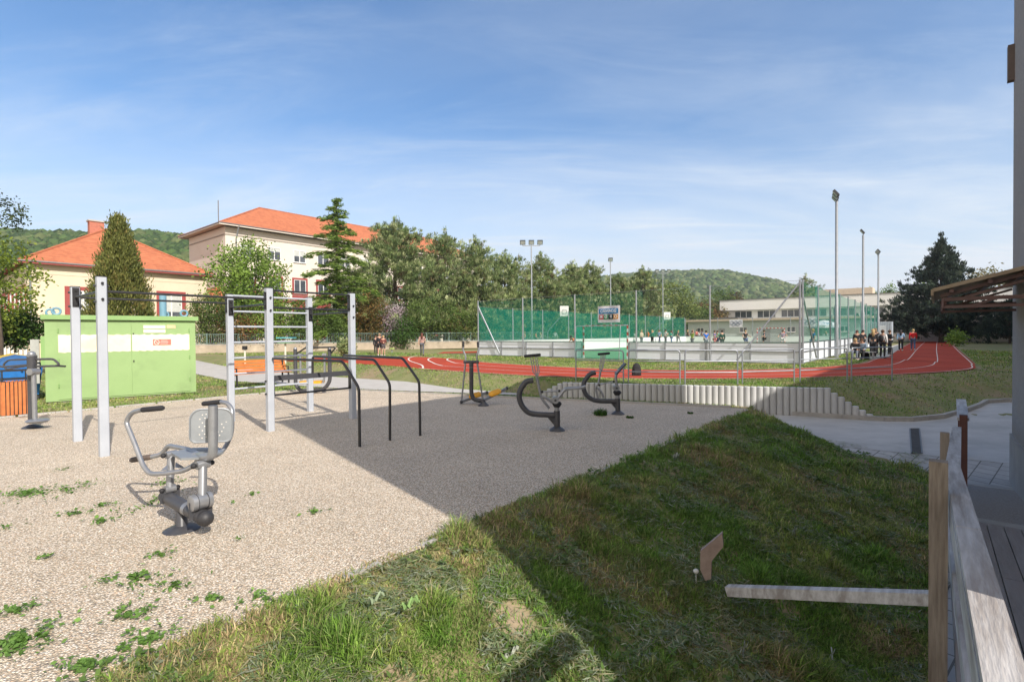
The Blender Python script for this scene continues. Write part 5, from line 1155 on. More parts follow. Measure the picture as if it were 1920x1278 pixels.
def hiproof(t, corners, zE, zR, over, m, ridge_in, gut_m=True):
    """corners a,b (front), c,d (back) ; ridge parallel to long axis"""
    a, b, c, d = [Vector((p.x, p.y, 0)) for p in corners]; ex = (b-a).normalized(); ey = (d-a).normalized(); o_ = over
    A, B, C_, D_ = a-ex*o_-ey*o_, b+ex*o_-ey*o_, c+ex*o_+ey*o_, d-ex*o_+ey*o_
    for p in (A, B, C_, D_): p.z = zE
    L = (B-A).length; Wd = (D_-A).length
    if L >= Wd: r0 = (A+D_)/2+ex*Wd/2*ridge_in; r1 = (B+C_)/2-ex*Wd/2*ridge_in; 
    else: r0 = (A+B)/2+ey*L/2*ridge_in; r1 = (D_+C_)/2-ey*L/2*ridge_in
    r0.z = r1.z = zR; mb = MB()
    if L >= Wd: fs = [(0, 1, 5, 4), (1, 2, 5), (2, 3, 4, 5), (3, 0, 4)]
    else: fs = [(0, 1, 4), (1, 2, 5, 4), (2, 3, 5), (3, 0, 4, 5)]
    mb.add([A, B, C_, D_, r0, r1], fs); rf = mb.build('roof', m, t)
    rf.data.materials.append(m)
    mb = MB(); hips = [(A, r0), (D_, r0) if L >= Wd else (B, r0), (B, r1) if L >= Wd else (D_, r1), (C_, r1), (r0, r1)]
    for p, q in hips: mb.tube([p, q], .11, 6)
    mb.build('ridge_tiles', m, rf)
    mb = MB(); cyc = [A, B, C_, D_]
    for i in range(4): mb.tube([cyc[i]+Z*-.02, cyc[(i+1) % 4]+Z*-.02], .085, 8)
    mb.build('gutter', gut, t)
    sb = MB(); sb.add([p-Z*.04 for p in (A, B, C_, D_)], [(0, 1, 2, 3)]); 
    for i in range(4): p, q = cyc[i], cyc[(i+1) % 4]; sb.beam(p-Z*.12, q-Z*.12, .06, .15)
    return rf, sb
def small_house():
    k = 1.15; a = Vector((-33.8, 35.8, 0))*k; a.z = 0; L = 11.4*k; W_ = 20*k; b = a+U*L; c = b-V*W_; d = a-V*W_; zE = 1.95+5.35*k
    t = thing('school_annexe', (a+b)/2, 'cream single storey building with orange tiled hip roof, brick chimney and maroon window surrounds', 'building')
    H = zE-.15; MB().box((a+b+c+d)/4+Z*H/2, (L, W_, H), U, V).build('wall', cream, t)
    rf, sb = hiproof(t, (a, b, c, d), zE, 1.95+9.2*k, .55, tiles, 1.0); sb.build('eaves', maroon, t)
    MB().box((a+b+c+d)/4+Z*(H-.75), (L+.06, W_+.06, .10), U, V).build('cornice', cream, t)
    MB().box((a+b+c+d)/4+Z*(1.95+.75*k-.5), (L+.12, W_+.12, .16), U, V).build('string_course', mat('grey_band', (.38, .34, .28), .9), t)
    ch = a+U*L*.5-V*6.6*k+U*-.6; MB().box(Vector((ch.x, ch.y, 1.95+9.2*k)), (1.15, .8, 1.5), U, V).build('chimney', mat('chimney_brick', (.46, .17, .11), .9, col2=(.36, .13, .09), nscale=4), rf)
    MB().box(Vector((ch.x, ch.y, 1.95+9.2*k+.8)), (1.35, 1.0, .12), U, V).build('chimney_cap', conc, rf)
    for f in (.265, .765):
        cc = a+U*L*f+V*.0+Z*(1.95+2.55*k); window(t, cc, U, V, 1.75, 2.1, 2, maroon, .33, blind=.75)
        MB().box(cc+V*.03-Z*2.25, (2.35, .07, 1.7), U, V).build('apron_panel', maroon, t)
    for i in range(9):
        cc = a-V*(1.3+2.15*i)*k+Z*(1.95+2.55*k); window(t, cc, V, -U, 1.1, 2.3, 2, maroon, .28, blind=.5); window(t, cc-Z*4.5, V, -U, 1.1, 1.5, 2)
    for p in (a+V*.12+U*.15,): MB().tube([Vector((p.x, p.y, zE-.1))+V*.3-U*.3, Vector((p.x, p.y, zE-.8)), Vector((p.x, p.y, .5))], .07, 8).build('downpipe', galv, t, smooth=True)
small_house()
def link_house():
    a = D(392, 560, 56); t = thing('link_building', (a.x, a.y, .5), 'low cream link building with orange roof between the annexe and the school block', 'building')
    a.z = 0; b = a+U*9; c = b-V*9; d = a-V*9; H = 1.95+4.2; MB().box((a+b+c+d)/4+Z*H/2, (9, 9, H), U, V).build('wall', cream, t); rf, sb = hiproof(t, (a, b, c, d), H+.1, H+3.2, .5, tiles, 1.0); sb.build('eaves', maroon, t)
    for i in range(2): window(t, a+U*(1.6+2.6*i)+Z*(H-2.1), U, V, 1.4, 1.6, 2, maroon, .25)
link_house()
def big_house():
    k = 1.12; a = Vector((-28.4, 51.0, 0))*k; L = 37*k; W_ = 9.8*k; b = a+U*L; c = b-V*W_; d = a-V*W_; zE = 1.95+11.1*k
    t = thing('school_building', (a+b)/2, 'large four storey pale school building with orange tiled hip roof behind the trees', 'building')
    H = zE-.2; MB().box((a+b+c+d)/4+Z*H/2, (L, W_, H), U, V).build('wall', pale, t)
    rf, sb = hiproof(t, (a, b, c, d), zE, 1.95+14.55*k, .9, tiles, 1.12); sb.build('eaves', pale, t)
    MB().box((a+b+c+d)/4+Z*(H-.85), (L+.1, W_+.1, .14), U, V).build('cornice', mat('grey_cornice', (.34, .30, .26), .9), t)
    p = a+U*1.1+V*.12; MB().tube([Vector((p.x, p.y, zE-.1))+V*.8, Vector((p.x, p.y, zE-1.4)), Vector((p.x, p.y, .5))], .075, 8).build('downpipe', galv, t, smooth=True)
    p = a-V*1.0-U*.3; MB().cyl(Vector((p.x, p.y, zE)), Vector((p.x, p.y, zE+2.8)), .05, 6).build('lightning_rod', gut, t)
    p = a+U*L*.40-V*W_*.62; MB().box(Vector((p.x, p.y, 1.95+14.4*k)), (2.6, 1.1, .7), U, V).build('chimney', gut, rf)
    for i in range(13):
        for r_, zz in enumerate((8.75, 5.45, 2.2, -.9)):
            cc = a+U*(2.3+3.15*i)+Z*(1.95+zz*k); z_tr = maroon if r_ > 0 else None
            window(t, cc, U, V, 1.55, 1.5 if r_ == 0 else 1.65, 2, z_tr, .22, blind=random.choice([0, .3, .45, 0]))
            if r_ in (1, 2): MB().box(cc+V*.03-Z*1.95, (2.0, .06, 1.65), U, V).build('apron_panel', maroon, t)
big_house()
# white flat roofed school beyond the pitch
def far_school():
    a = D(1357, 600, 99); a.z = 0; t = thing('flat_roofed_school', (a.x, a.y, .5), 'long white flat roofed school wing with ribbon windows beyond the pitch', 'building')
    L = 62; zt = 1.95+6.0; c = a+V*L/2+U*6; wm = mat('white_render_far', (.80, .80, .78), .85, col2=(.75, .75, .73), nscale=.3); MB().box(Vector((c.x, c.y, zt/2)), (L, 12, zt-.1), V, U).build('wall', wm, t)
    MB().box(Vector((c.x, c.y, zt-.9))-U*.35, (L+1.0, 12.9, 1.9), V, U).build('fascia', mat('pale_fascia', (.88, .87, .84), .8, col2=(.82, .81, .78), nscale=.25), t)
    MB().box(Vector((c.x, c.y, zt+.09))-U*.35, (L+1.2, 13.1, .10), V, U).build('roof_edge', gut, t)
    MB().box(Vector((c.x, c.y, zt-3.85))-U*.55, (L-4, 12.9, .32), V, U).build('canopy_ledge', wm, t)
    for i in range(15):
        cc = a+V*(3.6+4.0*i)-U*.02
        for zz, hh in ((zt-2.7, 1.35), (zt-4.65, .85)): window(t, cc+Z*zz, V, -U, 3.1, hh, 3)
    # roof-top block
    q = a+V*18+U*16; MB().box(Vector((q.x, q.y, 5.6)), (9, 5, 9.0), V, U).build('rear_block', mat('beige_block', (.62, .52, .40), .9), t)
far_school()
def far_low():
    a = D(1290, 620, 82); a.z = 0; t = thing('changing_room_block', (a.x, a.y, .5), 'low white changing room block with doors beyond the far boards', 'building'); L = 24; H = 3.3+.35
    c = a+V*L/2+U*3; wm = mat('pale_blue_grey_panels', (.52, .60, .59), .7, col2=(.47, .55, .54)); MB().box(Vector((c.x, c.y, H/2)), (L, 6, H), V, U).build('wall', wm, t); MB().box(Vector((c.x, c.y, H+.15))-U*.3, (L+.6, 6.6, .30), V, U).build('roof_edge', mat('pale_tan_fascia', (.55, .47, .36), .8), t)
    dm = mat('grey_door', (.35, .38, .38), .6)
    for i in range(7):
        cc = a+V*(2+3.2*i)-U*.03
        if i % 2: MB().box(Vector((cc.x, cc.y, 1.5)), (1.0, .06, 2.1), V, U).build('door', dm, t)
        else: window(t, Vector((cc.x, cc.y, 2.3)), V, -U, 1.1, .8, 2)
far_low()
def pale_annexe():
    a = D(1318, 620, 96); a.z = 0; t = thing('grey_annexe', (a.x, a.y, .5), 'small grey flat roofed annexe at the left end of the white school', 'building'); c = a+V*3+U*3
    MB().box(Vector((c.x, c.y, 2.2)), (6, 6, 4.4), V, U).build('wall', mat('grey_render', (.36, .37, .36), .85), t); MB().box(Vector((c.x, c.y, 4.5)), (6.6, 6.6, .3), V, U).build('roof_edge', gut, t)
    for i in range(3): window(t, a+V*(1.2+1.8*i)+Z*3.4, V, -U, 1.2, .9, 1)
pale_annexe()
# white marquee / container by the right posts
p = D(1546, 620, 70); p.z = .5; t = thing('sponsor_tent', p, 'white umbrella tent with grey markings behind the right netting', 'tent'); 
mb = MB(); n = 12
for i in range(n):
    a0, a1 = 2*math.pi*i/n, 2*math.pi*(i+1)/n; r_ = 2.0; mb.quad(p+Z*3.3, p+Vector((r_*math.cos(a0), r_*math.sin(a0), 2.3)), p+Vector((r_*math.cos(a1), r_*math.sin(a1), 2.3))); mb.quad(p+Vector((r_*math.cos(a0), r_*math.sin(a0), 2.3)), p+Vector((r_*math.cos(a0), r_*math.sin(a0), 1.95)), p+Vector((r_*math.cos(a1), r_*math.sin(a1), 1.95)), p+Vector((r_*math.cos(a1), r_*math.sin(a1), 2.3)))
mb.build('canopy', mat('tent_fabric', (.66, .70, .78), .7, col2=(.3, .38, .5), nscale=.9, lo=.5, hi=.56), t); MB().cyl(p, p+Z*3.3, .05, 8).build('pole', galv, t)
p = D(1651, 612, 64); p.z = .5; t = thing('storage_container', p, 'light blue grey storage container at the far right corner of the pitch', 'container'); MB().box(p+Z*1.3, (2.4, 2.4, 2.6), V, U).build('body', mat('pale_blue_steel', (.42, .48, .55), .6), t)
mb = MB()
for i in range(10): mb.box(p+Z*1.3-U*1.21+V*(-1.08+.24*i), (.08, .04, 2.4), V, U)
mb.build('ribs', MATS['pale_blue_steel'], t); MB().box(p+Z*1.2-U*1.25+V*.2, (.9, .03, 1.9), V, U).build('door', mat('container_door', (.55, .6, .65), .6), t)
# right boundary wall with brick panels
wa, wb = D(1660, 620, 74), D(1905, 620, 52); 
wa = Vector((54.5, 78, 0)); wb = Vector((66, 66, 0)); dd_ = (wb-wa).normalized(); Lw = (wb-wa).length; t = thing('boundary_wall', ((wa+wb)/2), 'concrete boundary wall with dark brick infill panels behind the big fir', 'wall')
nrm = Vector((-dd_.y, dd_.x, 0)); MB().box((wa+wb)/2+Z*1.0, (Lw, .3, 1.4), dd_, nrm).build('base_wall', conc, t); n = 7
for i in range(n+1): MB().box(wa+dd_*Lw*i/n+Z*2.3, (.9, .42, 4.0), dd_, nrm).build('pier', conc, t)
for i in range(n): MB().box(wa+dd_*Lw*(i+.5)/n+Z*2.75, (Lw/n-.95, .22, 2.2), dd_, nrm).build('brick_panel', mat('dark_brick', (.08, .075, .075), .8, col2=(.13, .12, .12), nscale=5), t)
MB().box((wa+wb)/2+Z*4.4, (Lw, .5, .2), dd_, nrm).build('coping', conc, t)
hb = D(1862, 600, 95); hb.z = .4; t = thing('distant_house', hb, 'pale distant house glimpsed between the fir and the awning', 'building'); MB().box(hb+Z*4, (16, 8, 8), V, U).build('wall', mat('pale_brown_render', (.55, .42, .32), .9), t)
for i in range(5): window(t, hb-U*4.02+V*(-6+3*i)+Z*5.6, V, -U, 1.3, 1.5, 2); window(t, hb-U*4.02+V*(-6+3*i)+Z*2.6, V, -U, 1.3, 1.5, 2)

# ---------------------------------------------------------------- near building (right), awning, deck, handrail
def near_building():
    VF = 1.03; u0, u1 = 2.57, 12.75; H = 9.35
    t = thing('rendered_building', UV(12.75, VF, -.8), 'tall building with rough grey pebble render at the right edge', 'building')
    rm = mat('rough_pebbledash', (.40, .375, .36), .95, col2=(.33, .31, .30), nscale=14, bump=.9, bscale=90, col3=(.36, .33, .31), n3scale=1.2)
    fp = lambda g, z: [UV(u0-g, VF-g, z), UV(u1+g, VF-g, z), UV(u1-2.9+g, VF+11, z), UV(u0-g, VF+11, z)]  # hidden far end slanted along the sun's direction to keep the palisades lit
    MB().prism(fp(0, .02), (0, 0, H-.1)).build('wall', rm, t)
    MB().prism(fp(.03, -1.0), (0, 0, 1.1)).build('plinth', mat('smooth_plinth', (.36, .35, .34), .9, col2=(.30, .29, .28), nscale=3), t)
    MB().prism(fp(.06, H-.10), (0, 0, .14)).build('roof_edge', mat('brown_tin', (.13, .09, .075), .5), t)
    p = UV(u1-.10, VF-.04); MB().box(Vector((p.x, p.y, 6.65)), (.14, .10, .62), U, V).build('downpipe_box', MATS['brown_tin'], t)
near_building()
def wing():   # the wing that shades the driveway and the right end of the track
    VF = 8.6; H = 8.9
    t = thing('school_wing', UV(46, VF, -.3), 'rear wing of the rendered building beyond the right edge', 'building'); c = UV(54.7, VF+6); MB().box(Vector((c.x, c.y, H/2-.3)), (87.6, 12, H+.3), U, V).build('wall', MATS['rough_pebbledash'], t)
    MB().box(Vector((c.x, c.y, H+.05))-V*.1, (87.9, 12.5, .2), U, V).build('roof_edge', MATS['brown_tin'], t)
wing()
def side_beam():  # beam out of view, added for the narrow shadow band on the bank
    p0, p1 = UV(2.5, 1.08, 2.02), UV(-2.2, 1.08, 2.02); t = thing('shadow_beam', (p0+p1)/2, 'unseen beam added beside the viewpoint to cast the narrow shadow on the bank', 'canopy')
    MB().beam(p0, p1, .13, .12).build('slab', woodg, t); 
    for q in (p1,): MB().beam(Vector((q.x, q.y, -.85))+V*.05, Vector((q.x, q.y, 1.96))+V*.05, .1, .1, up=(1, 0, 0)).build('post', woodg, t)
side_beam()
def awning():
    t = thing('entrance_awning', UV(10.5, .9, 2.4), 'corrugated brown awning on steel brackets fixed to the rendered building', 'awning')
    um, uf = 9.55, 12.3; v0, v1 = -.05, 1.02
    tin = mat('rusty_tan_sheet', (.42, .32, .21), .7, col2=(.32, .23, .145), nscale=5, stretch=(1, 1, 1)); br = mat('brown_steel', (.16, .085, .07), .55, col2=(.12, .065, .055), nscale=8)
    n = 40; mb = MB(); 
    def zz(v, i): return 2.53+(v-v0)/(v1-v0)*.30+.018*math.sin(i*1.25)
    for i in range(n):
        ua, ub_ = um+(uf-um)*i/n, um+(uf-um)*(i+1)/n
        mb.quad(UV(ua, v0, zz(v0, i)), UV(ub_, v0, zz(v0, i+1)), UV(ub_, v1, zz(v1, i+1)), UV(ua, v1, zz(v1, i)))
        mb.quad(UV(ua, v0, zz(v0, i)-.012), UV(ub_, v0, zz(v0, i+1)-.012), UV(ub_, v1, zz(v1, i+1)-.012), UV(ua, v1, zz(v1, i)-.012))
    mb.build('corrugated_sheet', tin, t)
    mb = MB(); mb.beam(UV(um, v0-.01, 2.50), UV(uf, v0-.01, 2.50), .03, .09); mb.beam(UV(um-.01, v0, 2.53), UV(um-.01, v1, 2.81), .05, .05); mb.build('edge_trim', tin, t)
    for u_ in (um+.12, uf-.2):
        mb = MB(); mb.beam(UV(u_, v0+.12, 2.40), UV(u_, v1, 2.40), .05, .05); mb.beam(UV(u_, v0+.08, 2.45), UV(u_, v1, 2.74), .05, .05); mb.beam(UV(u_, v0+.35, 2.42), UV(u_, v1-.05, 2.64), .04, .035); mb.beam(UV(u_, v0+.1, 2.29), UV(u_, v1, 2.29), .04, .04); mb.beam(UV(u_, v0+.12, 2.29), UV(u_, v0+.12, 2.42), .04, .04, up=(1, 0, 0)); mb.beam(UV(u_, v0+.4, 2.29), UV(u_, v0+.75, 2.42), .03, .03)
        mb.build('bracket', br, t)
    mb = MB(); 
    for v_ in (.15, .55, .9): mb.beam(UV(um, v_, 2.47+.27*v_), UV(uf, v_, 2.47+.27*v_), .05, .05)
    mb.build('purlins', br, t)
awning()
greyw = mat('weathered_silver_timber', (.57, .555, .545), .75, col2=(.38, .36, .345), nscale=7, bump=.3, bscale=25, col3=(.30, .27, .25), n3scale=2.0); brownw = mat('brown_weathered_timber', (.30, .25, .20), .85, col2=(.19, .15, .115), nscale=16, stretch=(3, 3, .22), bump=.4, bscale=30, col3=(.33, .27, .21), n3scale=2.5)
darkw = mat('deck_boards', (.33, .30, .285), .8, col2=(.25, .225, .21), nscale=5, bump=.35, bscale=22, col3=(.29, .25, .235), n3scale=1.6); redw = mat('red_brown_timber', (.13, .05, .035), .7, col2=(.10, .038, .028), nscale=7)
def grain(m, s): 
    for n in m.node_tree.nodes:
        if n.type == 'MAPPING': n.vector_type = 'TEXTURE'; n.inputs['Scale'].default_value = s; n.inputs['Rotation'].default_value = (0, 0, R(50.3))
for m in (greyw, darkw): grain(m, (3.0, .28, .6))
def rail_pt(Y, side=0):
    if Y <= 4.6: X = 1.38+(Y-1.5)*.81; z = .925-(Y-1.5)*.062
    else: X = 3.89+(Y-4.6)*.88; z = .733-(Y-4.6)*.083
    return Vector((X+side*.088, Y+side*-.070, z))
def handrail():
    t = thing('timber_handrail', UV(5, .1, -.3), 'weathered timber handrail of the access ramp with broad flat top boards', 'handrail')
    for a, b, nm in ((-.6, 2.9, 0), (2.9, 4.6, 0), (4.6, 8.0, 1)):
        p, q = rail_pt(a, .5), rail_pt(b, .5); 
        MB().beam(p-Z*.022+Z*(.003 if a > 0 and nm == 0 else 0), q-Z*.022, .108, .045).build('top_board', greyw, t)
        MB().beam(rail_pt(a, .18)-Z*.14, rail_pt(b, .18)-Z*.14, .04, .17).build('side_board', greyw, t)
        MB().beam(rail_pt(a, .3)-Z*.62, rail_pt(b, .3)-Z*.62, .04, .14).build('mid_board', greyw, t)
    for Y, top, m, w in ((3.58, 1.03, brownw, .105), (7.0, .55, brownw, .10), (.9, .9, brownw, .1)):
        p = rail_pt(Y, .0); p.x -= .055; p.y += .03; mb = MB(); mb.box(Vector((p.x, p.y, (top-1.05)/2)), (w, w, top+1.05), U, V); mb.build('post', m, t)
    # end post with capping board
    p = G(1806, 900, -.52); p = Vector((p.x, p.y, -.6)); MB().box(Vector((p.x, p.y, -.02)), (.125, .10, 1.16), U, V).build('end_post', redw, t)
    a = D(1806, 786, p.y); b = D(1802, 750, p.y+2.1); MB().beam(a, b, .15, .045).build('capping_board', greyw, t); MB().beam(a-Z*.05, b-Z*.05, .09, .06).build('rail_under_cap', redw, t)
    p2 = b-U*.1; MB().box(Vector((p2.x, p2.y, -.1)), (.1, .1, 1.0), U, V).build('far_post', redw, t)
handrail()
def deck():
    t = thing('timber_deck', UV(3.5, .55, -.2), 'dark weathered timber deck boards of the ramp beside the wall', 'deck')
    def zk(u): return -.10-.034*(u-1)
    for i in range(6):
        v0 = .16+i*.145
        for s0, s1 in ((-.8, 2.6+.6*(i % 2)), (2.6+.6*(i % 2), 5.6+.7*((i+1) % 2)), (5.6+.7*((i+1) % 2), 8.2)):
            MB().beam(UV(s0+.003, v0+.07, zk(s0)), UV(s1-.003, v0+.07, zk(s1)), .136, .032).build('board', darkw, t)
    MB().beam(UV(-.8, .12, zk(-.8)-.1), UV(8.2, .12, zk(8.2)-.1), .04, .16).build('fascia', darkw, t)
    for u_ in (1, 3, 5, 7.5): MB().box(UV(u_, .3, -.6), (.1, .1, .7), U, V).build('support', brownw, t)
    r = thing('concrete_ramp', UV(6.5, .6, -.5), 'rough concrete ramp slab between the deck and the pavers', 'ramp')
    mb = MB(); pr2 = [(8.2, -.36), (11.0, -.64), (12.3, -.785), (12.3, -1.0), (8.2, -1.0)]
    mb.prism([UV(a, .12, z) for a, z in pr2], V*.92); mb.build('slab', mat('exposed_aggregate', (.36, .34, .325), .95, col2=(.24, .225, .215), nscale=60, bump=.6, bscale=120, detail=2), r)
    mb = MB(); mb.prism([UV(a, .10, z) for a, z in ((8.15, -.345), (8.6, -.39), (8.6, -.43), (8.15, -.42))], V*.92); mb.build('edge_strip', kerbm, r); mb = MB(); mb.prism([UV(a, .10, z) for a, z in ((11.9, -.733), (12.36, -.78), (12.36, -.86), (11.9, -.80))], V*.92); mb.build('edge_strip', kerbm, r)
deck()
# planks on the bank
a = D(1757, 1121, 3.62); b_ = D(1365, 1106, 4.75); t = thing('brace_plank', b_, 'pale grey square timber brace lying from the grass bank to the railing post', 'plank')
MB().beam(b_, a, .085, .085).build('timber', greyw, t)
s0 = D(1318, 1080, 4.9); pts = [D(x, y, 4.9) for x, y in ((1313, 1033), (1354, 999), (1356, 1025), (1343, 1040), (1334, 1052), (1333, 1085), (1322, 1088), (1313, 1068))]
t = thing('broken_board', s0, 'broken pale brown board sticking upright out of the grass bank', 'board'); MB().prism(pts, (.03, .06, 0)).build('board', mat('pale_brown_board', (.36, .28, .24), .85, col2=(.27, .20, .17), nscale=9, bump=.3), t)
s0 = D(1305, 1070, 4.92); tag(MB().ball(s0, .028, 10, (1, 1, .8)).cyl(s0-Z*.12, s0, .004, 5).build('dandelion_clock', mat('dandelion_fluff', (.62, .62, .58), .9), None, base=s0), 'round dandelion seed head beside the broken board', 'dandelion')

# ---------------------------------------------------------------- trees and shrubs
leafm = attr_mat('foliage', .6, .35); barkm = mat('bark', (.10, .075, .055), .95, col2=(.06, .045, .035), nscale=6, bump=.6, bscale=12)
def trunk_mesh(t, base, top, r, limbs):
    mb = MB(); b = Vector(base); tp_ = Vector(top); pts = [b-Z*.3, b.lerp(tp_, .3)+Vector((.05, .03, 0)), b.lerp(tp_, .65)-Vector((.04, 0, 0)), tp_]; mb.tube(pts, [r, r*.8, r*.5, r*.15], 8)
    for p, q, w in limbs: mb.tube([p, (Vector(p)+Vector(q))/2+Z*.1, q], [w, w*.7, w*.3], 5)
    mb.build('trunk', barkm, t, smooth=True)
def needles(centres, n, size, length, width, up=.5, outdir=None):
    k = len(centres)*n; C = np.repeat(centres, n, 0)+RNG.normal(size=(k, 3))*np.asarray(size)
    d = rdir(k); d[:, 2] = np.abs(d[:, 2])*.6+up
    if outdir is not None: d = d*.55+np.repeat(outdir, n, 0)*.9
    d /= np.linalg.norm(d, axis=1)[:, None]; L = RNG.uniform(.6, 1.2, k)[:, None]*length
    s = np.cross(d, rdir(k)); s /= np.linalg.norm(s, axis=1)[:, None]+1e-9
    return C, d*L/2, s*width/2
def crown_obj(t, parts, cols, nm='crown'):
    C = np.concatenate([p[0] for p in parts]); A = np.concatenate([p[1] for p in parts]); B = np.concatenate([p[2] for p in parts]); c = np.concatenate(cols)
    Vv, Fi, T = diamonds(C, A, B); np_mesh(nm, Vv, Fi, T, leafm, np.repeat(c, 4, 0), t, base=ORIG[t.name])
PINE = [(.13, .19, .075), (.22, .29, .115), (.33, .39, .17), (.48, .52, .29), (.20, .17, .09)]
def pine(base, H, Rr, label, cat='pine tree', nlimb=70, dens=1.0, prof=None, cols=PINE, w=(3, 4, 3, 1.3, .5), group=None, clear=.12, squash=1.0, name='pine_tree', ln=.34, wd=.075):
    base = Vector(base); t = thing(name, base, label, cat, group); prof = prof or (lambda f: max(0, 1-f)**.42*min(1.0, .82+.9*f)*(1.0+.14*math.sin(f*17+base.x)))
    tips = []; outs = []; limbs = []
    for i in range(nlimb):
        f = clear+(1-clear)*((i+random.random())/nlimb); a = i*2.4+random.uniform(-.5, .5); r = Rr*prof(f)*random.uniform(.72, 1.12); z0 = base.z+H*f*.93
        p0 = np.array([base.x, base.y, z0]); o = np.array([math.cos(a), math.sin(a)*squash, 0]); rise = r*random.uniform(.10, .38)
        p1 = p0+o*r+np.array([0, 0, rise]); limbs.append((Vector(p0), Vector(p0+(p1-p0)*.8), .02*H*.12+.02))
        m = max(2, int(r/.36*dens))
        for j in range(m):
            g = .30+.70*(j+random.random())/m; sp = .26*r*g
            for q in range(2): 
                c = p0+(p1-p0)*g+np.array([random.gauss(0, sp*.6), random.gauss(0, sp*.6)*squash, random.gauss(0, .26)]); tips.append(c); outs.append(o*.5+np.array([0, 0, .5]))
    for j in range(5): tips.append(np.array([base.x+random.gauss(0, .12), base.y+random.gauss(0, .12), base.z+H*(1-.02*j)])); outs.append(np.array([0, 0, 1]))
    tips = np.array(tips); outs = np.array(outs); n = 22
    P_ = needles(tips, n, (.13, .13, .10), ln, wd, .5, outs); cc = pick(cols, w, len(tips))*RNG.uniform(.55, 1.35, (len(tips), 1)); cc = np.repeat(cc, n, 0)*RNG.uniform(.75, 1.25, (len(tips)*n, 1))
    crown_obj(t, [P_], [cc]); trunk_mesh(t, base, base+Z*H*.95, H*.022, limbs[::2]); return t
gy_ = .55
def tb_at(px, Y, z=None): d = ray(px, 640); x = d.x*Y/d.y; return Vector((x, Y, (ghf(x, Y) if z is None else z)))
def hgt(px, py, Y, z0): return D(px, py, Y).z-z0
def treeat(px, top, Y): b = tb_at(px, Y); return b, hgt(px, top, Y, b.z)
pg = 'row of pines behind the fence'
for px, top, Y, Rr, lb in ((742, 408, 57, 6.6, 'broadest dark pine standing right of the bright cedar'), (835, 428, 59, 4.6, 'narrow topped pine next right of the broadest pine'), (893, 443, 60, 4.8, 'pine directly behind the left corner of the pitch net'),
        (948, 470, 63, 4.6, 'pine just left of the nearest left floodlight mast'), (1015, 474, 66, 4.8, 'pine just right of the nearest left floodlight mast'), (1072, 490, 70, 4.3, 'pine between the hoop and the middle left mast'), (1104, 488, 76, 4.8, 'pine left of the middle left floodlight mast'),
        (1160, 512, 80, 4.4, 'lower pine right of the middle left floodlight mast'), (1206, 498, 84, 5.0, 'last pine of the row, standing alone against the hill')):
    b, h = treeat(px, top, Y); k_ = 150 if Rr > 5 else 105
    pine(b, h, Rr*1.08, lb, group=pg, nlimb=k_, dens=1.1, clear=.05)
# right fir
b, h = treeat(1765, 437, 66)
pine(b, h, 7.2, 'very large dark blue green conifer beside the right end of the track', 'conifer', nlimb=150, dens=1.0, prof=lambda f: (1-f)**.85*1.0 if f > .08 else .9, cols=[(.028, .046, .034), (.045, .068, .05), (.065, .095, .065), (.10, .125, .085)], w=(3, 4, 2, .7), clear=.04, name='fir_tree', ln=.42, wd=.10)
# bright layered cedar
def cedar(base, H, Rr, label):
    base = Vector(base); t = thing('cedar_tree', base, label, 'conifer'); tips = []; outs = []; limbs = []
    for i in range(64):
        f = .08+.92*i/64; a = i*2.4+random.uniform(-.3, .3); r = Rr*(1-f)**.75*random.choice([.55, .85, 1.1, 1.2])+.15; p0 = np.array([base.x, base.y, base.z+H*f*.96]); o = np.array([math.cos(a), math.sin(a), 0]); m = max(3, int(r/.2))
        limbs.append((Vector(p0), Vector(p0+o*r*.8+np.array([0, 0, r*.12])), .05))
        for j in range(m):
            g = (j+.5)/m; c = p0+o*r*g+np.array([0, 0, .32*r*g-.42*r*g*g]); s_ = .10+.24*(1-abs(g-.5))*min(r, 2)*.5
            for q in range(4): tips.append(c+np.array([random.gauss(0, s_), random.gauss(0, s_), random.gauss(0, .06)-.05])); outs.append(o*.9+np.array([0, 0, -.25]))
    tips = np.array(tips); outs = np.array(outs); n = 9; P_ = needles(tips, n, (.12, .12, .07), .38, .085, -.2, outs); cc = np.repeat(pick([(.13, .21, .035), (.20, .30, .055), (.08, .14, .025), (.28, .38, .09)], [3, 3, 2, 1.5], len(tips)), n, 0)*RNG.uniform(.8, 1.2, (len(tips)*n, 1))
    crown_obj(t, [P_], [cc]); trunk_mesh(t, base, base+Z*H*.95, .24, limbs)
b, h = treeat(634, 358, 51); cedar(b, h, 4.9, 'tall bright green layered cedar in front of the school building')
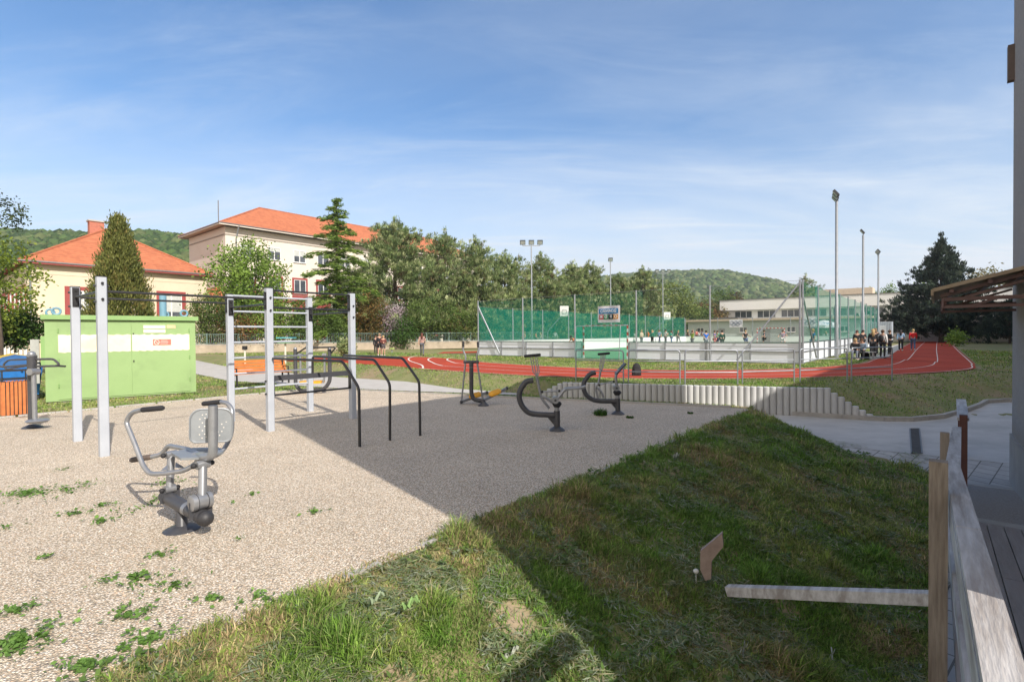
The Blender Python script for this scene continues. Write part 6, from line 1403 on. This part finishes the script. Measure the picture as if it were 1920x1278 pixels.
# thuja
def thuja(base, H, Rr, label, cols=((.14, .16, .04), (.20, .21, .055), (.10, .12, .03), (.26, .22, .07))):
    base = Vector(base); t = thing('thuja_tree', base, label, 'thuja'); n = 1500; f = RNG.uniform(0, 1, n)**1.25; a = RNG.uniform(0, 6.28, n)
    pr_ = np.where(f < .25, .72+1.12*f, 1.0)*(1-f)**.72*1.05; lob = 1+.16*np.sin(a*5+f*20)+.10*np.sin(a*9-f*33); r = Rr*pr_*lob*RNG.uniform(.80, 1.06, n); C = np.stack([base.x+r*np.cos(a), base.y+r*np.sin(a), base.z+.1+H*.97*f], 1); o = np.stack([np.cos(a)*.5, np.sin(a)*.5, np.full(n, .9)], 1)
    extra = np.array([[base.x+random.gauss(0, .18), base.y, base.z+H*(.93+.07*random.random())] for _ in range(25)]); C = np.concatenate([C, extra]); o = np.concatenate([o, np.tile([0, 0, 1.], (25, 1))]); k = 26
    P_ = needles(C, k, (.15, .15, .2), .26, .07, .4, o); cc = np.repeat(pick(cols, [3, 3, 2, 1], len(C)), k, 0)*RNG.uniform(.75, 1.25, (len(C)*k, 1)); crown_obj(t, [P_], [cc]); trunk_mesh(t, base, base+Z*H*.9, .16, [])
b, h = treeat(226, 410, 31); thuja(b, h, 2.0, 'tall olive green cone shaped thuja in front of the annexe')
def broad(base, H, Rr, label, cols, w, name='deciduous_tree', cat='tree', nclump=220, leaf=.15, per=34, clear=.25, hemi=False, sy=1.0, group=None, irreg=.3, cs=.38):
    base = Vector(base); t = thing(name, base, label, cat, group); C = []; cz = base.z+H*(clear+(1-clear)/2); hz = H*(1-clear)/2; limbs = []
    lob = [(rdir(1)[0], random.uniform(.65, 1.0+irreg)) for _ in range(14)]
    while len(C) < nclump:
        d = rdir(1)[0]; k = max(((1 if np.dot(d, l[0]) > .55 else .74)*l[1] for l in lob if np.dot(d, l[0]) > .2), default=.75); r = min(1.08, k)*random.random()**.35
        p = np.array([base.x+d[0]*Rr*r, base.y+d[1]*Rr*r*sy, cz+d[2]*hz*r]); C.append(p)
        if len(C) % 14 == 0: limbs.append((base+Z*H*clear*.8, Vector(p), .06))
    C = np.array(C); k = len(C)*per; cen = np.repeat(C, per, 0)+RNG.normal(size=(k, 3))*np.array([cs, cs, cs*.8]); A = rdir(k)*leaf*RNG.uniform(.6, 1.2, (k, 1)); B = np.cross(A, rdir(k)); B = B/(np.linalg.norm(B, axis=1)[:, None]+1e-9)*leaf*.55
    cc = np.repeat(pick(cols, w, len(C)), per, 0)*RNG.uniform(.75, 1.25, (k, 1)); crown_obj(t, [(cen, A, B)], [cc], 'crown' if clear > .1 else 'foliage'); trunk_mesh(t, base, base+Z*H*.75, max(.05, H*.018), limbs); return t
LG = [(.16, .25, .04), (.22, .34, .06), (.10, .18, .03), (.28, .38, .10)]; MG = [(.085, .145, .03), (.13, .20, .045), (.06, .10, .02), (.18, .23, .065)]; BR = [(.19, .16, .06), (.25, .13, .05), (.13, .13, .045), (.29, .20, .09)]
b, h = treeat(466, 450, 47.5); broad(b, h, 3.2, 'fresh light green maple in front of the school building', LG, (3, 3, 2, 1), nclump=330, clear=.10, leaf=.15)
b, h = treeat(-78, 425, 24); broad(b, h, 2.9, 'yellow green tree reaching in at the left edge', [(.20, .27, .035), (.28, .35, .06), (.13, .18, .03)], (3, 2, 2), nclump=250, clear=.15, leaf=.10, per=46, cs=.25)
b, h = treeat(-34, 360, 22); broad(b+Vector((-.3, 1, 0)), h, .9, 'sparse branch tips of a tall tree just beyond the left edge', [(.03, .05, .015), (.06, .08, .02)], (2, 1), nclump=26, clear=.8, leaf=.07, per=40, cs=.2)
def shrub(px, top, bot, Y, wpx, label, cols, w=(3, 3, 2, 1), n=90, leaf=.10, name='shrub', z=None, **k):
    if 370 < px < 900 and 'sapling' not in name: Y = max(Y, 56.45/(1-.515*(px-960)/960)+(1.2 if 'spilling' not in label else -.5))
    b = tb_at(px, Y); b.z = D(px, bot, Y).z if z is None else z; h = D(px, top, Y).z-b.z; broad(b, h, wpx/2*Y/960, label, cols, w, name, 'shrub', nclump=n, leaf=leaf, clear=.02, per=40, **k)
shrub(28, 587, 650, 26, 75, 'dense dark green bush behind the waste containers', [(.04, .09, .015), (.07, .14, .025), (.03, .06, .012)], (3, 2, 2), 110, .09, cs=.2)
shrub(398, 556, 650, 37, 80, 'brown green hedge shrub just right of the green cabin', BR[:1]+MG, (2, 3, 3, 2, 1), 120, .10); shrub(455, 578, 648, 39, 80, 'reddish bare twig shrub beneath the maple', BR, n=110); shrub(515, 560, 648, 40, 90, 'light green shrub right of the maple trunk', LG, n=130)
shrub(570, 565, 645, 43, 80, 'mid green shrub left of the cedar foot', MG, n=120); shrub(625, 590, 648, 44, 70, 'dark shrub under the cedar', MG, n=90); shrub(693, 552, 642, 47, 62, 'russet leaved shrub between the cedar and the lilac', [(.20, .12, .035), (.16, .13, .04), (.10, .10, .03), (.24, .14, .05)], n=120)
shrub(735, 566, 640, 46.5, 52, 'pale purple flowering lilac bush behind the standing trio', [(.55, .42, .50), (.48, .37, .44), (.09, .15, .04), (.64, .54, .60)], (3, 3, 2, 2), 110, .08); shrub(757, 598, 652, 46, 45, 'green bush spilling over the low wall right of the lilac', [(.05, .11, .02), (.07, .14, .03), (.04, .07, .02)], (2, 2, 1), 60)
shrub(650, 636, 668, 31, 26, 'small young pine sapling standing alone on the lawn', PINE[:4], (2, 3, 3, 1), 36, .08, name='pine_sapling', cs=.14); shrub(790, 560, 640, 52, 80, 'dark undergrowth below the broadest pine', MG, n=100); shrub(860, 575, 640, 55, 80, 'undergrowth below the narrow topped pine', BR[:1]+MG, (1, 3, 3, 2, 1), n=100)
for i, (px, top, Y, Rr, lb, cs_) in enumerate(((1262, 535, 92, 4.2, 'yellow green tree at the right end of the pine row', [(.20, .24, .06), (.15, .21, .05), (.10, .15, .04)]), (1355, 545, 108, 4.5, 'green tree behind the left end of the white school', MG[:3]), (1330, 568, 100, 3.2, 'brownish tree behind the grey annexe', BR[:3]), (1300, 575, 96, 3.5, 'green bushy tree left of the grey annexe', MG[:3]), (1375, 548, 112, 2.2, 'rust brown narrow tree above the white school roof', [(.13, .07, .03), (.1, .08, .03), (.16, .09, .05)]),
        (1665, 535, 125, 5.5, 'light leafy tree above the school roof near the fir', LG[:3]), (1870, 505, 82, 6, 'pale budding tree behind the awning', [(.26, .24, .12), (.20, .20, .09), (.3, .26, .16)]), (1745, 535, 84, 5.0, 'light green tree peeking out left of the fir', LG[:3]))):
    b, h = treeat(px, top, Y); broad(b, h, Rr, lb, cs_, (2, 2, 1), nclump=170, leaf=.22, clear=.1, per=34, cs=.55)
b, h = treeat(1510, 513, 112); pine(b, h, 5.5, 'dark spreading pine above the white school roof', nlimb=60)
for i, (px, top) in enumerate(((1600, 545), (1608, 541), (1620, 541), (1632, 538))):
    b, h = treeat(px, top, 135); pine(b, h, 1.9, ['first', 'second', 'third', 'fourth'][i]+' small spruce from the left on the school skyline', nlimb=26, name='spruce_tree', prof=lambda f: (1-f)*1.0, group='small spruces above the school')
b, h = treeat(1893, 560, 58); pine(b, h, 4.0, 'dark conifer partly hidden by the rendered building', 'conifer', nlimb=60, prof=lambda f: (1-f)**.8, cols=[(.028, .046, .034), (.045, .068, .05), (.065, .095, .065), (.10, .125, .085)], w=(3, 4, 2, .7), clear=.04, name='fir_tree')
shrub(1795, 622, 647, 50, 13, 'small light green sapling in front of the fir', LG, n=20, leaf=.12)
pg2 = [(1640, 60), ]

# ---------------------------------------------------------------- hills
def hill(name, prof, Yn, Yr, depth, cols, seed):
    """prof: list of (px, py) of the skyline at ridge distance Yr"""
    xs_ = [D(px, py, Yr).x for px, py in prof]; zs_ = [D(px, py, Yr).z for px, py in prof]
    nx_, ny_ = 420, 90; X_ = np.linspace(xs_[0], xs_[-1], nx_); Y_ = np.linspace(Yn, Yr+depth, ny_); XX, YY = np.meshgrid(X_, Y_); top = np.interp(XX*(Yr/np.maximum(YY, 1))**.6, xs_, zs_)
    s = np.where(YY < Yr, sstep((YY-Yn)/(Yr-Yn))**1.0, 1-((YY-Yr)/depth)**2*.8); ZZ_ = top*s*(.93+.10*fbm(XX, YY, Yr*.12, 3, seed)*(1-np.clip((YY-Yr*.8)/(Yr*.2), 0, 1)))
    ZZ_ = ZZ_+(fbm(XX, YY, 9, 3, seed+3)-.5)*5.0*np.clip(s*3, 0, 1)
    Vv = np.stack([XX, YY, ZZ_-2], -1).reshape(-1, 3); ii = (np.arange(ny_-1)[:, None]*nx_+np.arange(nx_-1)[None]).ravel(); Ff = np.stack([ii, ii+1, ii+nx_+1, ii+nx_], 1)
    m = bpy.data.materials.new('forest_'+str(seed)); m.use_nodes = True; t = m.node_tree; b = t.nodes['Principled BSDF']; b.inputs['Roughness'].default_value = 1; b.inputs['Specular IOR Level'].default_value = .1
    tc = t.nodes.new('ShaderNodeTexCoord'); v = t.nodes.new('ShaderNodeTexVoronoi'); v.inputs['Scale'].default_value = .13; t.links.new(tc.outputs['Object'], v.inputs['Vector']); n = t.nodes.new('ShaderNodeTexNoise'); n.inputs['Scale'].default_value = .012; n.inputs['Detail'].default_value = 6; t.links.new(tc.outputs['Object'], n.inputs['Vector'])
    sc = t.nodes.new('ShaderNodeSeparateColor'); t.links.new(v.outputs['Color'], sc.inputs[0]); ma = t.nodes.new('ShaderNodeMath'); ma.operation = 'MULTIPLY_ADD'; ma.inputs[1].default_value = .38; t.links.new(sc.outputs[0], ma.inputs[0]); t.links.new(n.outputs[0], ma.inputs[2])
    cr = t.nodes.new('ShaderNodeValToRGB'); cr.color_ramp.elements[0].position = .42; cr.color_ramp.elements[0].color = hexc(cols[0]); cr.color_ramp.elements[1].position = .95; cr.color_ramp.elements[1].color = hexc(cols[2]); e = cr.color_ramp.elements.new(.68); e.color = hexc(cols[1])
    t.links.new(ma.outputs[0], cr.inputs[0]); t.links.new(cr.outputs[0], b.inputs['Base Color'])
    bu = t.nodes.new('ShaderNodeBump'); bu.inputs['Strength'].default_value = 1; bu.inputs['Distance'].default_value = 5; bu.invert = True; t.links.new(v.outputs['Distance'], bu.inputs['Height']); t.links.new(bu.outputs[0], b.inputs['Normal'])
    tag(np_mesh(name, Vv, Ff, np.full(len(Ff), 4), m, smooth=False), kind='structure')
    # tree crowns of the wood as small domes standing on the slope
    n = 30000; jj = np.clip((RNG.uniform(0, 1, n)**.8*(ny_*Yr/(Yr+depth)*1.06)).astype(int), 0, ny_-1); ik = RNG.integers(0, nx_, n); px_ = XX[jj, ik]+RNG.uniform(-2, 2, n); py_ = YY[jj, ik]+RNG.uniform(-3, 3, n); pz_ = ZZ_[jj, ik]-2; dns = fbm(px_, py_, 70, 3, seed+9); keep = (dns > np.where(py_ < Yn+(Yr-Yn)*.45, .50, .30)) & (pz_ > 3); px_, py_, pz_ = px_[keep], py_[keep], pz_[keep]; n = len(px_)
    r = RNG.uniform(.55, 1.25, n)*(2.5+.0019*Yr); th = np.arange(6)*math.pi/3; unit = np.array([(math.cos(a), math.sin(a), -.3) for a in th]+[(.8*math.cos(a+.5), .8*math.sin(a+.5), .55) for a in th]+[(0, 0, 1.05)])
    fq = np.array([(i, (i+1) % 6, 6+i) for i in range(6)]+[((i+1) % 6, 6+(i+1) % 6, 6+i) for i in range(6)]+[(6+i, 6+(i+1) % 6, 12) for i in range(6)])
    PV = unit[None]*r[:, None, None]*(1+RNG.uniform(-.22, .22, (n, 13, 1))); PV[..., 2] *= .95; PV = PV+np.stack([px_, py_, pz_], 1)[:, None]; FF = (fq[None]+np.arange(n)[:, None, None]*13).reshape(-1, 3)
    c = pick(cols, [3, 4, 2], n)*RNG.uniform(.75, 1.3, (n, 1)); tag(np_mesh('forest', PV.reshape(-1, 3), FF, np.full(len(FF), 3), attr_mat('forest_crowns', 1.0, .1, .05), np.repeat(c, 13, 0), smooth=True), 'continuous forest covering the '+('nearer hill on the left' if seed == 3 else 'far hill behind the school'), 'forest', kind='stuff')
hill('wooded_hill', [(-900, 470), (-300, 430), (0, 429), (60, 431), (150, 436), (190, 440), (240, 436), (285, 432), (340, 438), (420, 450), (520, 480), (700, 560), (900, 615)], 150, 420, 260, [(.035, .065, .018), (.065, .11, .03), (.11, .14, .05)], 3)
hill('wooded_hill', [(900, 600), (1020, 545), (1100, 522), (1160, 515), (1240, 509), (1300, 507), (1340, 508), (1400, 519), (1440, 528), (1480, 543), (1560, 575), (1680, 600), (1900, 612)], 330, 900, 400, [(.04, .07, .025), (.075, .115, .04), (.13, .16, .07)], 8)
for px, py, Y, w_, lb in ((1308, 541, 640, 13, 'tiny white house on the distant hillside, the wider one'), (1290, 543, 640, 6, 'tiny white house on the distant hillside, left of the wider one')):
    c = D(px, py, Y); t = thing('hillside_house', (c.x, c.y, c.z-5), lb, 'house', 'houses on the far hill'); MB().box(c-Z*1.5, (w_*.55, 6, 5)).build('wall', white, t); MB().prism([c+Vector((-w_*.32, -3.5, 1)), c+Vector((w_*.32, -3.5, 1)), c+Vector((0, -3.5, 4))], (0, 7, 0)).build('roof', gut, t)

# ---------------------------------------------------------------- haze
hz = MB().box((100, 800, 98), (2600, 1900, 203)).build('haze', None); hz.data.materials.clear()
hm = bpy.data.materials.new('haze_air'); hm.use_nodes = True; t_ = hm.node_tree; t_.nodes.remove(t_.nodes['Principled BSDF']); pv_ = t_.nodes.new('ShaderNodeVolumePrincipled'); pv_.inputs['Color'].default_value = (.86, .92, 1, 1); pv_.inputs['Density'].default_value = .00028; pv_.inputs['Anisotropy'].default_value = .2
t_.links.new(pv_.outputs[0], t_.nodes['Material Output'].inputs['Volume']); hz.data.materials.append(hm); tag(hz, 'thin pale air haze filling the valley in front of the hills', 'haze', kind='stuff')
S.cycles.volume_bounces = 0
# ---------------------------------------------------------------- grass
bladem = attr_mat('grass_blades', .65, .3)
GC = [(.19, .29, .055), (.26, .36, .085), (.11, .18, .04), (.32, .34, .14), (.44, .39, .23), (.26, .32, .12)]
def blades(name, x, y, z, h, w, label, cols, wts, flat=.35, tagit=True, parent=None, nrm_lean=None):
    n = len(x); a = RNG.uniform(0, 6.28, n); lean = RNG.uniform(.1, 1, n)**1.0*flat*3.0; la = RNG.uniform(0, 6.28, n)
    if nrm_lean is not None: la = nrm_lean+RNG.normal(size=n)*1.1
    h = h*RNG.uniform(.5, 1.3, n); sx, sy = np.cos(a)*w/2, np.sin(a)*w/2; lx, ly = np.cos(la)*h*lean, np.sin(la)*h*lean; B = np.stack([x, y, z], 1)
    hz = h/np.sqrt(1+lean**2)
    s = np.stack([sx, sy, 0*sx], 1); mid = B+np.stack([lx*.35, ly*.35, hz*.62], 1)/np.sqrt(1+lean[:, None]**2*.3); tip = B+np.stack([lx, ly, hz], 1)/np.sqrt(1+lean[:, None]**2*.3)
    Vv = np.stack([B-s, B+s, mid+s*.8, mid-s*.8, tip], 1).reshape(-1, 3); i0 = np.arange(n)*5
    F4 = np.stack([i0, i0+1, i0+2, i0+3], 1); F3 = np.stack([i0+3, i0+2, i0+4], 1); idx = np.concatenate([F4.ravel(), F3.ravel()]); tot = np.concatenate([np.full(n, 4), np.full(n, 3)])
    patch = fbm(x, y, .7, 3, 21); c = pick(cols, wts, n); dry = (patch > .58)[:, None]*(RNG.uniform(0, 1, n) < .5)[:, None]; c = np.where(dry, pick([(.38, .32, .17), (.27, .23, .12)], [1, 1], n), c)*RNG.uniform(.6, 1.35, (n, 1))
    g_ = fbm(x, y, .85, 4, 91); q_ = np.clip((g_-.40)/.2, 0, 1)[:, None]; c = c*((1-q_)*np.array([1.22, 1.10, 1.15])+q_*np.array([.70, .92, .62])); g2 = fbm(x, y, .22, 2, 95)[:, None]; c = c*(.65+.7*g2)
    o = np_mesh(name, Vv, idx, tot, bladem, np.repeat(c, 5, 0), parent)
    if tagit: tag(o, label, 'grass', kind='stuff')
    return o
def bare(x, y):  # soil patches
    p = np.ones(len(x))
    for (cx, cy), r in BARE: d = np.hypot(x-cx, y-cy); p *= np.clip((d-r*.3)/(r*1.1), .16, 1)
    p *= np.where(fbm(x, y, .55, 3, 77) > .62, .35, 1); return p
def bank_grass():
    n = 760000; u = RNG.uniform(-1.5, 14.6, n); v = RNG.uniform(VE-.12, .05, n); x, y = .64*u+.77*v, .77*u-.64*v; d = np.hypot(x, y)
    vis = (y > 2.2) & (np.abs(x) < y*1.06+.5) & (d > 2.4); keep = RNG.uniform(0, 1, n) < np.clip(30/(d*d), .16, 1)*bare(x, y); edge = np.clip((v-VE+.12+.35*(fbm(u, u*0, .5, 3, 4)-.5))/.22, 0, 1); keep &= RNG.uniform(0, 1, n) < edge; e_ = u-np.interp(v, LV, LU); keep &= e_ < .45
    k = vis & keep; x, y, v = x[k], y[k], v[k]; d = d[k]; z = gh(x, y)-.004
    z = np.where(v < VE, np.maximum(z, .0), z); L = .050*(.45+1.5*np.clip(fbm(x, y, .5, 3, 31)-.2, 0, 1)*1.3+1.6*np.clip(fbm(x, y, .28, 2, 36)-.62, 0, 1)*5)*(1+.035*d); blades('bank_grass', x, y, z, L, .0062*(1+.11*d), 'mown grass with cut stalks covering the bank in the foreground', GC, [5, 4, 3, 2, .9, 2], flat=.6); return
bank_grass()
def clippings():
    n = 150000; u = RNG.uniform(-.8, 13.5, n); v = RNG.uniform(VE+.05, -.1, n); x, y = .64*u+.77*v, .77*u-.64*v; d = np.hypot(x, y); k = (y > 2.2) & (np.abs(x) < y*1.06+.5) & (RNG.uniform(0, 1, n) < np.clip(22/(d*d), .05, 1)) & (fbm(x, y, .35, 3, 50) > .45) & (RNG.uniform(0, 1, n) < bare(x, y)); x, y, d = x[k], y[k], d[k]; n = len(x)
    z = gh(x, y)+RNG.uniform(.015, .05, n); a = RNG.uniform(0, 6.28, n); L = RNG.uniform(.035, .15, n); A = np.stack([np.cos(a)*L/2, np.sin(a)*L/2, RNG.normal(size=n)*.008], 1); w = RNG.uniform(.002, .0045, n)*(1+.1*d); B = np.stack([-np.sin(a)*w, np.cos(a)*w, RNG.normal(size=n)*.001], 1)
    c = pick([(.42, .38, .23), (.30, .33, .17), (.20, .28, .13), (.34, .38, .27)], [1.5, 2, 4, 2], n)*RNG.uniform(.6, 1.2, (n, 1)); Vv, Fi, T = diamonds(np.stack([x, y, z], 1), A, B); tag(np_mesh('grass_clippings', Vv, Fi, T, bladem, np.repeat(c, 4, 0)), 'dry cut grass clippings lying over the bank', 'clippings', kind='stuff')
clippings()
def broadleaves():
    n = 3000; u = RNG.uniform(-.5, 13, n); v = RNG.uniform(VE-.1, -.1, n); x, y = .64*u+.77*v, .77*u-.64*v; k = (y > 2.2) & (fbm(x, y, .5, 3, 63) > .53); x, y = x[k], y[k]; n = len(x); m = 6
    cx = np.repeat(x, m); cy = np.repeat(y, m); a = RNG.uniform(0, 6.28, n*m); L = RNG.uniform(.014, .038, n*m); X_ = cx+np.cos(a)*L*.9; Y_ = cy+np.sin(a)*L*.9; z = gh(X_, Y_)+RNG.uniform(.025, .06, n*m)
    A = np.stack([np.cos(a)*L, np.sin(a)*L, RNG.uniform(.0, .02, n*m)], 1); B = np.stack([-np.sin(a)*L*.42, np.cos(a)*L*.42, RNG.normal(size=n*m)*.006], 1); c = np.repeat(pick([(.09, .16, .035), (.13, .21, .05), (.18, .23, .11), (.27, .31, .20)], [3, 3, 2, 1], n), m, 0)*RNG.uniform(.8, 1.2, (n*m, 1))
    Vv, Fi, T = diamonds(np.stack([X_, Y_, z], 1), A, B); tag(np_mesh('bank_weeds', Vv, Fi, T, bladem, np.repeat(c, 4, 0)), 'broad leaved weeds mixed into the mown bank', 'weeds', kind='stuff')
broadleaves()
def far_grass():
    n = 1500000; x = RNG.uniform(-26, 36, n); y = RNG.uniform(11.5, 42, n); u, v = toUV(x, y); d = np.hypot(x, y)
    yA = np.interp(x, AX, AY); tr_o = np.interp(x, [p[0] for p in TOc], [p[1] for p in TOc]); 
    pad = (v < VE) & (v > VL) & (u < ub(v)+.08); onpath = (y > np.interp(x, [p[0] for p in pr], [p[1] for p in pr])) & (y < np.interp(x, [p[0] for p in pl], [p[1] for p in pl])) & (x < .3) 
    ti = np.interp(x, [p[0] for p in TIc], [p[1] for p in TIc]); track = (y > tr_o-.05) & (y < ti+.05) & (x > -14); drive = (x > 6) & (y < yA+.1); pitch = (u > U0-.1) & (v < V1) ; left_run = (x < -13) & (y > 30.6-.55*(x+14)) & (y < 34.6-.62*(x+14))
    track |= (v > -2.9) & (v < 1.4) & (u > 28)
    wallz = (x > 1) & (x < 8.2) & (np.abs(y-(15.93-.322*(x-1))) < .16)
    k = ~(pad | onpath | track | drive | pitch | left_run | wallz) & (np.abs(x) < y*1.06) & (RNG.uniform(0, 1, n) < np.clip(200/(d*d), .06, 1)*np.where(fbm(x, y, 1.4, 3, 41) > .56, .5, 1)*np.where((y < yB_(x)) & (y > yA), .6, 1))
    x, y, d = x[k], y[k], d[k]; blades('lawn_grass', x, y, gh(x, y)-.01, .045+.0012*d, .005+.0010*d, 'short lawn grass on the slopes around the track and cabin', GC, [4, 4, 2, 2, .8, 2], flat=.5)
def yB_(x): return np.interp(x, BX, BY)
far_grass()
# weeds on the gravel: separate low clumps
weedm = bladem
def weed(px, py, wpx, dpx, label, n=60, leaf=.0195, h=.03, col=None):
    wpx *= 1.2; dpx *= 1.15; n = int(n*1.4)
    c = G(px, py, .01); sc_ = c.y/960; rx = wpx*sc_/2; ry = dpx*sc_/2*c.y/CAMZ; k = n; a = RNG.uniform(0, 6.28, k); r = np.minimum(np.abs(RNG.normal(size=k))*.62, 1.7)
    x = c.x+rx*r*np.cos(a)+RNG.normal(size=k)*.01; y = c.y+ry*r*np.sin(a); keep = fbm(x, y, .09, 2, int(px)) > .50; keep[:6] = True; x, y = x[keep], y[keep]; k = len(x)
    b = RNG.uniform(0, 6.28, k); L = leaf*RNG.uniform(.6, 1.4, k); A = np.stack([np.cos(b)*L, np.sin(b)*L, RNG.uniform(-.2, .5, k)*L], 1); B = np.stack([-np.sin(b)*L*.4, np.cos(b)*L*.4, RNG.normal(size=k)*L*.25], 1); z = .012+RNG.uniform(.2, 1, k)*h
    cc = pick(col or [(.12, .23, .045), (.17, .30, .07), (.085, .17, .03)], [3, 2, 2], k)*RNG.uniform(.8, 1.2, (k, 1)); Vv, Fi, T = diamonds(np.stack([x, y, z], 1), A, B); o = np_mesh('weed_patch', Vv, Fi, T, bladem, np.repeat(cc, 4, 0), None, base=tuple(c)); o.location = c; tag(o, label, 'weeds', 'weed patches on the gravel', 'stuff')
for w_ in ((52, 925, 100, 30, 'large creeping weed patch left of the press machine', 420), (128, 918, 62, 36, 'dense weed patch next right of the large creeping one', 260), (15, 990, 50, 16, 'weed streak at the left edge of the gravel, mid height', 80), (145, 962, 42, 10, 'thin weed strip left of the press machine base', 90), (190, 948, 48, 12, 'slim weed strip upper left of the machine base', 90), (188, 978, 46, 16, 'small weed clump below the slim strips', 110),
         (280, 940, 60, 44, 'weeds growing under the press machine seat', 240), (318, 905, 60, 16, 'weeds in the shade behind the press machine', 120), (590, 960, 44, 14, 'isolated weed tuft in the middle of the sunlit gravel', 90), (292, 1045, 52, 22, 'weed tuft below the machine flange', 110), (240, 1085, 100, 28, 'long weed patch below the press machine', 260), (325, 1095, 60, 34, 'weed patch right of the long one below the machine', 170), (30, 1145, 44, 24, 'coarse leaved weeds low at the left edge', 90),
         (40, 1200, 95, 60, 'large dark weed patch in the bottom left corner', 520), (240, 1150, 90, 36, 'weed patch near the bottom, left of the grass edge', 200), (390, 1125, 60, 20, 'weeds between the gravel and the grass edge', 120), (475, 1125, 70, 26, 'weeds spreading from the lawn edge at the bottom', 180), (265, 1210, 110, 60, 'weeds merging into the lawn in the bottom left', 420), (170, 1245, 90, 40, 'weed patch at the very bottom edge', 260), (438, 943, 14, 8, 'tiny weed sprout right of the machine', 24), (475, 927, 12, 7, 'tiny weed sprout farther right of the machine', 20), (122, 880, 16, 7, 'tiny weed sprout near the twin posts', 20), (445, 1012, 20, 9, 'tiny sprout below the isolated tuft', 20), (90, 1045, 36, 9, 'scattered sprouts at the lower left of the gravel', 30)):
    weed(*w_)
for px, py, w_, hh, lb in ((1126, 778, 24, .16, 'round grass tuft in front of the farther rider machine'), (1181, 783, 14, .05, 'tiny grass sprout right of the round tuft'), (1294, 775, 10, .05, 'tiny sprout on the shaded gravel near the wall')):
    c = G(px, py, .01); n = int(260*w_/24); r = w_*c.y/960/2; a = RNG.uniform(0, 6.28, n); q = RNG.uniform(0, 1, n)**.5*r; o = blades('grass_tuft', q*np.cos(a)+0, q*np.sin(a), np.zeros(n), hh, .012, lb, [(.06, .13, .02), (.09, .17, .03)], [1, 1], flat=.4, tagit=False); o.location = c; tag(o, lb, 'grass tuft', 'grass tufts on the shaded gravel')
for px, py, lb in ((258, 742, 'leafy weed growing against the cabin doors'), (345, 738, 'small weed at the right foot of the cabin')):
    c = G(px, py, .0); n = 160; a = RNG.uniform(0, 6.28, n); q = RNG.uniform(0, 1, n)**.5*.12; o = blades('grass_tuft', q*np.cos(a), q*np.sin(a), np.zeros(n), .22, .02, lb, [(.07, .15, .03)], [1], flat=.3, tagit=False); o.location = c; tag(o, lb, 'grass tuft', 'weeds at the cabin foot')
# crumpled dry leaves lying on the bank
def dryleaf(px, py, z, s, label, c):
    p = G(px, py, z); mb = MB(); n = 7; g = [[None]*n for _ in range(n)]
    for i in range(n):
        for j in range(n):
            a = (i/(n-1)-.5)*2; b = (j/(n-1)-.5)*2; wdt = .42*math.sqrt(max(0, 1-a*a))+.03; g[i][j] = p+Vector((a*s*.6+.02*b, a*s*.75+b*wdt*s, .035+.03*math.sin(a*4+b*3)+.018*random.random()))
    for i in range(n-1):
        for j in range(n-1): mb.quad(g[i][j], g[i+1][j], g[i+1][j+1], g[i][j+1])
    tag(mb.build('wilted_leaf', mat('leaf_'+label.split()[0]+'_'+str(px), c, .8, col2=tuple(x*.8 for x in c), nscale=20), None, smooth=True, base=p), label, 'leaf', 'wilted leaves on the bank')
for a in ((935, 1175, -.30, .10, 'large pale grey green wilted leaf on the sunny bank', (.42, .46, .36)), (962, 1235, -.33, .08, 'pale wilted leaf just above the narrow shadow', (.45, .48, .40)), (905, 1055, -.12, .07, 'silvery wilted leaf near the gravel edge', (.38, .43, .26)), (770, 1140, -.02, .08, 'green wilted leaf in the sunny lawn', (.22, .36, .12)), (708, 1130, 0, .07, 'grey green leaf at the left of the sunny bank', (.30, .38, .24)), (1490, 1000, -.5, .08, 'pale leaf on the dark bank right of the broken board', (.33, .38, .32)), (1560, 1235, -.75, .06, 'white scrap like leaf low on the dark bank', (.5, .52, .48)), (1268, 858, -.02, .10, 'pale dry leaf at the upper crest of the bank', (.45, .48, .42)), (1395, 1225, -.55, .07, 'curled grey leaf near the bottom of the dark bank', (.36, .38, .33))): dryleaf(*a)
